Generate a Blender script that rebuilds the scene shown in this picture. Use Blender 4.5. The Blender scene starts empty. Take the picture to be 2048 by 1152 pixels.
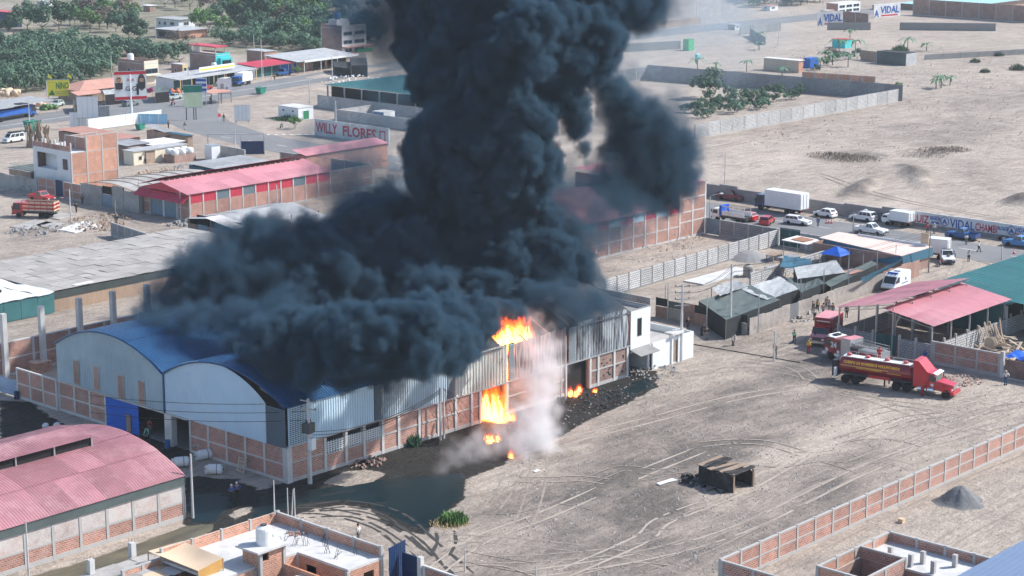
import bpy, math, random
import numpy as np
from mathutils import Vector, Matrix
PI = math.pi
random.seed(11)
rng = np.random.default_rng(4)
sc = bpy.context.scene
COL = sc.collection
# ---- camera, sky, sun, exposure
F, HY, CH, YAW = 3900.0, -310.0, 62.0, math.radians(42)     # focal length and horizon in pixels, height in metres, heading
PIT = math.atan((576 - HY) / F)
cam = bpy.data.objects.new('camera', bpy.data.cameras.new('camera'))
COL.objects.link(cam)
cam.location = (0, 0, CH)
cam.rotation_euler = (PI / 2 - PIT, 0, YAW - PI / 2)
cam.data.sensor_width = 36
cam.data.lens = 36 * F / 2048
cam.data.clip_start, cam.data.clip_end = 1, 9000
sc.camera = cam
SA, SE = math.radians(-34), math.radians(42)
SUND = Vector((math.cos(SA) * math.cos(SE), math.sin(SA) * math.cos(SE), math.sin(SE)))
world = bpy.data.worlds.new('World')
sc.world = world
world.use_nodes = True
wn = world.node_tree
sky = wn.nodes.new('ShaderNodeTexSky')
sky.sky_type = 'NISHITA'
sky.sun_disc = False
sky.sun_elevation = SE
sky.sun_rotation = PI / 2 - SA
sky.air_density, sky.dust_density, sky.ozone_density = 1.0, 1.0, 1.5
wn.links.new(sky.outputs[0], wn.nodes['Background'].inputs[0])
wn.nodes['Background'].inputs[1].default_value = 0.15
sl = bpy.data.lights.new('sun', 'SUN')
sl.energy, sl.angle, sl.color = 4.6, math.radians(0.7), (1, 0.955, 0.895)
so = bpy.data.objects.new('sun', sl)
COL.objects.link(so)
so.rotation_euler = SUND.to_track_quat('Z', 'Y').to_euler()
vs = sc.view_settings
vs.view_transform, vs.look, vs.exposure, vs.gamma = 'Standard', 'None', 0.48, 1.0
vs.use_curve_mapping = False
cy = sc.cycles
cy.use_denoising = True
cy.max_bounces, cy.diffuse_bounces, cy.glossy_bounces, cy.transmission_bounces, cy.volume_bounces = 6, 3, 2, 2, 2
cy.volume_step_rate = 2.3
cy.use_adaptive_sampling, cy.adaptive_threshold = True, 0.03
cy.sample_clamp_indirect = 6
# ---- measuring on the ground
_cp, _sp = math.cos(PIT), math.sin(PIT)
FWD = Vector((math.cos(YAW) * _cp, math.sin(YAW) * _cp, -_sp))
RGT = Vector((math.sin(YAW), -math.cos(YAW), 0))
UPV = RGT.cross(FWD)
EYE = Vector((0, 0, CH))
def ray(px, py): return FWD * F + RGT * (px - 1024) + UPV * (576 - py)
def P(px, py, z=0.0):
 d = ray(px, py)
 return EYE + d * ((z - CH) / d.z)
def _solve(p, e, axis, a):
 q = Vector(p) - EYE
 return (a * q.dot(FWD) - q.dot(axis)) / (Vector(e).dot(axis) - a * Vector(e).dot(FWD))
def LX(p, px): return _solve(p, (1, 0, 0), RGT, (px - 1024) / F)
def LY(p, px): return _solve(p, (0, 1, 0), RGT, (px - 1024) / F)
def HT(p, py): return _solve(p, (0, 0, 1), UPV, (576 - py) / F)
# ---- mesh building
class MB:
 def __init__(s): s.v, s.f = [], []
 def add(s, v, f):
  b = len(s.v)
  s.v += [tuple(x) for x in v]
  s.f += [tuple(i + b for i in q) for q in f]
  return s
 def box(s, x0, y0, z0, x1, y1, z1):
  return s.add([(x0, y0, z0), (x1, y0, z0), (x1, y1, z0), (x0, y1, z0), (x0, y0, z1), (x1, y0, z1), (x1, y1, z1), (x0, y1, z1)],
                     [(0, 3, 2, 1), (4, 5, 6, 7), (0, 1, 5, 4), (1, 2, 6, 5), (2, 3, 7, 6), (3, 0, 4, 7)])
 def cbox(s, c, d): return s.box(c[0] - d[0] / 2, c[1] - d[1] / 2, c[2] - d[2] / 2, c[0] + d[0] / 2, c[1] + d[1] / 2, c[2] + d[2] / 2)
 def hexa(s, b, t): return s.add(list(b) + list(t), [(0, 3, 2, 1), (4, 5, 6, 7), (0, 1, 5, 4), (1, 2, 6, 5), (2, 3, 7, 6), (3, 0, 4, 7)])
 def quad(s, *p): return s.add(p, [tuple(range(len(p)))])
 def slab(s, pts, th):            # a polygon given a thickness downwards
  n = len(pts)
  lo = [(p[0], p[1], p[2] - th) for p in pts]
  return s.add(list(pts) + lo, [tuple(range(n)), tuple(range(2 * n - 1, n - 1, -1))] + [(i, i + n, (i + 1) % n + n, (i + 1) % n) for i in range(n)])
 def prism_y(s, prof, y0, y1):    # an (x, z) outline pulled along y
  n = len(prof)
  return s.add([(x, y0, z) for x, z in prof] + [(x, y1, z) for x, z in prof],
                     [tuple(range(n)), tuple(range(2 * n - 1, n - 1, -1))] + [(i, i + n, (i + 1) % n + n, (i + 1) % n) for i in range(n)])
 def prism_x(s, prof, x0, x1):
  n = len(prof)
  return s.add([(x0, y, z) for y, z in prof] + [(x1, y, z) for y, z in prof],
                     [tuple(range(n - 1, -1, -1)), tuple(range(n, 2 * n))] + [(i, (i + 1) % n, (i + 1) % n + n, i + n) for i in range(n)])
 def tube(s, pts, r, n=6, r1=None):
  pts = [Vector(p) for p in pts]
  k = len(pts)
  vs_ = []
  for i, p in enumerate(pts):
   d = (pts[min(i + 1, k - 1)] - pts[max(i - 1, 0)]).normalized()
   a = d.orthogonal().normalized() if abs(d.z) < .99 else Vector((1, 0, 0))
   if abs(d.z) >= .99: a = (a - d * a.dot(d)).normalized()
   b = d.cross(a)
   rr = r if r1 is None else r + (r1 - r) * i / (k - 1)
   vs_ += [p + (a * math.cos(2 * PI * j / n) + b * math.sin(2 * PI * j / n)) * rr for j in range(n)]
  f = [(i * n + j, i * n + (j + 1) % n, (i + 1) * n + (j + 1) % n, (i + 1) * n + j) for i in range(k - 1) for j in range(n)]
  return s.add(vs_, f + [tuple(range(n - 1, -1, -1)), tuple(range((k - 1) * n, k * n))])
 def lathe(s, prof, n=12, c=(0, 0, 0), ax='z'):
  v = []
  for r, h in prof:
   for j in range(n):
    a, b = r * math.cos(2 * PI * j / n), r * math.sin(2 * PI * j / n)
    v.append((c[0] + a, c[1] + b, c[2] + h) if ax == 'z' else (c[0] + a, c[1] + h, c[2] - b) if ax == 'y' else (c[0] + h, c[1] + a, c[2] + b))
  k = len(prof)
  f = [(i * n + j, i * n + (j + 1) % n, (i + 1) * n + (j + 1) % n, (i + 1) * n + j) for i in range(k - 1) for j in range(n)]
  return s.add(v, f + [tuple(range(n - 1, -1, -1)), tuple(range((k - 1) * n, k * n))])
 def ribs(s, o, u, v, w, pitch=.3, amp=.03, nv=1, lo=None, hi=None, sag=0):
  """A ribbed sheet: starts at o, pitched along u, ribs run along v, ribs stand out along the unit vector w."""
  o, u, v, w = Vector(o), Vector(u), Vector(v), Vector(w)
  n = max(2, int(round(u.length / pitch))) * 4
  n = min(n, 1600)
  A = []
  for i in range(n + 1):
   t = i / n
   h = amp * (0, 1, 1, 0)[i % 4]
   l = lo(t) if lo else 0.0
   m = hi(t) if hi else 1.0
   for j in range(nv + 1):
    q = l + (m - l) * j / nv
    A.append(o + u * t + v * q + w * (h - sag * 4 * q * (1 - q)))
  k = nv + 1
  return s.add(A, [(i * k + j, (i + 1) * k + j, (i + 1) * k + j + 1, i * k + j + 1) for i in range(n) for j in range(nv)])
 def wall_holes(s, L, h, th, holes):
  """An upright slab along x from 0 to L with rectangular holes (x0, z0, x1, z1)."""
  xs = sorted({0, L, *[q for a in holes for q in (a[0], a[2])]})
  zs = sorted({0, h, *[q for a in holes for q in (a[1], a[3])]})
  xs = [x for x in xs if 0 <= x <= L]
  zs = [z for z in zs if 0 <= z <= h]
  solid = lambda i, j: 0 <= i < len(xs) - 1 and 0 <= j < len(zs) - 1 and not any(a[0] < (xs[i] + xs[i + 1]) / 2 < a[2] and a[1] < (zs[j] + zs[j + 1]) / 2 < a[3] for a in holes)
  for i in range(len(xs) - 1):
   for j in range(len(zs) - 1):
    if not solid(i, j): continue
    a, b, c, d = xs[i], xs[i + 1], zs[j], zs[j + 1]
    y0, y1 = -th / 2, th / 2
    s.quad((a, y0, c), (b, y0, c), (b, y0, d), (a, y0, d))
    s.quad((b, y1, c), (a, y1, c), (a, y1, d), (b, y1, d))
    if not solid(i - 1, j): s.quad((a, y1, c), (a, y0, c), (a, y0, d), (a, y1, d))
    if not solid(i + 1, j): s.quad((b, y0, c), (b, y1, c), (b, y1, d), (b, y0, d))
    if not solid(i, j + 1): s.quad((a, y0, d), (b, y0, d), (b, y1, d), (a, y1, d))
    if not solid(i, j - 1): s.quad((a, y1, c), (b, y1, c), (b, y0, c), (a, y0, c))
  return s
def link(o, parent=None, loc=None, rz=None):
 COL.objects.link(o)
 if parent is not None: o.parent = parent
 if loc is not None: o.location = loc
 if rz is not None: o.rotation_euler = (0, 0, rz)
 return o
def part(name, mb, mat, parent=None, loc=(0, 0, 0), rz=0.0, smooth=False, label=None, rot=None):
 me = bpy.data.meshes.new(name)
 me.from_pydata(mb.v, [], mb.f)
 if mat: me.materials.append(mat)
 if smooth: me.polygons.foreach_set('use_smooth', [True] * len(me.polygons))
 o = link(bpy.data.objects.new(name, me), parent, loc, rz)
 if rot: o.rotation_euler = rot
 if label: o['label'] = label
 return o
def again(o, parent=None, loc=None, rz=None, mat=None):
 c = o.copy()
 link(c, parent, loc, rz)
 if mat is not None:
  c.material_slots[0].link = 'OBJECT'
  c.material_slots[0].material = mat
 return c
def tag(o, label, cat, group=None, kind=None):
 if label: o['label'] = label
 if cat: o['category'] = cat
 if group: o['group'] = group
 if kind: o['kind'] = kind
 return o
def thing(name, label, cat, loc=(0, 0, 0), rz=0.0, group=None):
 o = link(bpy.data.objects.new(name, None), None, loc, rz)
 o.empty_display_size = .2
 return tag(o, label, cat, group)
_kids = {}
def copy_tree(o, parent=None):
 c = o.copy()
 link(c, parent)
 if parent is not None: c.matrix_parent_inverse = o.matrix_parent_inverse.copy()
 for k in list(o.children): copy_tree(k, c)
 return c
def setmat(o, mat):
 o.material_slots[0].link = 'OBJECT'
 o.material_slots[0].material = mat
# ---- materials
def nd(nt, typ, ins=None, **props):
 n = nt.nodes.new(typ)
 for k, v in props.items(): setattr(n, k, v)
 for k, v in (ins or {}).items():
  s = n.inputs[k]
  if isinstance(v, bpy.types.NodeSocket): nt.links.new(v, s)
  else: s.default_value = v
 return n
def mth(nt, op, a, b=0.0, c=0.0, clamp=False): return nd(nt, 'ShaderNodeMath', {0: a, 1: b, 2: c}, operation=op, use_clamp=clamp).outputs[0]
def mixc(nt, f, a, b, blend='MIX'):
 n = nd(nt, 'ShaderNodeMix', data_type='RGBA', blend_type=blend)
 for i, v in ((0, f), (6, a), (7, b)):
  if isinstance(v, bpy.types.NodeSocket): nt.links.new(v, n.inputs[i])
  else: n.inputs[i].default_value = v if i == 0 else (*v[:3], 1)
 return n.outputs[2]
def noise(nt, vec, scale, detail=4, rough=.55): return nd(nt, 'ShaderNodeTexNoise', {'Vector': vec, 'Scale': scale, 'Detail': detail, 'Roughness': rough}).outputs[0]
def rng_(nt, x, a, b, c=0.0, d=1.0, smooth=False):
 n = nd(nt, 'ShaderNodeMapRange', {0: x, 1: a, 2: b, 3: c, 4: d})
 if smooth: n.interpolation_type = 'SMOOTHSTEP'
 return n.outputs[0]
def newmat(name):
 m = bpy.data.materials.new(name)
 m.use_nodes = True
 nt = m.node_tree
 return m, nt, nt.nodes['Principled BSDF'], nt.nodes.new('ShaderNodeTexCoord')
def M(name, c, rough=.85, var=.18, sc_=.5, metal=0.0, rnd=0.0, stain=None, bump=0.0, bsc=6.0, spec=.3, stretch=None):
 m, nt, b, tc = newmat(name)
 oi = nd(nt, 'ShaderNodeObjectInfo')
 vec = nd(nt, 'ShaderNodeVectorMath', {0: tc.outputs['Object'], 1: nd(nt, 'ShaderNodeVectorMath', {0: oi.outputs['Location'], 1: (.37, .37, .37)}, operation='MULTIPLY').outputs[0]}, operation='ADD').outputs[0]
 if stretch: vec2 = nd(nt, 'ShaderNodeVectorMath', {0: vec, 1: stretch}, operation='MULTIPLY').outputs[0]
 else: vec2 = vec
 f = rng_(nt, noise(nt, vec2, sc_, 6, .65), .25, .75, 1 - var, 1 + var)
 if rnd: f = mth(nt, 'MULTIPLY', f, rng_(nt, oi.outputs['Random'], 0, 1, 1 - rnd, 1 + rnd))
 col = nd(nt, 'ShaderNodeVectorMath', {0: c, 'Scale': f}, operation='SCALE').outputs[0]
 if stain:
  sf = rng_(nt, noise(nt, vec2, stain[2], 5, .7), stain[3] if len(stain) > 3 else .5, (stain[3] if len(stain) > 3 else .5) + .2, 0, stain[1])
  col = mixc(nt, sf, col, stain[0])
 nt.links.new(col, b.inputs['Base Color'])
 b.inputs['Roughness'].default_value = rough
 b.inputs['Metallic'].default_value = metal
 b.inputs['Specular IOR Level'].default_value = spec
 if bump:
  bn = nd(nt, 'ShaderNodeBump', {'Strength': bump, 'Distance': .05, 'Height': noise(nt, vec, bsc, 5, .6)})
  nt.links.new(bn.outputs[0], b.inputs['Normal'])
 return m
def BR(name, c1, c2, mo, bw=.36, bh=.19, ms=.03, var=.22, stain=None, rnd=.13, rough=.9, bumps=.6):
 m, nt, b, tc = newmat(name)
 oi = nd(nt, 'ShaderNodeObjectInfo')
 p = nd(nt, 'ShaderNodeSeparateXYZ', {0: tc.outputs['Object']})
 n = nd(nt, 'ShaderNodeSeparateXYZ', {0: tc.outputs['Normal']})
 k = mth(nt, 'GREATER_THAN', mth(nt, 'ABSOLUTE', n.outputs[0]), mth(nt, 'ABSOLUTE', n.outputs[1]))
 u = mth(nt, 'ADD', mth(nt, 'MULTIPLY', p.outputs[1], k), mth(nt, 'MULTIPLY', p.outputs[0], mth(nt, 'SUBTRACT', 1.0, k)))
 vec = nd(nt, 'ShaderNodeCombineXYZ', {0: u, 1: p.outputs[2]}).outputs[0]
 bt = nd(nt, 'ShaderNodeTexBrick', {'Vector': vec, 'Color1': (*c1, 1), 'Color2': (*c2, 1), 'Mortar': (*mo, 1), 'Scale': 1.0, 'Mortar Size': ms, 'Mortar Smooth': .2, 'Brick Width': bw, 'Row Height': bh})
 w = nd(nt, 'ShaderNodeVectorMath', {0: tc.outputs['Object'], 1: oi.outputs['Location']}, operation='ADD').outputs[0]
 f = mth(nt, 'MULTIPLY', rng_(nt, noise(nt, w, .9, 6, .7), .25, .75, 1 - var, 1 + var), rng_(nt, oi.outputs['Random'], 0, 1, 1 - rnd, 1 + rnd))
 col = nd(nt, 'ShaderNodeVectorMath', {0: bt.outputs[0], 'Scale': f}, operation='SCALE').outputs[0]
 if stain:
  sf = rng_(nt, noise(nt, w, stain[2], 5, .7), stain[3], stain[3] + .2, 0, stain[1])
  col = mixc(nt, sf, col, stain[0])
 nt.links.new(col, b.inputs['Base Color'])
 b.inputs['Roughness'].default_value = rough
 b.inputs['Specular IOR Level'].default_value = .2
 bn = nd(nt, 'ShaderNodeBump', {'Strength': bumps, 'Distance': .02, 'Height': mth(nt, 'SUBTRACT', 1.0, bt.outputs[1])})
 nt.links.new(bn.outputs[0], b.inputs['Normal'])
 return m
def EM(name, c, s):
 m, nt, b, tc = newmat(name)
 b.inputs['Base Color'].default_value = (0, 0, 0, 1)
 b.inputs['Emission Color'].default_value = (*c, 1)
 b.inputs['Emission Strength'].default_value = s
 return m
brick = BR('brick', (.47, .20, .14), (.27, .11, .08), (.46, .39, .35), stain=((.42, .36, .33), .5, .5, .55))
brick_pale = BR('washed brick', (.44, .31, .27), (.52, .43, .40), (.52, .48, .46), stain=((.58, .55, .53), .8, .6, .38))
brick_orange = BR('new brick', (.60, .26, .15), (.40, .16, .10), (.50, .40, .34))
brick_dull = BR('dull brick', (.36, .20, .16), (.29, .155, .125), (.33, .28, .25), stain=((.4, .36, .33), .6, .4, .5))
brick_burnt = BR('scorched brick', (.34, .2, .16), (.25, .14, .11), (.3, .27, .25), stain=((.05, .05, .055), .85, .3, .5))
block = BR('concrete block', (.56, .56, .56), (.47, .47, .475), (.17, .17, .175), bw=.55, bh=.31, ms=.045, stain=((.36, .34, .32), .5, .3, .55))
block_grey = BR('grey block', (.35, .355, .37), (.28, .285, .30), (.17, .175, .18), bw=.55, bh=.31, ms=.045)
conc = M('concrete', (.43, .42, .41), stain=((.3, .29, .28), .6, .5), bump=.25)
conc_lt = M('pale concrete', (.54, .54, .535), stain=((.36, .35, .33), .7, .35, .52), bump=.2)
conc_dk = M('dark concrete', (.25, .25, .25), stain=((.14, .14, .14), .6, .5))
plaster = M('rough plaster', (.37, .36, .35), stain=((.25, .235, .22), .8, .35, .45), bump=.2)
white = M('white paint', (.70, .73, .75), var=.06, rough=.6, stain=((.55, .52, .48), .35, .4, .55))
white_w = M('limewashed wall', (.64, .65, .66), var=.12, rough=.85, sc_=.4, stain=((.40, .37, .345), .65, .5, .5))
cream = M('cream paint', (.72, .66, .52), var=.08, rough=.7)
yellow = M('ochre paint', (.62, .50, .25), var=.1)
turq = M('turquoise paint', (.05, .50, .52), var=.08, rough=.6)
blue_p = M('blue paint', (.02, .11, .42), var=.1, rough=.5)
gate_blue = M('dark blue gate paint', (.008, .032, .10), var=.12, rough=.5, stain=((.05, .05, .06), .3, .5))
gate_bright = M('bright blue shutter', (.006, .11, .50), var=.15, rough=.45, sc_=.3)
gate_green = M('dark green gate paint', (.02, .085, .09), var=.15, rough=.55)
gate_grey = M('blue grey gate metal', (.16, .24, .31), var=.2, rough=.5, stain=((.35, .33, .3), .4, .6))
steel = M('galvanised steel', (.45, .47, .49), var=.12, rough=.45, metal=.6)
steel_dk = M('dark steel', (.07, .075, .08), var=.15, rough=.5)
black = M('black', (.012, .012, .013), rough=.7, var=.1)
dark_in = M('dark interior', (.02, .02, .022), rough=.9)  # flat near-black standing in for the shade inside rooms and openings
siding = M('pale blue siding', (.47, .63, .76), var=.12, rough=.45, sc_=.12, rnd=.04, stain=((.62, .72, .78), .6, .07, .48))
siding_grey = M('zinc blue siding', (.29, .40, .46), var=.14, rough=.45, sc_=.15, stain=((.45, .56, .63), .7, .08, .46))
siding_pale = M('heat bleached siding', (.47, .49, .45), var=.2, rough=.6, sc_=.3, rnd=.12, stain=((.16, .15, .13), .75, .3, .52))
siding_burnt = M('burnt siding', (.43, .465, .49), var=.28, rough=.7, sc_=.4, stain=((.035, .04, .05), .95, .3, .40), stretch=(1, 1, .35))
siding_sooty = M('sooty siding', (.42, .52, .60), var=.14, rough=.6, sc_=.15, rnd=.05, stain=((.12, .13, .14), .8, .16, .46))
siding_pink = M('rusted siding', (.34, .275, .26), var=.28, rough=.7, sc_=.4, stain=((.10, .075, .07), .9, .3, .46), stretch=(1, 1, .3))
louver_m = M('louver metal', (.13, .17, .20), var=.1, rough=.5)
roof_blue = M('blue roof sheet', (.02, .075, .175), var=.22, rough=.35, sc_=.2, rnd=.05, metal=.1)
roof_blue2 = M('light blue roof sheet', (.25, .33, .47), var=.08, rough=.4, sc_=.2)
roof_pink = M('faded red roof sheet', (.335, .155, .18), var=.2, rough=.6, sc_=.35, rnd=.2, stain=((.56, .34, .35), .55, .2, .5))
roof_red = M('red roof sheet', (.52, .05, .085), var=.12, rough=.5, sc_=.3, rnd=.06)
roof_rose = M('sun faded rose roof sheet', (.53, .225, .26), var=.18, rough=.55, sc_=.25, rnd=.15, stain=((.62, .38, .38), .5, .15, .5))
roof_terra = M('terracotta coloured roof', (.46, .25, .20), var=.15, rough=.8, sc_=.4, rnd=.06)
roof_teal = M('teal roof sheet', (.025, .135, .14), var=.15, rough=.5, sc_=.3, rnd=.08)
roof_zinc = M('weathered zinc roof', (.36, .37, .38), var=.2, rough=.55, sc_=.5, rnd=.15, stain=((.22, .2, .19), .6, .4))
roof_white = M('white roof sheet', (.70, .68, .66), var=.12, rough=.6, sc_=.4, stain=((.5, .45, .4), .5, .4))
roof_salmon = M('pale salmon roof', (.68, .52, .46), var=.10, rough=.7, sc_=.3, stain=((.7, .62, .56), .6, .2))
mat_grey = M('weathered reed mat', (.33, .315, .30), var=.22, rough=.95, sc_=1.2, rnd=.16, stretch=(1, 4, 1))
mat_tan = M('reed mat', (.37, .27, .20), var=.2, rough=.95, sc_=1.5, rnd=.12, stretch=(4, 4, .6))
mat_brown = M('brown reed mat', (.26, .18, .15), var=.25, rough=.95, sc_=1.5, rnd=.15, stretch=(4, 4, .6))
net_green = M('green shade net', (.02, .21, .15), var=.15, rough=.8, sc_=.5)
net_teal = M('teal shade net', (.045, .15, .16), var=.2, rough=.85, sc_=.4, rnd=.1)
net_grey = M('grey shade net', (.09, .115, .115), var=.2, rough=.9, sc_=.4, rnd=.1)
net_black = M('black shade net', (.025, .03, .033), var=.3, rough=.85, sc_=.4)
net_blue = M('blue shade net', (.035, .12, .18), var=.2, rough=.8, sc_=.5)
tarp_white = M('white tarpaulin', (.66, .67, .68), var=.1, rough=.6, sc_=.5)
tarp_grey = M('grey tarpaulin', (.33, .35, .36), var=.22, rough=.8, sc_=.6, rnd=.15)
tarp_blue = M('blue tarpaulin', (.01, .10, .52), var=.12, rough=.5)
tarp_tan = M('tan tarpaulin', (.62, .47, .33), var=.08, rough=.8, sc_=.4)
tarp_orange = M('orange woven cloth', (.52, .29, .09), var=.15, rough=.8, sc_=1.2)
wood = M('weathered wood', (.33, .25, .19), var=.25, rough=.9, sc_=1.0, rnd=.2)
wood_pale = M('pale planks', (.50, .42, .33), var=.2, rough=.9, rnd=.2)
wood_burnt = M('charred wood', (.035, .033, .034), var=.4, rough=.95, sc_=1.0, stain=((.13, .13, .14), .7, .6, .5))
asphalt = M('asphalt', (.175, .18, .187), var=.12, rough=.85, sc_=.05, stain=((.25, .24, .23), .6, .12, .5), bump=.2)
paint_w = M('road paint', (.62, .62, .6), var=.2, rough=.8)
glass = M('dark glass', (.02, .03, .04), rough=.12, var=.1, spec=.7)
rubber = M('tyre rubber', (.016, .016, .017), rough=.85, var=.1)
rim_m = M('wheel rim', (.45, .46, .47), rough=.4, metal=.6, var=.1)
chrome = M('bright metal', (.62, .63, .64), rough=.25, metal=.9, var=.05)
plastic_w = M('white plastic', (.72, .74, .75), rough=.5, var=.08)
plastic_b = M('blue plastic', (.03, .12, .30), rough=.5, var=.1)
lens_w = M('headlight lens', (.7, .72, .72), rough=.15, var=.03)
lens_r = M('tail light lens', (.4, .02, .02), rough=.2, var=.03)
def paint(name, c, rough=.3):
 m = M(name, c, rough=rough, var=.05, spec=.5)
 m.node_tree.nodes['Principled BSDF'].inputs['Coat Weight'].default_value = .4
 return m
car_white, car_red, car_maroon = paint('white car paint', (.74, .76, .78)), paint('red car paint', (.42, .02, .03)), paint('maroon car paint', (.16, .015, .03))
car_blue, car_navy, car_grey = paint('blue car paint', (.02, .10, .30)), paint('deep blue car paint', (.012, .04, .14)), paint('grey green car paint', (.16, .20, .20))
fire_red, fire_dark = paint('fire engine red', (.50, .008, .022)), paint('dark fire engine red', (.22, .006, .016))
car_silver, car_lightblue = paint('silver green car paint', (.40, .47, .45)), paint('light blue car paint', (.06, .22, .48))
skin = M('skin', (.36, .20, .13), var=.05, rough=.6)
hair_m = M('black hair', (.015, .012, .011), var=.1)
leaf_olive = M('olive leaves', (.085, .16, .10), var=.45, sc_=.9, rough=.7, rnd=.3)
leaf_dark = M('dark green leaves', (.045, .105, .06), var=.45, sc_=.9, rough=.7, rnd=.25)
leaf_green = M('fresh green leaves', (.09, .19, .055), var=.4, sc_=.9, rough=.65, rnd=.25)
leaf_brown = M('dry brown leaves', (.15, .12, .095), var=.4, sc_=.9, rough=.8, rnd=.2)
leaf_palm = M('banana leaves', (.08, .20, .10), var=.35, sc_=.9, rough=.6)
bark = M('bark', (.13, .10, .08), var=.3, rough=.95)
ink_red = M('red sign paint', (.50, .025, .045), rough=.7, var=.08)
ink_blue = M('blue sign paint', (.02, .09, .36), rough=.7, var=.08)
ink_yellow = M('yellow lettering', (.75, .48, .06), rough=.6, var=.05)
ink_green = M('green sign paint', (.02, .20, .08), rough=.7, var=.08)
sign_yellow = M('yellow sign board', (.80, .72, .06), rough=.6, var=.06)
ink_dark = M('dark sign print', (.03, .03, .04), rough=.7, var=.05)
# ---- ground
def vnoise(x, y, seed=0):
 r = np.random.default_rng(seed).random((256, 256)).astype(np.float32)
 xi, yi = np.floor(x).astype(int), np.floor(y).astype(int)
 fx, fy = x - xi, y - yi
 fx, fy = fx * fx * (3 - 2 * fx), fy * fy * (3 - 2 * fy)
 g = lambda a, b: r[a % 256, b % 256]
 return (g(xi, yi) * (1 - fx) + g(xi + 1, yi) * fx) * (1 - fy) + (g(xi, yi + 1) * (1 - fx) + g(xi + 1, yi + 1) * fx) * fy
def fbm(x, y, seed=0, o=4): return sum(vnoise(x * 2 ** k + 17 * k, y * 2 ** k + 5 * k, seed + k) * .5 ** k for k in range(o)) / (2 - .5 ** (o - 1))
def axis(lo, hi, segs, far):
 a = []
 for s0, s1, st in segs: a += list(np.arange(s0, s1, st))
 st, q = segs[-1][2], segs[-1][1]
 while q < hi: a.append(q); st *= 1.35; q += st
 st, q = segs[0][2], segs[0][0] - segs[0][2]
 b = []
 while q > lo: b.append(q); st *= 1.35; q -= st
 return np.array(sorted(a + b + [lo, hi]))
gx = axis(-600, 2600, [(82, 262, .6), (262, 560, 1.6)], 0)
gy = axis(-600, 2600, [(76, 262, .6), (262, 460, 1.6)], 0)
GX, GY = np.meshgrid(gx, gy)
def sdist(poly):
 """Signed distance to a closed outline on the ground (positive inside), over the whole ground grid."""
 pts = [(p[0], p[1]) for p in poly]
 ins = np.zeros(GX.shape, bool)
 d = np.full(GX.shape, 1e9)
 for (x0, y0), (x1, y1) in zip(pts, pts[1:] + pts[:1]):
  c = ((y0 > GY) != (y1 > GY)) & (GX < (x1 - x0) * (GY - y0) / ((y1 - y0) or 1e-9) + x0)
  ins ^= c
  t = np.clip(((GX - x0) * (x1 - x0) + (GY - y0) * (y1 - y0)) / ((x1 - x0) ** 2 + (y1 - y0) ** 2 + 1e-9), 0, 1)
  d = np.minimum(d, np.hypot(GX - x0 - t * (x1 - x0), GY - y0 - t * (y1 - y0)))
 return np.where(ins, d, -d)
def spx(s): return [P(*map(float, q.split(','))) for q in s.split()]
def smooth(x, a, b):
 t = np.clip((x - a) / (b - a), 0, 1)
 return t * t * (3 - 2 * t)
wet = smooth(sdist(spx('366,1046 372,955 470,945 575,965 760,905 905,862 1000,828 1140,780 1262,745 1312,742 1310,775 1260,803 1180,838 1120,872 1060,898 1000,930 930,958 925,1000 885,1030 850,1068 800,1060 770,1045 740,1016 690,1009 640,1014 600,1026 560,1042 470,1064 400,1064')), -.9, .9)
wet *= 1 - smooth(sdist(spx('640,966 690,942 742,938 772,948 752,962 700,974')), -.5, .5)
wet *= 1 - smooth(sdist(spx('452,1030 480,1016 506,1012 500,1026 470,1042')), -.5, .5) * .9
wet *= 1 - .75 * smooth(sdist(spx('385,925 440,890 560,950 575,966 520,985 470,962 405,955')), -.8, .8)
wet = np.maximum(wet, .85 * smooth(sdist(spx('0,800 60,805 120,845 190,868 120,890 0,890')), -1, 1))
wet = np.maximum(wet, .7 * smooth(sdist(spx('215,860 330,830 385,850 390,905 350,930 300,900')), -1, 1))
pool = smooth(sdist(spx('372,985 440,985 470,1005 430,1040 385,1046')), -.6, .6)
pool = np.maximum(pool, smooth(sdist(spx('520,985 640,975 800,955 930,945 935,985 890,1030 850,1066 790,1036 735,1010 690,1000 600,1012 500,1040')), -.8, .8))
pool = np.maximum(pool, smooth(sdist(spx('1150,812 1240,778 1300,752 1306,772 1240,800')), -.6, .4))
mud = smooth(sdist(spx('40,1160 180,1118 300,1078 372,1052 430,1046 425,1062 380,1078 330,1092 260,1130 180,1165')), -.5, .6)
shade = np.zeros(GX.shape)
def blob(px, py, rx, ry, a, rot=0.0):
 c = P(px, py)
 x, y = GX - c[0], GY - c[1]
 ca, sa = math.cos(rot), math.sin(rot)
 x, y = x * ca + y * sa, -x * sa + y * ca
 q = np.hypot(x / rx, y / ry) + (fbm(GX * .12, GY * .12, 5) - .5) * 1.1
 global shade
 shade += a * (1 - smooth(q, .35, 1.15))
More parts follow.
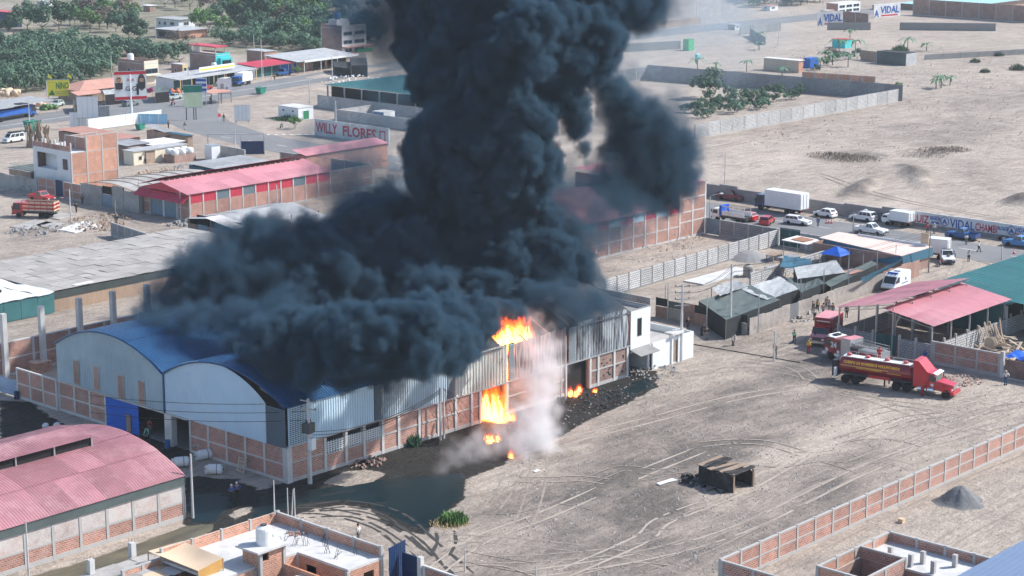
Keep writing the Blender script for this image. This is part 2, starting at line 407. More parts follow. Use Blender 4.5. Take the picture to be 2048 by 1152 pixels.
for b in [(1350, 870, 45, 24, .2, .05), (1150, 1050, 30, 16, .22, 0), (1290, 1000, 9, 5, .4, 0), (1600, 960, 22, 6, .3, .1), (1450, 1080, 22, 6, .3, 0), (1000, 1010, 12, 6, .25, 0), (1800, 850, 22, 5, .25, .1), (1690, 775, 14, 3, .6, .1), (1480, 800, 16, 5, .22, .1), (1330, 850, 20, 6, .2, .15), (1540, 862, 18, 7, .32, .0), (1250, 900, 12, 4, .2, .2), (1300, 1035, 6, 4, .6, 0), (1230, 962, 9, 1.6, .7, .1),
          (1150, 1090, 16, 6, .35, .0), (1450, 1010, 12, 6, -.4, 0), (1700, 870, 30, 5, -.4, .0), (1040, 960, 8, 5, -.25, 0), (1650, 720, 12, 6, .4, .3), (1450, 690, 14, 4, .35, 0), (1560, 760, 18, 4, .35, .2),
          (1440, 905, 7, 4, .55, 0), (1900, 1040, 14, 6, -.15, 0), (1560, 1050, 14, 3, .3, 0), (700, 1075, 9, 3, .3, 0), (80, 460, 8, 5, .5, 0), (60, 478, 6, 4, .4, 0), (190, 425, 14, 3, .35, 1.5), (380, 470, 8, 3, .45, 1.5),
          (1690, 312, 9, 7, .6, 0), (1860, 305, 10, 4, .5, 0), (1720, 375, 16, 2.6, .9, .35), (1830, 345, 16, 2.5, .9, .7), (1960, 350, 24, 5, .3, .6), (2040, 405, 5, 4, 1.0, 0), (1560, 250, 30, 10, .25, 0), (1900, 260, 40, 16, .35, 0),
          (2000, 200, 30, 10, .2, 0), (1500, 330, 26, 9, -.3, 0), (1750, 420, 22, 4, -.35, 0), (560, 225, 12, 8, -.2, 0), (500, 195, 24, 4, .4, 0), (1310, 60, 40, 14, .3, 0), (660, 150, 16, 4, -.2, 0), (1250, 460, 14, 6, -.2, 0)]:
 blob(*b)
veg = smooth(sdist(spx('0,190 160,178 240,160 380,110 640,112 760,95 760,-60 0,-60')), -4, 8) * .8
veg = np.maximum(veg, smooth(sdist(spx('437,8 515,2 520,8 440,16')), -2, 2) * 1.6)
gz = np.zeros(GX.shape)
def mound(px, py, rx, ry, h, rot=0.0):
 c = P(px, py)
 x, y = GX - c[0], GY - c[1]
 ca, sa = math.cos(rot), math.sin(rot)
 x, y = x * ca + y * sa, -x * sa + y * ca
 q = np.hypot(x / rx, y / ry)
 global gz
 gz = np.maximum(gz, h * np.clip(1 - q, 0, 1) ** 1.2 * (.6 + .8 * fbm(GX * .4, GY * .4, 9)))
for b in [(1720, 378, 17, 3, 1.5, .35), (1830, 352, 17, 3, 1.6, .7), (2046, 408, 4, 5, 2.2, 0), (560, 190, 12, 4, 1.5, .2), (620, 182, 9, 4, 1.4, 0), (700, 145, 20, 4, 1.0, .1), (1235, 965, 6, 1.2, .35, .15), (1490, 500, 3, 3, .8, 0), (1490, 505, 5, 3, .7, .3)]:
 mound(*b)
field = smooth(sdist([(288, 60), (288, 248), (330, 248), (425, 248), (700, 260), (900, 60)]), 0, 10)
gz += field * (fbm(GX * .09, GY * .09, 3, 5) - .5) * .9
def gridmesh(name, X, Y, Z, mat, attrs):
 ny, nx = X.shape
 me = bpy.data.meshes.new(name)
 n, q = nx * ny, (nx - 1) * (ny - 1)
 me.vertices.add(n)
 me.vertices.foreach_set('co', np.stack([X, Y, Z], -1).astype(np.float32).ravel())
 i = (np.arange(ny - 1)[:, None] * nx + np.arange(nx - 1)[None]).ravel()
 me.loops.add(q * 4)
 me.loops.foreach_set('vertex_index', np.stack([i, i + 1, i + nx + 1, i + nx], -1).astype(np.int32).ravel())
 me.polygons.add(q)
 me.polygons.foreach_set('loop_start', np.arange(q, dtype=np.int32) * 4)
 me.polygons.foreach_set('use_smooth', np.ones(q, bool))
 for k, a in attrs.items():
  at = me.attributes.new(k, 'FLOAT', 'POINT')
  at.data.foreach_set('value', a.astype(np.float32).ravel())
 me.update(calc_edges=True)
 me.validate()
 me.materials.append(mat)
 return link(bpy.data.objects.new(name, me))
m, nt, b, tc = newmat('sand and gravel')
O = tc.outputs['Object']
att = lambda n: nd(nt, 'ShaderNodeAttribute', attribute_name=n).outputs['Fac']
st = nd(nt, 'ShaderNodeVectorMath', {0: O, 1: (.35, 1.6, 1)}, operation='MULTIPLY').outputs[0]
st2 = nd(nt, 'ShaderNodeVectorMath', {0: nd(nt, 'ShaderNodeVectorRotate', {0: O, 'Angle': .35}, rotation_type='Z_AXIS').outputs[0], 1: (.12, 1.5, 1)}, operation='MULTIPLY').outputs[0]
n1, n2, n3, n4, n5 = noise(nt, O, .022, 4), noise(nt, O, .17, 6, .7), noise(nt, O, 1.6, 4, .7), noise(nt, st, .5, 6, .7), noise(nt, st2, .55, 5, .65)
tone = mth(nt, 'ADD', mth(nt, 'ADD', mth(nt, 'MULTIPLY', mth(nt, 'SUBTRACT', n1, .5), .9), mth(nt, 'MULTIPLY', mth(nt, 'SUBTRACT', n2, .5), 1.1)), mth(nt, 'ADD', mth(nt, 'MULTIPLY', mth(nt, 'SUBTRACT', n4, .5), 1.15), mth(nt, 'MULTIPLY', mth(nt, 'SUBTRACT', n5, .5), .9)))
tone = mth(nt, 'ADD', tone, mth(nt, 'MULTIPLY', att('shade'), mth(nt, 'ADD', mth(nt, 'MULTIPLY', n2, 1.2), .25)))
cr = nd(nt, 'ShaderNodeValToRGB', {0: rng_(nt, tone, -.9, 1.0)})
e = cr.color_ramp.elements
e[0].position, e[0].color = .1, (.55, .478, .405, 1)
e[1].position, e[1].color = .95, (.12, .104, .092, 1)
for p_, c_ in ((.38, (.43, .367, .31, 1)), (.62, (.275, .234, .20, 1))):
 k = e.new(p_); k.color = c_
col = cr.outputs[0]
sp = nd(nt, 'ShaderNodeTexVoronoi', {'Vector': O, 'Scale': 1.1, 'Randomness': 1.0})
spk = mth(nt, 'MULTIPLY', mth(nt, 'LESS_THAN', sp.outputs['Distance'], .17), mth(nt, 'GREATER_THAN', n2, .52))
col = mixc(nt, mth(nt, 'MULTIPLY', spk, .5), col, mixc(nt, mth(nt, 'GREATER_THAN', nd(nt, 'ShaderNodeSeparateXYZ', {0: sp.outputs['Color']}).outputs[0], .72), (.13, .115, .10), (.62, .60, .57)))
col = mixc(nt, mth(nt, 'MULTIPLY', rng_(nt, n3, .35, .7), .38), col, (.22, .20, .185))
vg = att('veg')
col = mixc(nt, mth(nt, 'MULTIPLY', mth(nt, 'MINIMUM', vg, 1.0), rng_(nt, n2, .35, .6, .35, .9)), col, mixc(nt, rng_(nt, vg, .9, 1.4), (.10, .12, .06), (.06, .26, .06)))
w0 = att('wet')
wr = mth(nt, 'ADD', w0, mth(nt, 'ADD', mth(nt, 'MULTIPLY', mth(nt, 'SUBTRACT', noise(nt, O, .55, 6, .7), .5), 1.1), mth(nt, 'MULTIPLY', mth(nt, 'SUBTRACT', n5, .5), .8)))
wf = rng_(nt, wr, .30, .50, 0, 1, True)
pf = rng_(nt, mth(nt, 'ADD', att('pool'), mth(nt, 'MULTIPLY', mth(nt, 'SUBTRACT', n5, .5), 2.6)), .42, .8, 0, 1, True)
mf = rng_(nt, mth(nt, 'ADD', att('mud'), mth(nt, 'MULTIPLY', mth(nt, 'SUBTRACT', n2, .5), 1.2)), .4, .55, 0, 1, True)
wetc = mixc(nt, rng_(nt, n2, .35, .65), (.007, .010, .011), (.026, .028, .028))
col = mixc(nt, mth(nt, 'MULTIPLY', wf, .95), col, wetc)
pf = mth(nt, 'MULTIPLY', pf, wf)
col = mixc(nt, pf, col, (.005, .017, .021))
col = mixc(nt, mf, col, mixc(nt, rng_(nt, noise(nt, st, .35, 5, .7), .35, .65), (.16, .145, .095), (.06, .058, .045)))
nt.links.new(col, b.inputs['Base Color'])
ro = mth(nt, 'SUBTRACT', .95, mth(nt, 'ADD', mth(nt, 'MULTIPLY', wf, .25), mth(nt, 'MAXIMUM', mth(nt, 'MULTIPLY', pf, .42), mth(nt, 'MULTIPLY', mf, .5))), clamp=True)
nt.links.new(ro, b.inputs['Roughness'])
nt.links.new(mth(nt, 'SUBTRACT', .3, mth(nt, 'MULTIPLY', wf, mth(nt, 'SUBTRACT', .24, mth(nt, 'MULTIPLY', pf, .08)))), b.inputs['Specular IOR Level'])
hb = mth(nt, 'ADD', mth(nt, 'MULTIPLY', n3, .35), mth(nt, 'ADD', mth(nt, 'MULTIPLY', n2, 1.4), mth(nt, 'MULTIPLY', n4, 1.0)))
bn = nd(nt, 'ShaderNodeBump', {'Strength': mth(nt, 'MULTIPLY', .85, mth(nt, 'SUBTRACT', 1.0, mth(nt, 'MAXIMUM', pf, mf))), 'Distance': .6, 'Height': hb})
nt.links.new(bn.outputs[0], b.inputs['Normal'])
sand = m
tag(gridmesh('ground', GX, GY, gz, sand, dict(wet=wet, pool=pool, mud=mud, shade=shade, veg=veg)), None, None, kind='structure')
def sheet(name, pts, z, mat, kind='structure'):
 o = part(name, MB().slab([(p[0], p[1], z) for p in pts], .02), mat)
 o['kind'] = kind
 return o
def strip(a, b):
 return [*a, *reversed(b)]
hw_near = [(-300, 270), (100, 322), (238, 372), (255, 375.5), (279, 374.5), (304, 376.7), (328, 382.4), (353, 387), (400, 394), (520, 398), (620, 394), (760, 384), (1200, 350)]
hw_far = [(-300, 290), (100, 338), (236, 384), (256, 388), (281, 392), (311, 393.6), (346, 400), (382, 407), (420, 411), (520, 414), (620, 410), (760, 400), (1200, 366)]
sheet('highway', strip(hw_near, hw_far), .06, asphalt)
tr_a = [(265, -200), (264.5, 140), (264, 180), (264, 300), (266, 318), (271, 340), (279, 361), (286, 376)]
tr_b = [(276, -200), (275.5, 140), (277, 165), (277.5, 200), (277.5, 300), (280, 325), (287, 345), (297, 362), (312, 379)]
sheet('town_road', strip(tr_a, tr_b), .03, asphalt)
for p0, p1 in (((240, 377.6), (278, 382)), ((300, 384.6), (380, 398)), ((395, 401.5), (520, 406.4))):
 sheet('road_marking', [(p0[0], p0[1]), (p1[0], p1[1]), (p1[0], p1[1] + .18), (p0[0], p0[1] + .18)], .085, paint_w)
for k in range(9):
 sheet('road_marking', [(279 + k * 1.15, 323.5 - k * 1.2), (279.5 + k * 1.15, 323.0 - k * 1.2), (280.3 + k * 1.15, 323.8 - k * 1.2), (279.8 + k * 1.15, 324.3 - k * 1.2)], .085, paint_w)
for y in range(110, 330, 9):
 sheet('road_marking', [(270.9, y), (271.1, y), (271.1, y + 3.2), (270.9, y + 3.2)], .055, paint_w)
track_m = M('churned soil', (.275, .238, .207), var=.3, sc_=1.5, rough=1.0, bump=.6, bsc=3)
track_l = M('dry pale soil', (.375, .325, .28), var=.2, sc_=1.5, rough=1.0, bump=.5, bsc=3)
track_w = M('wet track', (.05, .048, .046), var=.35, sc_=.8, rough=.7)
def curve(pts, n=10):
 pts = [pts[0]] + list(pts) + [pts[-1]]
 out = []
 for i in range(1, len(pts) - 2):
  for k in range(n):
   t = k / n
   p0, p1, p2, p3 = pts[i - 1:i + 3]
   out.append(.5 * (2 * p1 + (p2 - p0) * t + (2 * p0 - 5 * p1 + 4 * p2 - p3) * t * t + (3 * p1 - p0 - 3 * p2 + p3) * t ** 3))
 return out + [pts[-2]]
TZ = [.012]
def track(s, mat, gap=1.7, w=.3):
 c = curve(spx(s))
 z = TZ[0]; TZ[0] += .0011
 mb = MB()
 for off in ((-gap / 2, gap / 2) if gap else (0,)):
  L, R_ = [], []
  for i, p in enumerate(c):
   d = (c[min(i + 1, len(c) - 1)] - c[max(i - 1, 0)]).normalized()
   nrm = Vector((-d.y, d.x, 0))
   ww = w * (.5 + .5 * random.random()) * min(1, .25 + min(i, len(c) - 1 - i) * .4)
   L.append(p + nrm * (off - ww / 2)); R_.append(p + nrm * (off + ww / 2))
  for i in range(len(c) - 1):
   if random.random() < .14: continue
   mb.quad(*[(q.x, q.y, z) for q in (L[i], L[i + 1], R_[i + 1], R_[i])])
 tag(part('tyre_track', mb, mat), None, None, kind='structure')
for s, mt in [('610,1018 700,1008 790,1030 860,1090 930,1150', track_w), ('600,1030 720,1030 820,1080 880,1150', track_w), ('640,1042 720,1052 800,1100 850,1150', track_m), ('590,1022 660,1024 760,1052 830,1105', track_w),
              ('860,1150 960,1080 1090,1030 1250,960 1400,900', track_l), ('1000,1110 1050,1040 1075,960 1078,900', track_m), ('980,1020 1010,980 1030,940', track_m), ('890,1062 893,1085 880,1110', track_w),
              ('900,1075 1050,1085 1250,1110 1400,1150', track_m), ('950,1120 1100,1115 1300,1090 1500,1020 1700,930 2048,800', track_m), ('1050,1150 1300,1110 1500,1050 1750,930 2048,820', track_l), ('1250,1150 1400,1100 1600,1000 1800,905 2048,838', track_m),
              ('1120,1150 1280,1080 1330,1040 1480,980 1650,890 1850,820 2048,780', track_l), ('1060,900 1300,840 1500,790 1700,770 1950,800 2048,815', track_l), ('1300,760 1450,740 1580,745 1720,790 1900,850 2048,880', track_m),
              ('1420,700 1520,690 1600,640 1650,590 1780,560 1900,530', track_m), ('1380,740 1500,720 1600,690 1700,620 1830,560', track_l), ('1480,720 1590,735 1640,770 1750,800 1900,820', track_m), ('1700,960 1850,880 2048,800', track_m),
              ('1480,1150 1650,1060 1800,990 2048,880', track_l), ('1500,1160 1700,1060 1900,960 2048,900', track_m), ('1850,1140 1900,1080 2048,1000', track_m), ('160,412 240,430 330,462 420,490', track_m), ('60,400 180,420 300,455 400,488', track_l),
              ('1920,520 1900,560 1880,590', track_m), ('1900,505 1960,520 2030,540', track_m), ('1440,560 1500,540 1560,500', track_m), ('1820,240 1900,200 2048,150', track_l), ('1400,300 1600,262 1800,225 2048,190', track_l), ('1420,330 1600,340 1800,400 2048,440', track_m), ('1660,400 1750,330 1850,270 2048,230', track_l)]:
 track(s, mt, w=.34 if mt is not track_w else .42)
for k in range(22):
 x, y = random.uniform(860, 2040), random.uniform(730, 1150)
 q = P(x, y)
 if not (112 < q.x < 200 and 95 < q.y < 132): continue
 a = random.uniform(-.5, .35)
 L = random.uniform(60, 260)
 track(' '.join(f'{x + L * t * math.cos(a):.0f},{y - 20 * math.sin(PI * t) * random.random() + L * .45 * t * math.sin(a):.0f}' for t in (0, .33, .66, 1)), random.choice((track_m, track_l, track_m)), w=random.uniform(.12, .26), gap=random.choice((1.6, 1.6, 0)))
# ---- haze: thin dry dust and smoke in the air
hz = part('haze', MB().box(-700, -700, -1.2, 2700, 2700, 66), None)
hm = bpy.data.materials.new('thin haze')
hm.use_nodes = True
hm.node_tree.nodes.remove(hm.node_tree.nodes['Principled BSDF'])
hv = nd(hm.node_tree, 'ShaderNodeVolumePrincipled', {'Color': (.82, .91, 1.0, 1), 'Density': .0001})
hm.node_tree.links.new(hv.outputs[0], hm.node_tree.nodes['Material Output'].inputs['Volume'])
hz.data.materials.append(hm)
hz['kind'] = 'stuff'
# ---- building helpers
_pc = {}
def shared(name, key, make, mat, parent, loc, rz=0.0):
 k = (name, key, mat.name if mat else None)
 if k in _pc: return again(_pc[k], parent, loc, rz)
 o = part(name, make(), mat, parent, loc, rz)
 _pc[k] = o
 return o
def wallrun(par, x, y, rz, L, h, bay=3.0, z0=0.0, pm=None, cm=None, cw=.28, th=.16, mid=True, cap=True, plinth=.3, upper=None, skip=(), colh=0.0, colth=.05, first=True, last=True, pname='brick_panel'):
 """Columns with panels of masonry between, along a straight line; every column, panel and beam is a part."""
 pm, cm = pm or brick, cm or conc
 n = max(1, int(round(L / bay)))
 bw = L / n
 ca, sa = math.cos(rz), math.sin(rz)
 at = lambda a, z: (x + ca * a, y + sa * a, z)
 kw = round(bw - cw, 3)
 for i in range(n + 1):
  if (i == 0 and not first) or (i == n and not last): continue
  hh = round(h + colh, 3)
  shared('column', (cw, th, hh, colth), lambda: MB().box(-cw / 2, -th / 2 - colth, 0, cw / 2, th / 2 + colth, hh), cm, par, at(i * bw, z0), rz)
 zs = [(plinth, h / 2 - .09), (h / 2 + .09, h - (.14 if cap else 0))] if mid else [(plinth, h - (.14 if cap else 0))]
 for i in range(n):
  if i in skip: continue
  for j, (a, b_) in enumerate(zs):
   hh = round(b_ - a, 3)
   shared(pname, (kw, th, hh), lambda: MB().box(0, -th / 2, 0, kw, th / 2, hh), (upper if (upper and j == len(zs) - 1) else pm), par, at(i * bw + cw / 2, z0 + a), rz)
  if mid: shared('beam', (kw, th), lambda: MB().box(0, -th / 2 - .02, 0, kw, th / 2 + .02, .18), cm, par, at(i * bw + cw / 2, z0 + h / 2 - .09), rz)
  if cap: shared('coping', (kw, th, 'c'), lambda: MB().box(0, -th / 2 - .03, 0, kw, th / 2 + .03, .14), cm, par, at(i * bw + cw / 2, z0 + h - .14), rz)
  if plinth: shared('plinth', (kw, th, plinth), lambda: MB().box(0, -th / 2 - .04, -.05, kw, th / 2 + .04, plinth), cm, par, at(i * bw + cw / 2, z0), rz)
def fence(label, p0, p1, h, name='brick_wall', group=None, cat='wall', **k):
 p0, p1 = Vector((p0[0], p0[1], 0)), Vector((p1[0], p1[1], 0))
 d = p1 - p0
 t = thing(name, label, cat, p0, math.atan2(d.y, d.x), group)
 wallrun(t, 0, 0, 0, d.length, h, **k)
 return t
def sheets(par, o, u, v, nu, nv, mat, name='roof_sheet', pitch=.35, amp=.035, mats=None, lap=.012, th=0):
 """A plane roof of ribbed sheets laid side by side (each sheet a part), ribs running down v."""
 o, u, v = Vector(o), Vector(u), Vector(v)
 w = u.cross(v).normalized()
 if w.z < 0: w = -w
 du, dv = u / nu, v / nv
 base = None
 for j in range(nv):
  for i in range(nu):
   loc = o + du * i + dv * j + w * (lap * (nv - j) + (lap * .5 if i % 2 else 0))
   if base is None: base = part(name, MB().ribs((0, 0, 0), du * .997, dv * 1.03, w, pitch, amp), mat, par, loc); q = base
   else: q = again(base, par, loc)
   if mats: setmat(q, random.choice(mats))
 return base
def opening(par, face, u, z, w, h, mat, frame=None, name='window', depth=.04, pane='pane', bars=0):
 """A framed window or door set on a wall: face 'x' looks to -X (u along +Y), face 'y' looks to -Y (u along +X); par is at the wall's own corner."""
 t = .07
 mb = MB()
 for a in ((0, 0, w, t), (0, h - t, w, h), (0, t, t, h - t), (w - t, t, w, h - t)): mb.box(a[0], -depth, a[1], a[2], .0, a[3])
 for k in range(bars): mb.box(w * (k + 1) / (bars + 1) - .025, -depth * .8, t, w * (k + 1) / (bars + 1) + .025, 0, h - t)
 rz = 0 if face == 'y' else -PI / 2
 loc = (u, -.003, z) if face == 'y' else (-.003, u + w, z)
 o = part(name, mb, frame or white, par, loc, rz)
 if mat: part(pane, MB().box(t, -.02, t, w - t, -.008, h - t), mat, o)
 return o
def shell(par, dx, dy, h, mat, th=.18, holes_x=(), holes_y=(), hb=None, mats=None, name='wall', z0=0.0):
 """Four upright walls; holes_x are in the -X face (measured along +Y), holes_y in the -Y face (along +X)."""
 mats = mats or [mat] * 4
 part(name, MB().wall_holes(dx, h, th, list(holes_y)), mats[0], par, (0, th / 2, z0))
 part(name, MB().wall_holes(dy - 2 * th, h, th, [(a - th, b_, c - th, d) for a, b_, c, d in holes_x]), mats[1], par, (th / 2, th, z0), PI / 2)
 part(name, MB().box(0, -th / 2, 0, dx, th / 2, h if hb is None else hb), mats[2], par, (0, dy - th / 2, z0))
 part(name, MB().box(0, -th / 2, 0, dy - 2 * th, th / 2, h), mats[3], par, (dx - th / 2, th, z0), PI / 2)
def tankbuild(par, loc, r=.6, h=1.5, mat=None):
 return part('water_tank', MB().lathe([(r * .96, 0), (r, .1), (r, h * .7), (r * .9, h * .82), (r * .5, h * .93), (r * .42, h * .94), (r * .42, h), (0.02, h)], 16), mat or plastic_w, par, loc, smooth=False)
def water_tank(label, loc, r=.6, h=1.5, mat=None, cat='water tank', lid=None):
 t = thing('water_tank', label, cat, loc)
 part('tank_body', MB().lathe([(r * .96, 0), (r, .08), (r, h * .3), (r * 1.02, h * .32), (r, h * .34), (r, h * .72), (r * .93, h * .82), (r * .5, h * .93)], 18), mat or plastic_w, t, smooth=False)
 part('lid', MB().lathe([(r * .42, h * .925), (r * .42, h * .99), (.02, h)], 14), lid or steel_dk, t)
 return t
# ---- the burning warehouse
WX, WY, WL, WM, WW, WB, WE = 122.6, 140.4, 54.2, 19.2, 38.4, 3.65, 7.75     # corner, length, valley, width, brick height, eaves
wh = thing('burning_warehouse', 'twin arched blue warehouse over brick walls with smoke and flames pouring out', 'warehouse', (WX, WY, 0))
fx = lambda px: LX((WX, WY, 2.0), px)
cols = [fx(p) for p in (577, 650, 692, 728, 765, 797, 838, 876, 911, 943, 960, 1014, 1070, 1131, 1180, 1196, 1228, 1254)]
for i, c in enumerate(cols): part('column', MB().box(c - .17, -.1, 0, c + .17, .3, WB), conc_lt, wh)
latt = {1, 2, 3}
for i in range(len(cols) - 1):
 a, b_ = cols[i] + .17, cols[i + 1] - .17
 mid = (a + b_) / 2
 pm = brick if i < 9 else brick_burnt
 if i in (10, 13):          # burnt openings
  continue
 if i == 9: pm = brick
 part('plinth', MB().box(a, -.06, 0, b_, .25, .38), conc, wh)
 if i in latt:
  part('brick_panel', MB().box(0, 0, 0, b_ - a, .16, 1.32), brick, wh, (a, .02, .38))
  fr = part('window', MB().box(a, -.02, 1.7, b_, .18, 1.82), conc, wh)
  mb = MB()
  n = 7
  for k in range(n + 1): mb.box(a + (b_ - a) * k / n - .045, .0, 1.82, a + (b_ - a) * k / n + .045, .12, 3.1)
  for k in range(1, 6): mb.box(a, .01, 1.82 + k * .22 - .04, b_, .11, 1.82 + k * .22 + .04)
  part('lattice', mb, white, fr)
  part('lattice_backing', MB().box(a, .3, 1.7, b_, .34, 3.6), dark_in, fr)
 else:
  for z0, z1 in ((.38, 1.9), (2.08, WB)): part('brick_panel', MB().box(0, 0, 0, b_ - a, .16, z1 - z0), pm, wh, (a, .02, z0))
  part('beam', MB().box(a, -.04, 1.9, b_, .22, 2.08), conc, wh)
for c0, c1 in ((cols[10], cols[11]), (cols[13], cols[14])):
 part('door_jamb', MB().box(c0 + .17, .22, 0, c0 + .3, .4, WB).box(c1 - .3, .22, 0, c1 - .17, .4, WB), conc_dk, wh)
mb = MB()
for k in range(26):
 x, z = random.uniform(cols[15] + .3, cols[17] - .3), random.uniform(.7, 2.9)
 mb.box(x, .005, z, x + random.uniform(.12, .3), .03, z + random.uniform(.1, .28))
part('broken_hole', mb, black, wh)
part('ring_beam', MB().box(0, -.14, WB, WL, .26, WB + .16), steel, wh)
part('dark_backdrop', MB().box(cols[13] + .2, .5, 0, cols[14] - .2, .56, WB), dark_in, wh)  # near-black panel placed to keep the burnt bay dark, painting its interior shade
bays = [(577, 748, siding, 0), (764, 894, siding_sooty, 0), (909, 945, siding_pale, 1), (945, 980, siding_pale, 1), (980, 1014, siding_pale, 1), (1029, 1078, siding_pink, 2), (1078, 1130, siding_pink, 2), (1152, 1196, siding_burnt, 1), (1196, 1226, siding_burnt, 1), (1226, 1254, siding_burnt, 2)]
def eave(x): return WE + .75 * max(0, x) / WL
for a, b_, mt, wv in bays:
 x0, x1 = fx(a), fx(b_)
 wob = [random.uniform(-1, 1) for _ in range(8)]
 hi = lambda t: eave(x0 + (x1 - x0) * t) - WB - .16 - (.12 * wv * abs(math.sin(t * 9 + wob[0])) * (1 if wv > 1 else .3))
 mb = MB()
 nn = max(6, int((x1 - x0) / (.33 if wv == 0 else .5))) * 4
 for i in range(nn + 1):
  t = i / nn
  rib = (0, .06, .06, 0)[i % 4]
  for j in range(5):
   q = j / 4
   bend = (wv if wv > 1 else .25 * wv) * .09 * math.sin(t * 7 + wob[1] * 3 + q * 2.5) * q + (wv if wv > 1 else .12 * wv) * .035 * math.sin(t * 23 + wob[2] * 5 + q * 6)
   mb.v.append((x0 + (x1 - x0) * t + wv * .05 * math.sin(q * 5 + t * 11), -.06 - rib - bend * .8, WB + .16 + hi(t) * q))
 mb.f += [(i * 5 + j, i * 5 + 5 + j, i * 5 + 6 + j, i * 5 + 1 + j) for i in range(nn) for j in range(4)]
 part('siding_sheet', mb, mt, wh)
def louver(par, x0, x1, z0, z1, face='y', mat=louver_m):
 fr = MB()
 sl_ = MB()
 n = int((z1 - z0) / .2)
 if face == 'y':
  fr.box(x0, -.02, z0, x1, .02, z1)
  for k in range(n): sl_.hexa([(x0, -.14, z0 + k * .2), (x1, -.14, z0 + k * .2), (x1, -.03, z0 + k * .2 + .1), (x0, -.03, z0 + k * .2 + .1)], [(x0, -.14, z0 + k * .2 + .03), (x1, -.14, z0 + k * .2 + .03), (x1, -.03, z0 + k * .2 + .13), (x0, -.03, z0 + k * .2 + .13)])
 else:
  fr.box(-.02, x0, z0, .02, x1, z1)
  for k in range(n): sl_.hexa([(-.14, x1, z0 + k * .2), (-.14, x0, z0 + k * .2), (-.03, x0, z0 + k * .2 + .1), (-.03, x1, z0 + k * .2 + .1)], [(-.14, x1, z0 + k * .2 + .03), (-.14, x0, z0 + k * .2 + .03), (-.03, x0, z0 + k * .2 + .13), (-.03, x1, z0 + k * .2 + .13)])
 o = part('louver', fr, black, par)
 part('louver_blade', sl_, mat, o)
for a, b_ in ((749, 763), (895, 908), (1016, 1028), (1136, 1151)): louver(wh, fx(a), fx(b_), WB + .2, eave(fx(a)) - .1)
def arc(y, y0, y1, rise):
 t = (y - y0) / (y1 - y0)
 c = (y1 - y0) / 2
 R_ = (c * c + rise * rise) / (2 * rise)
 return math.sqrt(max(0, R_ * R_ - (y - y0 - c) ** 2)) - (R_ - rise)
def vault_front(y0, y1, mat, cuts, zb):
 ys = [y0] + sorted(q for c in cuts for q in c) + [y1]
 for a, b_ in zip(ys[0::2], ys[1::2]):
  mb = MB()
  n = max(4, int((b_ - a) / .3)) * 4
  for i in range(n + 1):
   y = a + (b_ - a) * i / n
   for z in (zb, WE - .02 + arc(y, y0, y1, 2.75)): mb.v.append((-.05 - (0, .05, .05, 0)[i % 4], y, z))
  mb.f += [(2 * i + 2, 2 * i, 2 * i + 1, 2 * i + 3) for i in range(n)]
  part('gable_sheet', mb, mat, wh)
vault_front(3.0, WM, siding, [], 3.55)
vault_front(WM, WW, siding_grey, [], 3.55)
louver(wh, .1, 3.0, 3.6, WE - .1, 'x')
louver(wh, 0.15, 2.6, WB + .25, WE + .2, 'y')
for py, z0, z1 in ((155, 3.75, 6.55), (195, 3.75, 6.5), (244, 3.7, 6.3), (285, 3.7, 6.3)):
 y = LY((WX, WY, 5), py)
 o = part('wall_slot', MB().box(-.16, y - .55, z0, -.11, y + .55, z1), steel, wh)
 part('slot_brick', MB().box(0, 0, 0, .03, .9, z1 - z0 - .16), brick_dull, o, (-.19, y - .45, z0 + .08))
yd0, yd1, yd2, yd3 = LY((WX, WY, 2), 378), LY((WX, WY, 2), 345), LY((WX, WY, 2), 331), LY((WX, WY, 2), 278)
ys4 = LY((WX, WY, 2), 213)
wallrun(wh, 0.1, .55, PI / 2, yd0 - .75, WB, bay=3.0, pm=brick, cm=conc_lt, cap=False)
wallrun(wh, 0.1, ys4 + .2, PI / 2, WW - ys4 - .3, WB, bay=3.0, pm=brick, cm=conc_lt, cap=False)
part('column', MB().box(-.12, yd1, 0, .6, yd2, 3.6), conc_lt, wh)
part('shutter', MB().ribs((-.02, yd3, 3.5), (0, 0, -3.5), (0, ys4 - yd3, 0), (-1, 0, 0), .22, .035), gate_bright, wh)
o = part('shutter_door', MB().box(-.1, yd3 + 1.3, .1, -.04, yd3 + 2.2, 2.1), steel_dk, wh)
part('door_leaf', MB().box(-.12, yd3 + 1.4, .2, -.1, yd3 + 2.1, 2.0), brick_dull, o)
part('door_head', MB().box(-.16, yd0, 3.42, .2, WW, 3.62), steel, wh)
part('corner_post', MB().box(-.16, -.16, 0, .5, .5, WB), conc_lt, wh)
part('rear_wall', MB().box(WL - .2, .3, 0, WL, WW, WE), brick_burnt, wh)
part('side_wall', MB().box(.1, WW - .2, 0, WL - .2, WW, WE), brick, wh)
part('partition', MB().box(12, 1.0, 0, 12.2, WW - .5, WE - .5), conc_dk, wh)
part('inner_floor', MB().box(.3, .3, .0, WL - .3, WW - .3, .03), conc_dk, wh)
roof_burnt = M('burnt roof sheet', (.06, .07, .085), var=.4, rough=.7, sc_=.4, stain=((.16, .13, .11), .6, .3, .5))
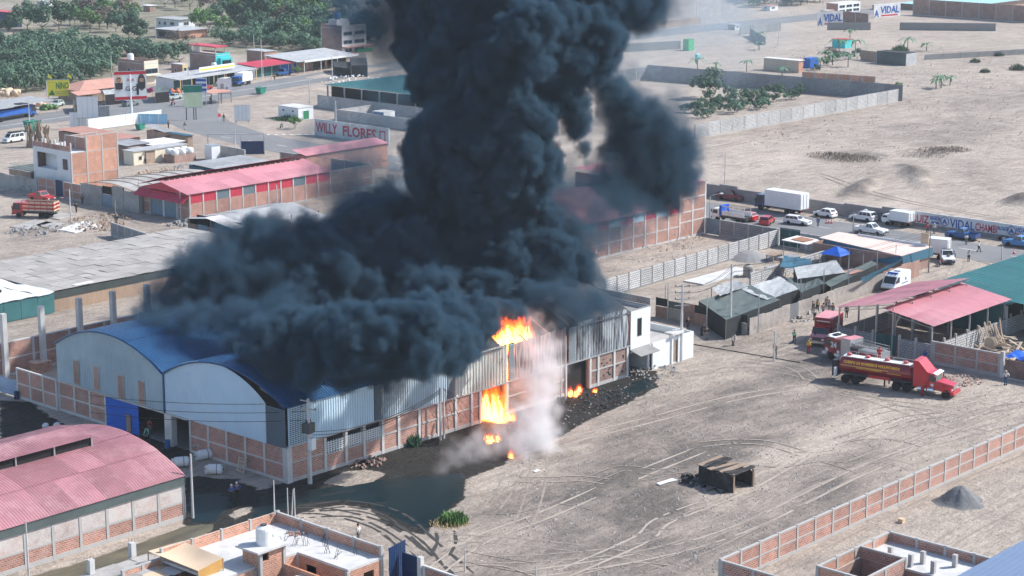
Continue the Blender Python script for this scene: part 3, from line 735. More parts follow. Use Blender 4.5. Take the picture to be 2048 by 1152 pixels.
def vault_roof(par, x0, x1, y0, y1, z0, rise, nx, rows, mat, pitch=.35, amp=.04, over=.25, name='roof_sheet', skip=(), burnt=()):
 na = 4
 c, hw = (y0 + y1) / 2, (y1 - y0) / 2 + over
 R_ = (hw * hw + rise * rise) / (2 * rise)
 th = math.asin(hw / R_)
 dx = (x1 - x0) / nx
 for r in range(rows):
  base = None
  for i in range(nx):
   if (i, r) in skip: continue
   q = None
   if base is None:
    mb = MB()
    n = int(round(dx / pitch)) * 4
    for k in range(n + 1):
     for j in range(na + 1):
      a = -th + 2 * th * (r + (j / na) * 1.015) / rows
      rr = R_ + amp * (0, 1, 1, 0)[k % 4] + .05 * (.5 - j / na) * (1 if a < 0 else -1)
      mb.v.append((dx * k / n, c + rr * math.sin(a), z0 + rise - R_ + rr * math.cos(a)))
    mb.f += [(k * (na + 1) + j, (k + 1) * (na + 1) + j, (k + 1) * (na + 1) + j + 1, k * (na + 1) + j + 1) for k in range(n) for j in range(na)]
    base = q = part(name, mb, mat, par, (x0 + dx * i, 0, 0))
   else: q = again(base, par, (x0 + dx * i, 0, .004 * (i % 2)))
   if (i, r) in burnt: setmat(q, roof_burnt)
vault_roof(wh, -.25, WL, 0, WM, WE + .05, 2.8, 12, 3, roof_blue, skip={(i, 0) for i in (7, 8, 9)} | {(8, 1), (9, 1)}, burnt={(i, j) for i in range(5, 12) for j in range(3)} | {(4, 0)})
vault_roof(wh, -.25, WL, WM, WW, WE + .05, 2.8, 12, 3, roof_blue, burnt={(i, j) for i in range(7, 12) for j in range(3)})
for y0, y1 in ((0, WM), (WM, WW)):
 part('gable_trim', MB().tube([(-.26, y0 + (y1 - y0) * k / 24, WE + .04 + arc(y0 + (y1 - y0) * k / 24, y0, y1, 2.75)) for k in range(25)], .09, 6), roof_blue, wh)
part('valley_post', MB().box(-.2, WM - .1, 3.5, -.05, WM + .1, WE), roof_blue, wh)
part('roof_flap', MB().slab([(-.3, 3.6, WE + 1.5), (1.6, 3.6, WE + 1.6), (1.6, 2.4, WE + 1.25), (-.3, 2.4, WE + 1.2)], .04), steel, wh)
mb = MB()
for k in range(11): mb.tube([(12 + 4 * k, WM * j / 8, WE - .15 + arc(WM * j / 8, 0, WM, 2.7)) for j in range(9)], .1, 5)
part('roof_truss', mb, steel_dk, wh)
of = thing('white_office', 'soot stained white two storey office built against the far end of the warehouse', 'office', (WX + WL + .05, WY, 0))
part('wall', MB().wall_holes(4.0, 7.9, .2, [(1.5, 4.6, 2.3, 6.8), (.2, 0, 3.6, 2.7)]), white, of, (0, .1, 0))
part('wall', MB().box(0, 0, 0, .2, 9, 7.9), white, of, (3.8, .2, 0))
part('wall', MB().box(0, 9.0, 0, 4.0, 9.2, 8.6), white, of)
part('upper_room', MB().box(.4, 9.4, 6.0, 4.0, 17, 10.2), white, of)
part('roof', MB().box(0, .2, 7.3, 3.8, 9.0, 7.5), conc_dk, of)
opening(of, 'y', 1.5, 4.6, .8, 2.2, black, steel_dk)
part('canopy', MB().slab([(.1, -1.7, 2.7), (3.8, -1.7, 2.75), (3.8, 0, 3.25), (.1, 0, 3.2)], .08), conc_dk, of)
part('soot_panel', MB().box(-.02, -.03, .0, .18, .0, 7.9), wood_burnt, of)
part('parapet', MB().box(0, -.02, 7.9, 4.02, .2, 8.0).box(3.8, .2, 7.9, 4.02, 9.2, 8.0), conc_dk, of)
part('window', MB().box(1.2, 9.28, 8.0, 3.4, 9.38, 9.2), steel_dk, of)
yard = thing('white_yard_wall', 'white rendered yard wall with a timber door at the end of the warehouse', 'wall', (WX + WL + 4.1, WY - .3, 0))
part('wall', MB().wall_holes(8.2, 3.3, .2, [(3.9, .1, 4.9, 2.9)]), white, yard)
part('wall', MB().box(0, -.1, 0, .2, 8, 3.3), white, yard, (8.0, .2, 0))
part('gate_post', MB().box(3.6, -.25, 0, 3.9, .2, 3.7).box(4.9, -.25, 0, 5.2, .2, 3.7), white, yard)
part('gate_lintel', MB().box(3.3, -.6, 3.7, 5.6, .7, 3.95), conc_lt, yard)
d = part('door', MB().box(3.95, -.06, .1, 4.85, .0, 2.88), wood, yard)
part('handle', MB().box(4.68, -.1, 1.3, 4.76, -.06, 1.45), steel, d)
part('yard_slab', MB().box(.0, .2, 2.4, 8.0, 7.8, 2.5), conc, yard)
bd = thing('block_store', 'small grey block store room behind the white office', 'shed', (WX + WL + 5.5, WY + 10.5, 0))
shell(bd, 6, 5, 3.6, block_grey)
part('roof', MB().box(-.2, -.2, 3.6, 6.2, 5.2, 3.75), conc_dk, bd)
bd = thing('brick_store', 'flat roofed brick room with a grey top near the rear of the warehouse', 'shed', (WX + WL + 7, WY + 19, 0))
shell(bd, 5, 6, 4.4, brick_orange)
part('roof', MB().box(-.3, -.3, 4.4, 5.3, 6.3, 4.6), roof_zinc, bd)
# ---- faded red vaulted warehouse, near corner of the yard
pw = thing('vaulted_warehouse', 'arched warehouse with faded red sheet roof and brick walls beside the muddy lane', 'warehouse', (74, 139.9, 0))
wallrun(pw, 0, 0, 0, 35.1, 3.4, bay=2.93, pm=brick, upper=brick_pale, cm=conc, cw=.3, cap=False, plinth=.42)
part('fascia', MB().box(0, -.22, 3.4, 35.3, -.16, 4.2), net_grey, pw)
part('fascia_top', MB().box(-.2, -.26, 4.2, 35.35, .2, 4.28), steel_dk, pw)
part('end_wall', MB().box(34.9, .1, 0, 35.1, 20, 4.2), brick_pale, pw)
part('rear_wall', MB().box(0, 19.9, 0, 34.8, 20.1, 4.2), brick_pale, pw)
vault_roof(pw, -1, 35.3, 0, 20.1, 4.22, 2.55, 12, 5, roof_pink, pitch=.3, amp=.035, over=.3)
xm = P(172, 892, 6.35)[0] - 74
part('monitor_roof', MB().ribs((-1, 7.4, 7.55), (xm + 1, 0, 0), (0, 2.9, .55), (0, -.2, .98), .3, .035).ribs((-1, 13.2, 7.55), (xm + 1, 0, 0), (0, -2.9, .55), (0, .2, .98), .3, .035), roof_pink, pw)
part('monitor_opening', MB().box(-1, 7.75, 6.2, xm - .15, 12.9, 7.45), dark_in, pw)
mb = MB()
for k in range(5): mb.box(xm - .2 - 4.2 * k, 7.6, 6.3, xm - .05 - 4.2 * k, 7.72, 7.6)
part('monitor_post', mb, steel, pw)
part('meter_box', MB().box(35.1, .1, .4, 35.45, .5, 2.3), conc_lt, pw)
# ---- unfinished brick house at the bottom edge
hs = thing('unfinished_house', 'unfinished brick house with pale flat roof slab, stair tower and open well', 'house', (96, 112.9, 0))
part('roof_slab', MB().slab([(0, 6.3, 3), (6.6, 6.3, 3), (8.95, 6.3, 3), (8.95, 0, 3), (13, 0, 3), (13, 13.5, 3), (0, 13.5, 3)], .22), conc_lt, hs)
for (x, y, rz, L, b) in ((0, 13.4, 0, 13.0, 3.2), (12.9, 13.4, -PI / 2, 13.3, 3.3)):
 wallrun(hs, x, y, rz, L, .95, bay=b, z0=3.0, pm=brick_orange, cm=conc, mid=False, cap=rz != 0, plinth=0, cw=.26, colh=.08)
part('wall', MB().wall_holes(13.0, 2.78, .16, []), brick_dull, hs, (0, 13.4, 0))
part('wall', MB().wall_holes(13.3, 2.78, .16, []), brick_dull, hs, (12.9, .05, 0), PI / 2)
part('wall', MB().wall_holes(4.0, 2.78, .16, [(1.7, 0, 2.9, 2.2)]), brick_orange, hs, (9.0, .06, 0))
part('wall', MB().wall_holes(6.2, 2.78, .16, [(.6, .9, 1.6, 2.1), (3.9, .6, 5.2, 2.2)]), brick_orange, hs, (9.0, .05, 0), PI / 2)
part('wall', MB().wall_holes(9.0, 2.78, .16, [(4.4, 0, 5.4, 2.1)]), brick_orange, hs, (0, 6.4, 0))
part('inner_wall', MB().box(6.8, 1.0, 0, 6.95, 6.3, 2.7), brick_orange, hs)
part('inner_slab', MB().slab([(1.0, 0, 2.3), (6.8, 0, 2.3), (6.8, 3.6, 2.3), (1.0, 3.6, 2.3)], .2), conc_lt, hs)
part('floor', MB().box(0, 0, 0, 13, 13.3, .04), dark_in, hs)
for (x, y) in ((8.95, .1), (8.95, 6.2), (12.85, .1), (4.2, 6.25)): part('column', MB().box(x - .15, y - .15, 0, x + .15, y + .15, 2.8), conc, hs)
tw = part('stair_tower', MB().wall_holes(2.6, 4.4, .16, [(.15, 3.5, .9, 4.15)]), brick_orange, hs, (4.3, 5.75, 0))
part('tower_wall', MB().box(0, -.08, 0, 2.1, .08, 4.4), brick_orange, hs, (4.35, 5.8, 0), PI / 2)
part('tower_wall', MB().box(0, -.08, 0, 2.1, .08, 4.4), brick_orange, hs, (6.85, 5.8, 0), PI / 2)
part('tower_wall', MB().box(0, -.08, 0, 2.6, .08, 4.4), brick_orange, hs, (4.3, 7.9, 0))
for x, y in ((4.3, 5.72), (6.88, 5.72), (6.88, 7.93)): part('tower_column', MB().box(x - .14, y - .14, 0, x + .14, y + .14, 4.4), conc, hs)
part('tower_slab', MB().box(3.7, 5.3, 4.4, 7.2, 8.2, 4.56), conc_lt, hs)
mb = MB()
for (x, y) in ((9.2, 8.2), (9.9, 7.6), (10.6, 7.0), (11.6, 5.6), (10.4, 4.2), (10.2, 2.6), (11.9, 2.2), (7.8, 9.6), (8.9, 9.1), (12.3, 6.6)):
 for k in range(5): mb.tube([(x + random.uniform(-.3, .3), y + random.uniform(-.3, .3), 3), (x + random.uniform(-.32, .32), y + random.uniform(-.32, .32), 3.5 + random.random() * .5)], .02, 3)
o = part('rebar', mb, steel_dk, hs)
mb = MB()
for k in range(16): mb.cbox((11.8 + random.uniform(-.8, .6), 9.6 + random.uniform(-1, 1), 3.07 + .02 * k % .2), (.25, .13, .13))
o = part('loose_brick', mb, brick_dull, hs)
water_tank('white plastic water tank standing on the brick stair tower', (101.6, 119.6, 4.56), .68, 1.75)
tp = thing('shade_awning', 'tan and orange cloth awning stretched over the corner of the house slab', 'awning', (0, 0, 0))
q = [P(365, 1082, 3.9), P(446, 1116, 4.1), P(396, 1142, 3.7), P(296, 1102, 3.7)]
mb = MB(); n = 8
for i in range(n + 1):
 for j in range(n + 1):
  a, b_ = i / n, j / n
  p = (q[0] * (1 - a) + q[1] * a) * (1 - b_) + (q[3] * (1 - a) + q[2] * a) * b_
  mb.v.append((p.x, p.y, p.z - .35 * math.sin(PI * a) * math.sin(PI * b_)))
mb.f += [(i * (n + 1) + j, (i + 1) * (n + 1) + j, (i + 1) * (n + 1) + j + 1, i * (n + 1) + j + 1) for i in range(n) for j in range(n)]
part('cloth', mb, tarp_tan, tp, smooth=True)
a, b_ = q[1], q[2]
part('hanging_cloth', MB().quad(a, b_, b_ - Vector((0, 0, 1.2)), a - Vector((0, 0, .9))), tarp_orange, tp)
part('awning_pole', MB().tube([a, (a.x, a.y, 0)], .05, 6).tube([b_, (b_.x, b_.y, 0)], .05, 6).tube([q[0], (q[0].x, q[0].y, 0)], .05, 6).tube([q[3], (q[3].x, q[3].y, 0)], .05, 6), wood, tp)
pr_ = thing('patched_roof_shelter', 'low shelter roofed with a patchwork of grey mats and pale sheets', 'shelter', (88, 120, 0))
mb = MB()
for x in (0, 4.2, 8.4):
 for y in (.3, 4.5, 8.7): mb.box(x, y, 0, x + .15, y + .15, 2.5)
part('post', mb, wood, pr_)
ml = [mat_grey, mat_grey, tarp_white, net_grey, tarp_tan, roof_zinc, mat_grey]
for i in range(5):
 for j in range(5):
  if i == 4 and j < 2: continue
  x, y = i * 1.75 - .2, j * 1.85 - .2
  k = (x + y * .2) * 0
  part('roof_patch', MB().slab([(x, y, 2.55 + random.random() * .12), (x + 1.9, y + random.uniform(-.1, .2), 2.6 + random.random() * .12), (x + 1.9, y + 2.0, 2.62 + random.random() * .1), (x, y + 2, 2.6 + random.random() * .12)], .03), ml[(i * 3 + j * 5 + i * j) % 7], pr_)
def square_column(label, x, y, z0, h, w=.5, group=None, mat=None):
 t = thing('concrete_column', label, 'column', (x, y, z0), 0, group)
 part('shaft', MB().box(-w / 2, -w / 2, 0, w / 2, w / 2, h), mat or conc_lt, t)
 mb = MB()
 for a, b_ in ((-1, -1), (1, -1), (1, 1), (-1, 1)): mb.tube([(a * w * .35, b_ * w * .35, h), (a * w * .36, b_ * w * .36, h + .45)], .012, 3)
 part('rebar', mb, steel_dk, t)
 return t
square_column('pale square column between the muddy lane and the patchwork roof, beside the tan awning', 95.4, 129.6, 0, 3.9, .5)
square_column('pale square column rising from the patchwork roof edge by the muddy lane', 90.6, 128.9, 0, 3.9, .5)
square_column('short white stub column at the frame edge below the brick vaulted warehouse', 84.5, 129.9, 0, 3.6, .5)
part_l = fence('low brick wall with concrete columns closing the unfinished house off from the lane', (92, 126.4), (96, 126.4), 3.2, bay=2, pm=brick_orange, mid=False)
g1 = thing('blue_metal_gate', 'tall dark blue ribbed gate panel beside the unfinished house', 'gate', (109.2, 112.4, 0), math.radians(12))
part('gate_leaf', MB().ribs((0, 0, .1), (2.6, 0, 0), (0, 0, 3.7), (0, -1, 0), .3, .03), gate_blue, g1)
part('gate_frame', MB().box(0, .01, .1, 2.6, .06, .2).box(0, .01, 3.7, 2.6, .06, 3.8).box(0, .01, 1.9, 2.6, .06, 2.0), gate_blue, g1)
g2 = thing('blue_metal_gate', 'half open dark blue sheet gate leaf next to the white gate column', 'gate', (110.9, 112.5, 0), -PI / 2)
part('gate_leaf', MB().box(0, -.03, .1, 2.1, .03, 3.0), gate_blue, g2)
part('gate_frame', MB().box(0, .04, .1, 2.1, .08, .2).box(0, .04, 2.9, 2.1, .08, 3.0), gate_blue, g2)
square_column('white gate column between the blue gates and the brick wall', 110.6, 110.0, 0, 3.3, .42)
fence('brick wall with white cap running away from the blue gates', (110.7, 109.6), (110.7, 92), 2.6, bay=2.9, pm=brick, cm=conc_lt)
# ---- long brick wall and the small walled roof, bottom right
fence('long red brick wall with grey columns crossing the dirt lot', (128.8, 92.0), (200.5, 91.6), HT((160, 92, 0), 933 + 15) if False else 2.55, bay=2.9, pm=brick, cm=conc, cw=.24, colh=.06)
fence('short brick wall returning from the near end of the long wall', (128.8, 91.8), (128.8, 82), 2.5, bay=2.9, pm=brick, cm=conc)
rb = thing('walled_roof', 'flat concrete roof ringed by low brick parapets with column stubs', 'house', (130.0, 72.0, 0))
part('roof_slab', MB().slab([(6.4, 0, 3), (11.3, 0, 3), (11.3, 11, 3), (6.4, 11, 3)], .2), conc_lt, rb)
part('wall', MB().box(6.4, 0, 0, 11.2, 10.9, 2.78).box(0, .1, 0, .16, 10.9, 2.85).box(.16, 10.75, 0, 6.4, 10.9, 2.85).box(.16, 6.5, 0, 6.4, 6.65, 2.85), brick_dull, rb)
part('floor', MB().box(.16, .1, 0, 6.4, 10.7, .08), dark_in, rb)  # near-black colour paints the shade at the bottom of the hole
wallrun(rb, 0, 11.0, 0, 11.3, 1.0, bay=2.85, z0=2.9, pm=brick_orange, cm=conc, mid=False, plinth=0, colh=.05)
wallrun(rb, 11.2, 11.0, -PI / 2, 11, 1.0, bay=2.75, z0=2.9, pm=brick, cm=conc, mid=False, plinth=0, colh=.05)
wallrun(rb, 6.4, 11.0, -PI / 2, 4.4, 1.0, bay=4.4, z0=2.9, pm=brick, cm=conc, mid=False, plinth=0)
wallrun(rb, 0, 6.6, 0, 6.4, 1.0, bay=3.2, z0=2.9, pm=brick, cm=conc, mid=False, plinth=0)
wallrun(rb, 0.05, 11.0, -PI / 2, 11, 1.0, bay=2.75, z0=2.9, pm=brick_orange, cm=conc, mid=False, plinth=0)
wallrun(rb, 0, .1, 0, 11.3, 1.0, bay=2.85, z0=2.9, pm=brick, cm=conc_lt, mid=False, plinth=0)
for x, y in ((7.4, 8.6), (7.0, 6.4), (8.3, 6.0), (6.9, 4.2), (9.4, 3.6)):
 part('column_stub', MB().box(x - .18, y - .18, 3, x + .18, y + .18, 4.1), conc, rb)
br_ = thing('blue_roof_shed', 'shed with a ribbed pale blue roof cut by the bottom right corner', 'shed', (133, 58, 0))
part('wall', MB().box(.3, 0, 0, 20, 14.6, 3.9), block, br_)
sheets(br_, (-.2, 15.1, 4.0), (21, 0, 0), (0, -8, .9), 7, 2, roof_blue2, pitch=.3, amp=.04)
# ---- perimeter behind the warehouse
rw = fence('brick perimeter wall with tall white columns behind the arched warehouse', (110, 195.8), (178, 195.8), 4.15, bay=5.4, pm=brick, cm=conc_lt, cw=.3)
for i, px in enumerate((5, 80, 155, 222, 290, 360)):
 p = Vector((127, 195.2, 0)); p.x += LX(p, px + 9)
 square_column(['first tall white column', 'second tall white column', 'third tall white column', 'fourth tall white column', 'fifth tall white column half veiled by smoke', 'sixth tall white column deep in the smoke'][i] + ' along the brick perimeter wall', p.x, 195.3, 0, 7.8, .62, 'tall columns of the perimeter wall')
fence('brick yard wall joining the warehouse front to the blue fence', (122.5, 186.6), (122.5, 179.0), 3.6, bay=2.7, pm=brick, cm=conc_lt)
bf = thing('blue_sheet_fence', 'low fence of pale blue ribbed sheets at the frame edge', 'fence', (122.4, 193, 0), -PI / 2)
for k in range(3): part('fence_sheet', MB().ribs((k * 2.1, 0, .1), (0, 0, 1.9), (2.08, 0, 0), (0, -1, 0), .32, .03), M('fence blue', (.25, .40, .56), rough=.5) if k == 0 else bpy.data.materials['fence blue'], bf)
bar = thing('blue_barrel', 'dark blue drum beside the corner column of the yard wall', 'barrel', (122.1, 186.4, 0))
part('drum', MB().lathe([(.3, 0), (.31, .3), (.3, .32), (.3, .62), (.31, .64), (.3, .9), (.02, .9)], 14), gate_blue, bar)
bar = thing('blue_barrel', 'light blue drum in front of the middle doorway column', 'barrel', (121.9, 158.6, 0))
part('drum', MB().lathe([(.3, 0), (.31, .3), (.3, .32), (.3, .62), (.31, .64), (.3, .9), (.02, .9)], 14), plastic_b, bar)
bp = thing('brick_pile', 'stack of loose red bricks by the perimeter wall', 'brick stack', P(75, 748))
b0 = None
for k in range(60):
 x, y, z = (k % 5) * .42, (k // 5 % 4) * .5, (k // 20) * .42
 loc = (x + random.uniform(-.06, .06), y + random.uniform(-.06, .06), z)
 if b0 is None: b0 = part('brick', MB().box(0, 0, 0, .4, .46, .4), brick_orange, bp, loc)
 else: again(b0, bp, loc, random.uniform(-.08, .08))
def sack(label, p, mat, n, s=.55, name='sack_heap', cat='sacks'):
 t = thing(name, label, cat, p)
 for k in range(n):
  x, y, z = random.uniform(-1, 1) * s * 1.3, random.uniform(-1, 1) * s * 1.3, .2 + .3 * (k % 3)
  part('sack', MB().lathe([(.05, -.5 * s), (.35 * s, -.42 * s), (.45 * s, 0), (.38 * s, .4 * s), (.06, .52 * s)], 9, ax='x'), mat, t, (x, y, z), random.uniform(0, 6), smooth=True)
 return t
sack('heap of white sacks against the perimeter wall', P(98, 728), tarp_white, 10)
sack('white bundle lying on dark ground behind the faded red vault', P(95, 866), tarp_white, 6, .7)
def canister(label, p, rz):
 t = thing('white_canister', label, 'gas canister', (p[0], p[1], 0), rz)
 part('tank', MB().lathe([(.2, -.78), (.46, -.7), (.52, -.55), (.52, .55), (.46, .7), (.2, .78)], 18, (0, 0, .52), 'x'), plastic_w, t, smooth=True)
 mb = MB()
 for a in range(6): mb.box(-1.0, .36 * math.cos(a * PI / 3) - .07, .47 + .36 * math.sin(a * PI / 3) - .07, -.68, .36 * math.cos(a * PI / 3) + .07, .47 + .36 * math.sin(a * PI / 3) + .07)
 part('foot_ring', mb, plastic_w, t)
 part('valve', MB().lathe([(.08, .76), (.08, .94), (.02, .96)], 8, (0, 0, .52), 'x'), steel_dk, t)
 part('strap', MB().lathe([(.525, .2), (.535, .2), (.535, .26), (.525, .26)], 18, (0, 0, .52), 'x'), steel_dk, t)
canister('white gas canister lying nearest the street lamp', P(363, 933), -.6)
canister('white gas canister lying closest to the warehouse wall', P(410, 918), -.35)
canister('white gas canister lying apart, lowest on the bare ground', P(430, 948), -.85)
sack('grey plastic bundle between two white canisters', P(392, 910), tarp_grey, 5, .5)
pl = thing('wooden_pallet', 'wooden pallet leaning on the brick wall near the corner', 'pallet', (121.6, 145.9, 0), PI / 2)
for k in range(5): part('slat', MB().box(0, 0, .1 + k * .33, 1.1, .03, .24 + k * .33), wood_pale, pl, rot=(.25, 0, 0))
for k in range(3): part('stringer', MB().box(k * .5, .03, .05, k * .5 + .1, .12, 1.65), wood_pale, pl, rot=(.25, 0, 0))
def lot(bx, by, rx, lx, ty):
 p = P(bx, by)
 return p, LX(p, rx), LY(p, lx), HT(p, ty)
# ---- open sheds with faded red roofs, right
gs = thing('open_shed', 'open steel shed with two faded red roof slopes above grey block walls', 'shed', (206.1, 116.4, 0))
GY_ = 13.5
wallrun(gs, 0, 0, PI / 2, 4.6, 2.4, bay=2.3, pm=block_grey, cm=conc, cw=.26, mid=False, cap=False, plinth=.1, colh=.5)
wallrun(gs, 0, 8.4, PI / 2, GY_ - 8.4, 2.4, bay=2.55, pm=block_grey, cm=conc, cw=.26, mid=False, cap=False, plinth=.1, colh=.5)
wallrun(gs, 0, 0, 0, 34, 2.3, bay=2.9, pm=block, cm=conc, cw=.2, mid=False, cap=False, plinth=.1, colh=.45)
wallrun(gs, 0, GY_, 0, 18, 2.3, bay=2.9, pm=block_grey, cm=conc, cw=.2, mid=False, cap=False, plinth=.1)
gt = part('gate', MB().ribs((0, 5.0, .1), (0, 3.2, 0), (0, 0, 2.5), (-1, 0, 0), .4, .02), gate_green, gs)
part('gate_frame', MB().box(-.05, 5.0, .1, .05, 5.08, 2.6).box(-.05, 6.55, .1, .05, 6.65, 2.6).box(-.05, 8.12, .1, .05, 8.2, 2.6), steel_dk, gt)
for x in (0, 4.6, 9.2, 13.8, 18.2):
 for y, h in ((.1, 4.75), (5.6, 6.0), (8.0, 6.0), (GY_ - .1, 4.9)):
  shared('post', (h,), lambda: MB().box(-.08, -.08, 0, .08, .08, h), steel, gs, (x, y, 0))
mb = MB()
for x in (0, 4.6, 9.2, 13.8, 18.2):
 mb.tube([(x, 0, 4.75), (x, 6.9, 5.95)], .06, 4).tube([(x, 0, 4.4), (x, 6.9, 5.5)], .05, 4).tube([(x, 5.5, 6.55), (x, GY_, 4.95)], .06, 4).tube([(x, 5.5, 6.1), (x, GY_, 4.6)], .05, 4)
 for k in range(6): mb.tube([(x, 1.1 * k, 4.4 + .19 * k), (x, 1.1 * k + .55, 4.85 + .19 * k)], .03, 3).tube([(x, GY_ - 1.2 * k, 4.6 + .22 * k), (x, GY_ - 1.2 * k - .6, 5.05 + .24 * k)], .03, 3)
part('truss', mb, steel, gs)
sheets(gs, (-.6, -.5, 4.85), (19.6, 0, 0), (0, 7.2, 1.15), 7, 2, roof_rose, pitch=.28, amp=.03)
sheets(gs, (-.6, GY_ + .3, 5.0), (19.6, 0, 0), (0, -8.0, 1.75), 7, 2, roof_rose, pitch=.28, amp=.03)
part('net_wall', MB().box(17.9, .3, .1, 18.0, GY_ - .3, 4.2), net_teal, gs)
ts = thing('teal_roof_shed', 'wide shed with long teal ribbed roof behind the faded red slopes', 'shed', (224.5, 100, 0))
sheets(ts, (0, 28.3, 4.9), (29.5, 0, 0), (0, -12.2, -.75), 12, 2, roof_teal, pitch=.8, amp=.06)
sheets(ts, (0, 4, 4.2), (29.5, 0, 0), (0, 12.1, .5), 10, 1, roof_teal, pitch=.8, amp=.06)
for x in range(0, 30, 5):
 shared('post', ('teal', 4.0), lambda: MB().box(-.15, -.15, 0, .15, .15, 4.0), conc_lt, ts, (x + .2, 16.4, 0))
 shared('post', ('teal', 4.8), lambda: MB().box(-.1, -.1, 0, .1, .1, 4.8), steel, ts, (x + .2, 28.0, 0))
part('net_wall', MB().box(.2, 16.6, 0, 29, 16.7, 3.9), net_black, ts)
part('rear_wall', MB().box(29, 0, 0, 29.2, 28, 4.0), block_grey, ts)
fence('purple brick wall with grey frames beside the open shed and the tanker', (206.1, 116.1), (206.1, 107.3), 2.9, bay=2.93, pm=brick, cm=conc, plinth=.45)
square_column('white gate column at the end of the purple brick wall by the junk yard', 206.1, 106.9, 0, 3.2, .4)
bg = thing('brown_gate', 'rusty brown sheet gate of the junk yard at the right edge', 'gate', (206.2, 106.6, 0), -PI / 2)
for k in range(4): part('gate_panel', MB().box(k * 2.0 + .03, -.03, .15, k * 2.0 + 1.97, .03, 2.3), M('rusty brown sheet', (.20, .12, .11), var=.25, rough=.8, stain=((.33, .25, .22), .6, .6)) if k == 0 else bpy.data.materials['rusty brown sheet'], bg)
part('gate_sill', MB().box(0, -.15, 0, 8, .15, .12), conc_lt, bg)
jt = thing('blue_tarpaulin', 'crumpled bright blue tarpaulin over the junk yard wall', 'tarpaulin', (207, 101, 0))
mb = MB()
for i in range(9):
 for j in range(5): mb.v.append((j * .8, i * .8, 2.2 + .35 * random.random()))
mb.f += [(i * 5 + j, i * 5 + j + 1, i * 5 + 6 + j, i * 5 + 5 + j) for i in range(8) for j in range(4)]
part('sheet', mb, tarp_blue, jt)
part('heap_below', MB().lathe([(2.6, 0), (2.4, 1.2), (1.6, 2.1), (.1, 2.2)], 9, (1.7, 3.2, 0)), wood_pale, jt)
jk = thing('lumber_heap', 'heap of planks, poles and offcuts behind the purple brick wall', 'lumber heap', (209, 104, 0))
for k in range(110):
 a = random.uniform(-.5, .5) + (PI / 2 if random.random() < .6 else 0)
 L = random.uniform(1.2, 4.0)
 x, y, z = random.uniform(0, 12), random.uniform(0, 9.5), random.uniform(.2, 1.9) * random.random() + .3
 o = shared('plank', (k % 9,), lambda: MB().box(-L / 2, -.1 - .02 * (k % 4), -.04, L / 2, .1 + .02 * (k % 4), .05), wood_pale if k % 2 else wood, jk, (x, y, z), a)
 o.rotation_euler = (random.uniform(-.2, .2), random.uniform(-.25, .25), a)
for k in range(12):
 o = part('leaning_plank', MB().box(-.12, -.04, 0, .12, .04, random.uniform(2.2, 3.6)), wood, jk, (8 + random.random() * 4, 9.8 + random.random(), 0))
 o.rotation_euler = (-.35 + random.uniform(-.1, .1), random.uniform(-.2, .2), random.uniform(-.3, .3))
for (x, y, z, r) in ((5.5, 9, 1.6, .75), (7.6, 9.2, 1.8, .35)):
 part('cable_drum', MB().lathe([(r, -.3), (r, -.22), (r * .5, -.2), (r * .5, .2), (r, .22), (r, .3), (.02, .3)], 18, (x, y, z), 'x'), wood_pale, jk)
for k in range(5):
 x, y = random.uniform(1, 6), random.uniform(6, 9.5)
 part('old_tyre', MB().lathe([(.2, -.12), (.4, -.12), (.43, 0), (.4, .12), (.2, .12)], 14, (x, y, .6 + random.random())), rubber, jk)
sk = thing('scrap_shack', 'grey shack with sagging zinc roof at the right edge of the junk yard', 'shack', (224, 99, 0))
shell(sk, 10, 10, 3.2, wood)
sheets(sk, (-.5, -.5, 3.5), (11, 0, 0), (0, 11, .5), 5, 3, roof_zinc, pitch=.4)
part('doorway', MB().box(-.1, 3, 0, -.02, 5.5, 2.6), dark_in, sk)
# ---- fenced compound of tents and nets
FC = Vector((202.9, 141.3, 0))
fw = thing('board_fence', 'long patched fence of grey boards turning brown toward the town road', 'fence', FC)
L = 46.0
i = 0
x = 0.0
adobe = M('mud plastered board', (.36, .325, .30), var=.28, sc_=.9, rough=.95, rnd=.10, stain=((.20, .18, .17), .7, .5, .48), bump=.3)
board_br = M('brown board', (.33, .21, .17), var=.22, sc_=.9, rough=.9, rnd=.16, stretch=(4, 4, .5))
while x < L:
 w = random.uniform(1.5, 2.4) if x < 34 else random.uniform(1.1, 1.6)
 mt = adobe if x < 8 or 10.5 < x < 34 else (M('tin door', (.17, .18, .19), var=.2) if x < 10.5 else board_br)
 part('board', MB().box(0, -.06, 0, min(w, L - x) - .03, .06, 2.25 + random.uniform(-.1, .12) + (.25 if x > 34 else 0)), mt, fw, (x, 2.1 * x / L + random.uniform(-.04, .04), 0))
 x += w
 i += 1
ff = thing('board_fence', 'low fence of brick and mud boards with dark netting facing the burnt office', 'fence', FC + Vector((0, .3, 0)), PI / 2)
for k in range(7):
 part('board', MB().box(k * 2.15 + .02, -.08, 0, k * 2.15 + 2.1, .08, 1.55 + random.uniform(-.08, .1)), [adobe, brick_dull, brick_dull, board_br, brick_dull, adobe, brick_dull][k], ff)
 part('net_panel', MB().box(k * 2.15 + .02, -.02, 1.6, k * 2.15 + 2.12, .02, 2.6 + random.uniform(-.1, .1)), [net_black, board_br, net_grey, net_black, board_br, net_grey, net_black][k], ff)
fence('grey block wall closing the compound toward the white office', (202.7, 157.5), (202.7, 171), 2.5, bay=2.3, pm=block, cm=conc, mid=False)
fence('upper pale block wall running from the smoke to the teal gate', (200.7, 168.2), (253.6, 171.6), 2.6, bay=2.95, pm=block, cm=conc_dk, cw=.24, mid=False, cap=False, plinth=.2, colh=.1)
fence('lower pale block wall beside the tarpaulin tents', (226, 157.4), (252.9, 158.8), 2.1, bay=3.0, pm=block, cm=conc, mid=False)
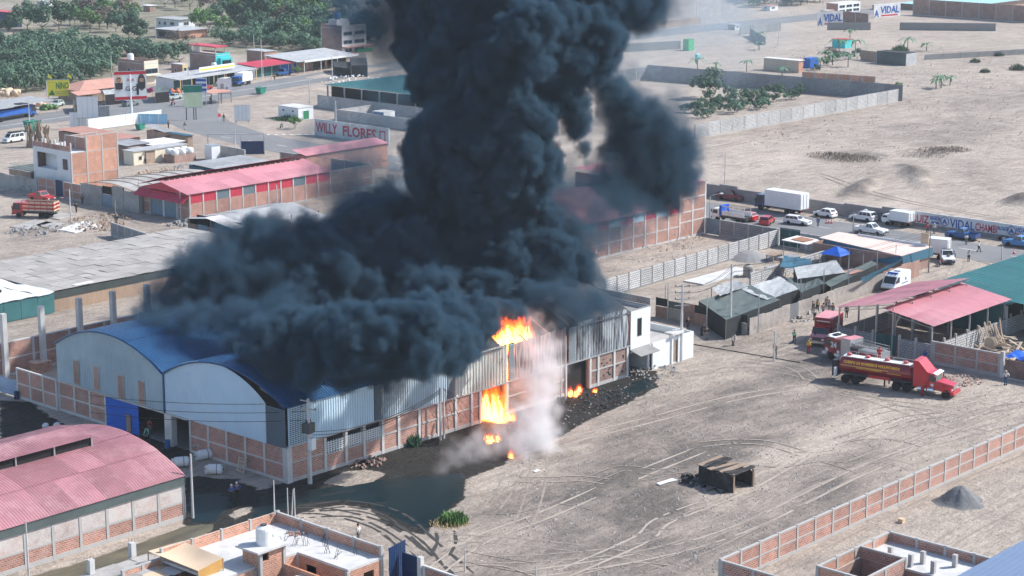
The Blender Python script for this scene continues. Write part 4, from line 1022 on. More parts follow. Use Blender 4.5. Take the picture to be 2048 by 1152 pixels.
t = fence('blue grey block wall along the road between the brick hall and the teal gate', (253.8, 185.8), (253.8, 171.8), 2.7, bay=2.8, pm=block_grey, cm=conc, mid=False, skip=(0,))
g = part('gate', MB().ribs((.1, -.05, .1), (2.6, 0, 0), (0, 0, 2.6), (0, -1, 0), .6, .03), gate_grey, t)
g = thing('teal_gate', 'tall teal double gate in the block wall beside the rusty roof', 'gate', (253.7, 171.3, 0), -PI / 2)
for k in range(2):
 l_ = part('gate_leaf', MB().box(k * 1.9 + .03, -.04, .15, k * 1.9 + 1.87, .04, 3.0), gate_green, g)
 part('crossbar', MB().box(k * 1.9 + .03, -.08, 1.4, k * 1.9 + 1.87, -.04, 1.5).box(k * 1.9 + .1, -.08, 2.8, k * 1.9 + 1.8, -.04, 2.9), gate_grey, l_)
part('gate_sill', MB().box(0, -.2, 0, 3.9, .2, .15), conc_lt, g)
fence('block wall along the road from the teal gate toward the salmon roof', (253.7, 167.3), (253.5, 161), 2.6, bay=2.1, pm=block, cm=conc, mid=False)
sm_ = thing('salmon_roof_house', 'low house with pale salmon roof and blue netting by the road', 'house', (247.2, 145.4, 0))
part('roof', MB().slab([(0, 0, 3.0), (8.6, 0, 3.1), (8.6, 16.4, 3.2), (3.2, 16.4, 3.1)], .12), roof_salmon, sm_)
shell(sm_, 8.2, 15.5, 2.95, brick_dull)
part('net_awning', MB().slab([(-.1, -.1, 2.95), (3.0, 16.2, 3.0), (2.2, 16.2, 1.4), (-.9, .5, 1.7)], .02), net_blue, sm_)
part('net_side', MB().slab([(0, -.14, 2.95), (8.6, -.14, 3.05), (8.7, -.3, 1.7), (0, -.3, 1.7)], .02), net_blue, sm_)
rl = thing('roof_railing', 'thin railing along the back edge of the salmon roof with a tan signboard', 'railing', (255.6, 146, 3.15), PI / 2)
mb = MB()
for k in range(9): mb.tube([(k * 1.5, 0, 0), (k * 1.5, 0, 1.0)], .03, 4)
mb.tube([(0, 0, 1), (12, 0, 1)], .03, 4).tube([(0, 0, .5), (12, 0, .5)], .02, 4)
part('rail', mb, steel, rl)
part('signboard', MB().box(-.2, -.05, .3, 1.2, .05, 1.9), tarp_tan, rl)
part('kerb_upstand', MB().box(0, .1, -.1, 12, .3, .3), white, rl)
rr = thing('rusty_canopy', 'small white canopy with rusty roof patch on thin posts', 'canopy', (246.5, 161.6, 0))
part('roof', MB().slab([(-.2, -.2, 2.7), (4.0, -.2, 2.75), (4.0, 4.4, 2.85), (-.2, 4.4, 2.8)], .12), roof_white, rr)
part('rust_patch', MB().slab([(.6, .8, 2.84), (3.2, .6, 2.86), (3.4, 3.2, 2.92), (.8, 3.4, 2.9)], .02), M('rust', (.30, .15, .09), var=.3, sc_=1.2), rr)
for x in (0, 3.8):
 for y in (0, 4.1): part('post', MB().tube([(x, y, 0), (x, y, 2.7)], .05, 5), steel, rr)
def tent(label, px, zs, mat, sides=None, name='shade_tent', cat='tent', posts=True, sag=.35, sidez=0.0):
 """A cloth pinned at four corners (given as pixels with heights), sagging, on poles."""
 q = [P(a, b_, z) for (a, b_), z in zip(px, zs)]
 t = thing(name, label, cat, (0, 0, 0))
 mb = MB(); n = 8
 for i in range(n + 1):
  for j in range(n + 1):
   a, b_ = i / n, j / n
   p = (q[0] * (1 - a) + q[1] * a) * (1 - b_) + (q[3] * (1 - a) + q[2] * a) * b_
   mb.v.append((p.x, p.y, p.z - sag * math.sin(PI * a) * math.sin(PI * b_) + random.uniform(-.07, .07)))
 mb.f += [(i * (n + 1) + j, (i + 1) * (n + 1) + j, (i + 1) * (n + 1) + j + 1, i * (n + 1) + j + 1) for i in range(n) for j in range(n)]
 part('cloth', mb, mat, t)
 if sides:
  for k, m_ in sides:
   a, b_ = q[k], q[(k + 1) % 4]
   part('side_cloth', MB().quad(a, b_, Vector((b_.x, b_.y, sidez)), Vector((a.x, a.y, sidez))), m_, t)
 if posts:
  for v in q: part('post', MB().tube([v, (v.x, v.y, 0)], .05, 5), wood, t)
 return t
tent('grey cloth tent with dark net sides at the compound corner', [(1452, 640), (1560, 600), (1500, 570), (1398, 602)], [2.6, 2.7, 2.6, 2.7], net_grey, [(0, net_black), (3, net_black)])
tent('pale striped cloth stretched beside the dark net tent', [(1440, 592), (1500, 570), (1470, 560), (1423, 575)], [3.1, 2.7, 2.5, 2.8], tarp_grey, None)
tent('broad grey net roof sagging on poles in the middle of the compound', [(1535, 600), (1598, 578), (1562, 553), (1482, 578)], [2.7, 2.7, 2.6, 2.6], tarp_grey, [(0, net_black)])
tent('small torn cloth roof between the broad net and the black netting tent', [(1604, 585), (1650, 566), (1624, 546), (1574, 560)], [2.5, 2.6, 2.4, 2.3], net_grey, [(0, net_black)])
tent('black netting tent under pale cloth near the board fence', [(1595, 558), (1690, 545), (1672, 520), (1588, 535)], [2.8, 2.7, 2.9, 2.9], tarp_grey, [(0, net_black), (3, net_black)])
tent('long black net lean-to along the inside of the board fence', [(1662, 574), (1756, 528), (1742, 521), (1648, 565)], [2.4, 2.6, 2.7, 2.5], net_grey, [(0, net_black)])
tent('teal cloth awning hung on the lower block wall', [(1560, 533), (1624, 545), (1622, 518), (1568, 512)], [2.3, 2.3, 2.7, 2.9], net_blue, None)
tent('teal net strip hanging along the top of the board fence', [(1725, 565), (1806, 522), (1804, 517), (1722, 556)], [2.35, 2.6, 3.4, 3.2], net_blue, None, posts=False, sag=.1)
bt = thing('blue_gazebo', 'small bright blue peaked gazebo among grey nets', 'gazebo', P(1672, 535))
part('roof', MB().add([(-1.9, -1.9, 2.2), (1.9, -1.9, 2.2), (1.9, 1.9, 2.2), (-1.9, 1.9, 2.2), (0, 0, 3.3)], [(0, 1, 4), (1, 2, 4), (2, 3, 4), (3, 0, 4)]), tarp_blue, bt)
for x in (-1.8, 1.8):
 for y in (-1.8, 1.8): part('leg', MB().tube([(x, y, 0), (x, y, 2.2)], .04, 5), steel, bt)
water_tank('dusty grey water tank beside the concrete slab', P(1496, 553), .75, 1.9, M('dusty tank', (.33, .31, .27)))
bt = thing('blue_tarpaulin', 'rumpled blue tarpaulin lying near the grey water tank', 'tarpaulin', P(1524, 556))
part('sheet', MB().lathe([(2.0, 0), (1.6, .5), (.8, .9), (.1, 1.0)], 9), tarp_blue, bt)
bt = thing('covered_crate', 'boxy load covered with purple grey cloth beside the blue tarpaulin', 'crate', P(1546, 556))
part('crate_body', MB().box(-.9, -.9, 0, .9, .9, 1.6), M('mauve cloth', (.25, .24, .33)), bt)
part('cover', MB().box(-.96, -.96, 1.3, .96, .96, 1.66), tarp_grey, bt)
sl_ = thing('concrete_pad', 'bare pale concrete pad on the sandy plot inside the block walls', 'concrete pad', (222.5, 164.4, 0))
part('pad', MB().box(0, -1.2, 0, 13, 2.4, .18), conc_lt, sl_)
sh = sack('jumble of dark scrap and cloth beside the grey water tank', P(1560, 570), tarp_grey, 16, 1.0, 'scrap_heap', 'scrap')
sack('row of grey sacks under the dark compound net', P(1590, 575), net_grey, 12, .9, 'scrap_heap', 'scrap')
gm = thing('gravel_heap', 'low grey gravel heap on the plot by the pad', 'gravel heap', P(1500, 517))
part('heap', MB().lathe([(3.4, 0), (2.4, .5), (1.3, .95), (.2, 1.15)], 14), conc_dk, gm)
bench = thing('timber_stand', 'dark open timber stand on the gravel plot', 'stand', P(1548, 522))
part('top', MB().box(-1.2, -.7, 1.0, 1.2, .7, 1.1), wood, bench)
for x in (-1.1, 1.1):
 for y in (-.6, .6): part('leg', MB().box(x - .06, y - .06, 0, x + .06, y + .06, 1.0), wood, bench)
# ---- brick hall with red roof behind the smoke
bh = thing('brick_hall', 'long brick hall with red sheet roof half hidden in drifting smoke', 'hall', (214, 186.2, 0))
wallrun(bh, 0, 0, 0, 33, 4.4, bay=3.0, pm=brick, cm=conc_lt, cw=.3, cap=False, plinth=.3)
cl = (net_teal, roof_red)
for k in range(11): part('clerestory_panel', MB().ribs((k * 3.0 + .15, 0, 4.42), (2.7, 0, 0), (0, 0, 1.35), (0, -1, 0), .3, .03), siding if k % 2 else roof_red, bh)
for k in range(12): part('upper_column', MB().box(k * 3 - .14, -.1, 4.4, k * 3 + .14, .1, 5.8), conc_lt, bh)
wallrun(bh, 33, 0, 0, 6.8, 8.6, bay=3.4, pm=brick, cm=conc_lt, cw=.34, cap=False, plinth=.3)
part('beam', MB().box(33, -.1, 2.6, 39.8, .1, 2.8).box(33, -.1, 6.4, 39.8, .1, 6.6), conc_lt, bh)
part('front_wall', MB().box(39.7, 0, 0, 39.9, 22, 8.6), brick, bh)
part('high_wall', MB().box(33.1, .1, 5.8, 33.3, 22, 8.6), brick_dull, bh)
sheets(bh, (-.3, -.5, 5.85), (33.5, 0, 0), (0, 11.6, 2.2), 11, 2, roof_rose, pitch=.4, amp=.04)
sheets(bh, (-.3, 22.5, 5.85), (33.5, 0, 0), (0, -11.6, 2.2), 11, 2, roof_rose, pitch=.4, amp=.04)
sheets(bh, (33, -.2, 8.7), (7, 0, 0), (0, 22.4, .5), 3, 2, roof_rose, pitch=.4, amp=.04)
part('rear_wall', MB().box(0, 21.8, 0, 40, 22, 5.8), brick, bh)
part('left_wall', MB().box(0, .1, 0, .2, 21.8, 5.8), brick, bh)
st = thing('storage_roof', 'low grey storage shed roof glimpsed between smoke clouds', 'shed', (196, 205, 0))
shell(st, 26, 24, 3.0, block_grey)
sheets(st, (-.4, -.4, 3.1), (27, 0, 0), (0, 25, .8), 9, 4, roof_zinc, pitch=.45)
st = thing('storage_roof', 'second low zinc roof beyond the smoke beside the brick hall', 'shed', (228, 212, 0))
shell(st, 22, 30, 3.4, block_grey)
sheets(st, (-.4, -.4, 3.5), (23, 0, 0), (0, 31, .8), 8, 4, roof_zinc, pitch=.45)
# ---- walls along the far side of the town road, with the painted slogans
rough_wall = M('rough grey wall', (.27, .255, .255), var=.22, rough=.95, sc_=.8, bump=.5, bsc=3, stain=((.2, .185, .18), .7, .3, .5))
gw = thing('rough_wall', 'rough dark grey wall on the far side of the road behind the box truck', 'wall', (282.2, 208, 0), -PI / 2)
x = 0
while x < 40:
 w = random.uniform(2.4, 5)
 part('wall_section', MB().box(x, -.2, 0, x + w, .2, 2.4 + random.uniform(-.35, .3)), rough_wall, gw)
 x += w
def text_on(par, s, size, loc, rot, mat, name='lettering', bold=.02, sx=1.0, depth=.015, align='LEFT'):
 cu = bpy.data.curves.new(name, 'FONT')
 cu.body, cu.size, cu.extrude, cu.offset, cu.align_x = s, size, depth, bold, align
 cu.resolution_u = 2
 q = bpy.data.objects.new(name, cu)
 me = bpy.data.meshes.new_from_object(q)
 bpy.data.objects.remove(q)
 me.materials.clear()
 me.materials.append(mat)
 o = link(bpy.data.objects.new(name, me), par, loc)
 o.rotation_euler = rot
 o.scale = (sx, 1, 1)
 return o
WS = Vector((282.6, 208, 1.5))
WS.y += LY(WS, 1777)
mw_p = thing('slogan_wall', 'white painted wall with red and blue election slogans along the road', 'wall', (282.6, WS.y, 0), -PI / 2)
xs_ = lambda px: -LY(WS, px)
for k in range(13):
 part('wall_section', MB().box(k * 2.6, -.1, 0, k * 2.6 + 2.59, .1, .6), rough_wall, mw_p)
 part('painted_panel', MB().box(k * 2.6, -.11, .6, k * 2.6 + 2.595, .11, 2.5 + .06 * random.random()), white_w, mw_p)
FR = (PI / 2, 0, 0)
def fit_text(par, s, x0, x1, z, h, mat, y=-.115, bold=.03):
 o = text_on(par, s, h / .73, (x0, y, z), FR, mat, bold=bold)
 w = [v.co.x for v in o.data.vertices]
 o.scale = ((x1 - x0) / (max(w) - min(w)), 1, 1)
 return o
for s, a, b_, z, h, mt in (('MARIO', 1779, 1822, .85, 1.4, ink_blue), ('RUIZ', 1824, 1858, .75, 1.35, ink_red), ('REGIÓN', 1861, 1881, 1.5, .6, ink_blue), ('REGIONAL', 1864, 1880, .85, .4, ink_blue), ('VIDAL', 1901, 1950, .7, 1.45, ink_blue), ('CHAMBI', 1951, 1995, .75, 1.3, ink_red), ('ALCALDE', 1996, 2018, 1.4, .6, ink_blue), ('VIDAL', 2032, 2056, 1.45, .75, ink_blue), ('CHAMBI', 2030, 2056, .7, .6, ink_red)):
 fit_text(mw_p, s, xs_(a), xs_(b_), z, h, mt)
def a_badge(par, x, z, r):
 ring = MB()
 n = 20
 for k in range(n):
  a, b_ = 2 * PI * k / n, 2 * PI * (k + 1) / n
  ring.quad(*[(x + q * math.cos(c), -.125, z + q * math.sin(c)) for q, c in ((r, a), (r, b_), (r * .84, b_), (r * .84, a))])
 part('badge_ring', ring, ink_blue, par)
 text_on(par, 'A', r * 1.35, (x - r * .45, -.12, z - r * .48), FR, ink_blue, bold=.05)
a_badge(mw_p, xs_(1890), 1.5, .8)
a_badge(mw_p, xs_(2024), 1.5, .75)
# ---- block walled plot in the field
fence('pale block wall at the near side of the walled orchard plot', (337.4, 250.5), (421, 250.8), 3.2, bay=4.6, pm=block, cm=conc, mid=False, cap=False, name='block_wall')
fence('blue grey block wall at the back of the walled orchard plot', (423.5, 251), (417, 326), 4.0, bay=4.7, pm=block_grey, cm=conc_dk, mid=False, cap=False, name='block_wall')
fence('far block wall of the orchard plot veiled by thin smoke', (417, 326), (337, 330), 3.4, bay=4.6, pm=block_grey, cm=conc, mid=False, cap=False, name='block_wall')
def house(name, label, cat, bx, by, rx, lx, ty, mx, my, roof=None, win_x=(), win_y=(), parapet=.0, over=.0, slope=0, group=None, minxy=None, frame=None, ribs=False, h=None):
 """A block from pixel measures: near corner, right column, left column, top row. Windows are fractions (u0, v0, u1, v1, pane material) of a face."""
 p, dx, dy, hh = lot(bx, by, rx, lx, ty)
 h = h or hh
 if minxy: dx, dy = max(dx, minxy[0]), max(dy, minxy[1])
 t = thing(name, label, cat, (p.x, p.y, 0), 0, group)
 shell(t, dx, dy, h, my, mats=[my, mx, my, mx])
 for ws, f, L in ((win_x, 'x', dy), (win_y, 'y', dx)):
  for w in ws:
   u0, v0, u1, v1 = w[:4]
   nm = 'door' if v0 < .05 else 'window'
   if f == 'x': u0, u1 = 1 - u1, 1 - u0       # fractions run left to right in the photograph
   opening(t, f, u0 * L, v0 * h + .02, (u1 - u0) * L, (v1 - v0) * h, w[4] if len(w) > 4 else glass, frame or (w[5] if len(w) > 5 else white), nm, depth=.08, bars=1 if (u1 - u0) * L > 1.2 and nm == 'window' else 0)
 r = roof or conc_lt
 if ribs: sheets(t, (-over, -over, h + .05), (dx + 2 * over, 0, 0), (0, dy + 2 * over, slope), max(1, int(dx / 3)), 2, r, pitch=.4)
 else: part('roof', MB().hexa([(-over, -over, h + .01), (dx + over, -over, h + .01), (dx + over, dy + over, h + slope + .01), (-over, dy + over, h + slope + .01)], [(-over, -over, h + .15), (dx + over, -over, h + .15), (dx + over, dy + over, h + slope + .15), (-over, dy + over, h + slope + .15)]), r, t)
 if parapet:
  for a in ((0, 0, dx, .18), (0, dy - .18, dx, dy), (0, .18, .18, dy - .18), (dx - .18, .18, dx, dy - .18)):
   part('parapet', MB().box(a[0], a[1], h + .15, a[2], a[3], h + .15 + parapet), my if a[3] <= .18 else mx, t)
 t['dims'] = (dx, dy, h)
 return t, dx, dy, h
def rect_roof(label, N, rx, lx, z, wm, rm, name='shed', cat='shed', over=.3, slope=0.0, nu=4, nv=3, ribs=True, group=None, skirt=None, open_x=False):
 """A shed whose roof corner nearest the camera shows at pixel N at height z, reaching to column rx along +X and lx along +Y."""
 p = P(N[0], N[1], z)
 dx, dy = LX(p, rx), LY(p, lx)
 t = thing(name, label, cat, (p.x, p.y, 0), 0, group)
 shell(t, dx, dy, z - .1, wm, holes_x=[(.6, 0, dy - .6, z - .9)] if open_x else ())
 if ribs: sheets(t, (-over, -over, z), (dx + 2 * over, 0, 0), (0, dy + 2 * over, slope), nu, nv, rm, pitch=.4)
 else:
  o = None
  for i in range(nu):
   for j in range(nv):
    w_, d_ = (dx + 2 * over) / nu, (dy + 2 * over) / nv
    loc = (-over + w_ * i, -over + d_ * j, z + slope * j / nv + random.uniform(0, .06))
    if o is None: o = part('roof_mat', MB().box(0, 0, 0, w_ * 1.02, d_ * 1.02, .04), rm, t, loc); q = o
    else: q = again(o, t, loc)
    q.rotation_euler = (random.uniform(-.02, .02), random.uniform(-.02, .02), random.uniform(-.02, .02))
 t['dims'] = (dx, dy, z)
 return t, dx, dy
# ---- the great mat roof behind the warehouse, left
mr = thing('mat_roofed_yard', 'huge flat roof of weathered grey reed mats over tan mat walls', 'market hall', (150.0, 219.0, 0))
DX, DY = 41.0, 22.4
base = None
nx_, ny_ = 20, 11
for i in range(nx_):
 for j in range(ny_):
  loc = (DX * i / nx_, DY * j / ny_, 2.86 + random.uniform(0, .07))
  if base is None: base = part('roof_mat', MB().box(-.04, -.04, 0, DX / nx_ + .05, DY / ny_ + .05, .035), mat_grey, mr, loc); q = base
  else: q = again(base, mr, loc)
  q.rotation_euler = (random.uniform(-.018, .018), random.uniform(-.018, .018), random.uniform(-.012, .012))
base = None
for k in range(17):
 loc = (.2 + k * 2.4, .1, 0)
 if base is None: base = part('wall_mat', MB().box(0, 0, 0, 2.4, .05, 1.95), mat_tan, mr, loc)
 else: again(base, mr, loc)
part('net_band', MB().slab([(0, -.3, 2.82), (20.5, -.3, 2.82), (20.5, .05, 1.75), (0, .05, 1.75)], .02), net_grey, mr)
part('green_awning', MB().slab([(20.6, -.05, 2.95), (41, -.05, 2.9), (41, -1.7, 2.15), (20.6, -1.5, 1.75)], .03), net_green, mr)
part('pale_strip', MB().box(20.8, .2, 2.98, 33.5, 1.5, 3.01).box(34.5, .1, 2.98, 39, 1.3, 3.01).box(4.0, .3, 2.98, 7.2, 1.3, 3.01), tarp_white, mr)
part('dark_gap', MB().box(26.2, 1.9, 2.97, 30.0, 2.6, 3.0), black, mr)
mb = MB()
for i in range(8):
 for j in range(4): mb.box(i * 5.8, .3 + j * 7, 0, i * 5.8 + .15, .45 + j * 7, 2.85)
part('post', mb, wood, mr)
wt_ = thing('white_tarp_roof', 'low roof of rumpled white tarpaulin over teal net walls', 'shelter', (126, 218.6, 0))
for i in range(9):
 mb = MB()
 for a in range(4):
  for b_ in range(7): mb.v.append((i * 2.66 + a * .89, b_ * 2.3 - .2, 2.75 + random.uniform(0, .28) + .1 * math.sin(b_ * 1.3)))
 mb.f += [(a * 7 + b_, a * 7 + 7 + b_, a * 7 + 8 + b_, a * 7 + b_ + 1) for a in range(3) for b_ in range(6)]
 part('roof_sheet', mb, tarp_white, wt_, smooth=True)
 part('net_panel', MB().box(i * 2.66 + .02, -.05, .1, i * 2.66 + 2.62, 0, 2.75), net_teal, wt_)
part('tyre_weight', MB().lathe([(.4, -.12), (.75, -.1), (.75, .1), (.4, .12)], 14, (18.5, 5.5, 3.1)).lathe([(.4, -.12), (.75, -.1), (.75, .1), (.4, .12)], 14, (17.2, 6.4, 3.1)), rubber, wt_)
fence('short grey block wall ending in the sandy lot behind the mat roof', P(224, 472), P(308, 500), 2.3, bay=2.6, pm=block_grey, cm=conc, mid=False)
for k, (lab, px) in enumerate((('white plaster board lying flat nearest the rubble', '115,460 150,467 205,452 168,443'), ('pale concrete slab in the sandy lot beside the red lorry', '20,455 55,460 105,446 70,440'), ('pale slab strip in the sandy lot, highest up', '90,436 120,440 150,430 122,427'), ('cracked pale slab in the middle of the sandy lot', '70,452 100,458 130,448 98,442'))):
 o = part('board_slab', MB().slab([(p.x, p.y, .14) for p in spx(px)], .12), plaster if k else tarp_white)
 tag(o, lab, 'slab')
def rubble(label, p, n, r, mats, name='rubble_heap', cat='rubble', k_=1.0):
 mb = MB()
 for k in range(n):
  a, d = random.uniform(0, 6.3), r * math.sqrt(random.random())
  s = random.uniform(.12, .42) * k_
  x, y, z = p[0] + d * math.cos(a), p[1] + d * math.sin(a) * .8, max(0, (r - d) * .22) * random.random()
  c, w = math.cos(a * 3), s * random.uniform(.4, 1)
  mb.hexa([(x - s, y - w, z), (x + s * c, y - w, z), (x + s, y + w, z), (x - s, y + w * c, z)], [(x - s * .7, y - w * .6, z + w), (x + s * .5, y - w * .7, z + w * .8), (x + s * .8, y + w * .6, z + w), (x - s * .6, y + w * .7, z + w * 1.1)])
 o = part(name, mb, mats)
 tag(o, label, cat, None, 'stuff')
rubble('scattered junk and boards behind the red roofed hall', P(320, 348), 120, 6, wood, k_=.8)
rubble('grey scrap strewn beside the pale site cabin', P(400, 335), 110, 6, conc_dk, k_=.7)
rubble('broken boards and scrap near the lane pole', P(200, 440), 120, 6, wood, k_=.7)
rubble('dark litter along the lane wall at the left edge', P(50, 385), 80, 6, conc_dk, k_=.7)
rubble('heap of pale rubble beside the slab strips', P(150, 455), 90, 5, plaster, k_=.6)
rubble('heap of broken wood and sheet beside the short block wall', P(205, 455), 70, 4.5, wood)
rubble('clutter of boards and scrap in the middle of the compound', P(1620, 555), 170, 7, wood, k_=.8)
rubble('pale scrap and cloth beside the compound tents', P(1540, 580), 120, 5, tarp_grey, k_=.8)
rubble('dark rubbish scattered in the sandy lot', P(70, 462), 60, 5, conc_dk)
rubble('stones and rubble on the plot beside the brick hall', P(1345, 485), 260, 7, sand, k_=.5)
rubble('loose stones below the brick hall wall', P(1300, 505), 160, 8, plaster, k_=.4)
rubble('broken bricks along the foot of the warehouse wall', P(735, 925), 80, 2.5, brick_dull, k_=.5)
rubble('charred debris below the burning doorway', P(1010, 880), 220, 4.5, wood_burnt, k_=.55)
rubble('charred debris in front of the dark burnt doorway', P(1190, 800), 170, 5, wood_burnt, k_=.5)
rubble('fallen sheets and debris at the foot of the white office', P(1300, 745), 110, 4, conc_dk, k_=.55)
rubble('rubble heap by the blue shutters of the red roofed hall', P(365, 448), 60, 3, conc_dk)
rubble('red roots and rubble beside the red tractor cab', P(1925, 762), 90, 3, brick_dull, k_=.5)
rubble('pale rubble along the foot of the board fence', P(1590, 632), 70, 4, plaster)
rubble('pale litter on the roadside verge by the highway', P(700, 160), 60, 9, tarp_white)
# ---- row of buildings along the dirt lane
rh = thing('red_roofed_hall', 'long brick hall with bright red ridged roof and two blue doors', 'hall', (204.1, 256.9, 0))
L_, W_, E_ = 32.0, 13.2, 4.6
wallrun(rh, 0, 0, 0, L_, 3.0, bay=3.0, pm=brick, cm=conc, cap=False, mid=False)
for k in range(11):
 b_ = L_ / 11
 if k in (2, 4, 8): part('window', MB().box(k * b_ + .15, -.03, 3.0, (k + 1) * b_ - .15, .03, 4.5), louver_m, rh)
 else: part('red_panel', MB().ribs((k * b_ + .12, 0, 3.02), (b_ - .24, 0, 0), (0, 0, 1.5), (0, -1, 0), .3, .03), roof_red, rh)
 part('upper_column', MB().box(k * b_ - .12, -.09, 3.0, k * b_ + .12, .09, 4.5), conc_lt, rh)
wallrun(rh, 0, 0, PI / 2, 3.2, 4.4, bay=3.2, pm=brick, cm=conc, cap=False)
wallrun(rh, 0, 10.6, PI / 2, 2.6, 4.4, bay=2.6, pm=brick, cm=conc, cap=False)
for y in (3.5, 7.2):
 d = part('blue_door', MB().ribs((0, y, .1), (0, 3.3, 0), (0, 0, 3.9), (-1, 0, 0), .4, .02), gate_grey, rh)
 part('door_frame', MB().box(-.08, y - .15, 0, .08, y, 4.2).box(-.08, y + 3.3, 0, .08, y + 3.45, 4.2).box(-.08, y, 3.95, .08, y + 3.3, 4.2), white, d)
sheets(rh, (-.6, -.3, E_), (L_ + 1, 0, 0), (0, 7.6, 1.55), 10, 2, roof_rose, pitch=.35)
sheets(rh, (-.6, W_ + .3, E_ + .3), (L_ + 1, 0, 0), (0, -6.6, 1.85), 10, 2, roof_red, pitch=.35)
part('gable', MB().prism_x([(0, 4.4), (W_, 4.5), (7, 6.0)], .05, .15), roof_red, rh)
for y0, y1 in ((-.2, 3.9), (4.0, 9.2), (9.3, W_ + .2)): part('front_awning', MB().ribs((-.1, y0, 4.35), (0, y1 - y0, 0), (-1.5, 0, -1.1), (-.6, 0, .8), .35, .035), roof_red, rh)
mb = MB()
for k in range(26): mb.box(.5 + k * 1.2, 6.95, 6.0, 1.2 + k * 1.2, 7.2, 6.32)
part('ridge_vent', mb, dark_in, rh)
part('rear_wall', MB().box(L_ - .2, .1, 0, L_, W_, 4.5), brick, rh)
part('side_wall', MB().box(.2, W_ - .2, 0, L_ - .2, W_, 4.5), brick, rh)
fence('tall brick wall behind the far end of the red roofed hall', (236.5, 257.2), (247, 257.2), 4.6, bay=3.5, pm=brick_dull, cm=conc)
fence('brick end wall beside the red roofed hall turned to the lane', (247, 257.2), (247, 268), 4.6, bay=3.5, pm=brick_dull, cm=conc)
dk = thing('mat_walled_shed', 'low dark shed with brown mat walls and pale sagging sheet roofs', 'shed', (196.6, 236.2, 0))
for k in range(5):
 if k != 3: part('wall_mat', MB().box(-.05, k * 2.3, 0, .05, k * 2.3 + 2.26, 2.0), mat_brown, dk)
part('door', MB().box(-.05, 6.95, 0, .03, 9.1, 2.1), gate_grey, dk)
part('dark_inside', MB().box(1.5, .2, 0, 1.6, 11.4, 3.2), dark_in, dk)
for x in (0, 6, 12, 18):
 for y in (0.1, 6, 11.5): part('post', MB().box(x - .07, y - .07, 0, x + .07, y + .07, 3.1), wood, dk)
part('roof_sheet', MB().hexa([(-.6, -.6, 2.5), (18, -.6, 2.5), (18, 6.2, 3.6), (-.6, 6.2, 3.6)], [(-.6, -.6, 2.56), (18, -.6, 2.56), (18, 6.2, 3.66), (-.6, 6.2, 3.66)]), roof_zinc, dk)
part('front_sheet', MB().slab([(-1.0, -.8, 2.75), (2.2, -.8, 2.78), (2.2, 6.2, 3.74), (-1.0, 6.2, 3.7)], .05), roof_white, dk)
for k in range(5): part('roof_sheet', MB().slab([(-.3 + k * 3.8, 6.2, 3.45), (3.4 + k * 3.8, 6.2, 3.45 + random.uniform(-.1, .2)), (3.4 + k * 3.8, 12.2, 2.7), (-.3 + k * 3.8, 12.2, 2.7)], .05), plaster if k % 2 else roof_zinc, dk)
part('rear_net', MB().box(.2, 12.0, 0, 18, 12.1, 2.6), net_black, dk)
ad = thing('adobe_shed', 'rough grey walled shed under a humped roof of patched mats', 'shed', (203.2, 269.4, 0))
for (y0, y1, h) in ((0, 4.3, 3.4), (4.4, 7.6, 3.9), (10.6, 16.6, 3.4)): part('wall', MB().box(-.15, y0, 0, .15, y1, h), plaster, ad)
part('door_leaf', MB().box(-.1, 7.7, 0, -.03, 10.5, 2.2), gate_grey, ad)
part('dark_backdrop', MB().box(.1, 7.6, 2.2, .15, 10.6, 3.6), dark_in, ad)  # near-black sheet stands in for the shade in the gap over the door
part('side_wall', MB().box(.15, -.15, 0, 20, .15, 3.0), plaster, ad)
for k in range(7):
 mb = MB(); n = 8
 for i in range(2):
  for j in range(n + 1): mb.v.append((k * 2.9 + i * 2.86, 16.6 * j / n, 3.2 + 1.0 * math.sin(PI * j / n) + random.uniform(-.05, .05)))
 mb.f += [(j, n + 1 + j, n + 2 + j, j + 1) for j in range(n)]
 part('roof_strip', mb, plaster, ad)
 part('roof_batten', MB().tube([(k * 2.9, 16.6 * j / n, 3.27 + 1.0 * math.sin(PI * j / n)) for j in range(n + 1)], .07, 4), wood, ad)
fr_ = fence('brick front wall along the lane before the white and brick house', (203.2, 299.2), (203.2, 286.2), 3.0, bay=2.6, pm=brick, cm=conc, skip=(2,))
part('gate', MB().ribs((5.3, 0, .1), (2.5, 0, 0), (0, 0, 3.0), (0, -1, 0), .4, .025), gate_blue, fr_)
lw = thing('rough_lane_wall', 'rough pale grey wall along the lane at the left edge', 'wall', (203.0, 312.5, 0), -PI / 2)
for k in range(4): part('wall_section', MB().box(k * 3.3, -.12, 0, k * 3.3 + 3.29, .12, 2.5 + random.uniform(-.1, .15)), plaster, lw)
h3 = thing('white_front_house', 'three storey brick house with white plastered front and open balcony', 'house', (205.2, 291.6, 0))
HX, HD, HH = 10.2, 11.8, 8.1
part('front_wall', MB().wall_holes(HD, HH, .2, [(4.4, 4.3, 10.6, 7.2), (1.0, 4.6, 2.7, 6.7)]), white, h3, (.1, 0, 0), PI / 2)
part('balcony_back', MB().wall_holes(6.4, 3.0, .1, [(.3, 0, 1.5, 2.4)]), white, h3, (2.0, 4.3, 4.25), PI / 2)
part('balcony_floor', MB().box(.2, 4.3, 4.1, 2.0, 10.7, 4.25), white, h3)
part('balcony_ceiling', MB().box(.2, 4.3, 7.25, 2.0, 10.7, 7.35), white, h3)
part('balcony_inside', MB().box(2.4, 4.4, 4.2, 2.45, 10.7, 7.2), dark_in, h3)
o = opening(h3, 'x', 1.0, 4.6, 1.7, 2.1, glass, white)
wallrun(h3, 0, 0, 0, HX, 3.9, bay=3.4, pm=brick_orange, cm=conc, mid=False)
wallrun(h3, 0, 0, 0, HX, 4.0, bay=3.4, z0=3.9, pm=brick_orange, cm=conc, mid=False, plinth=0)
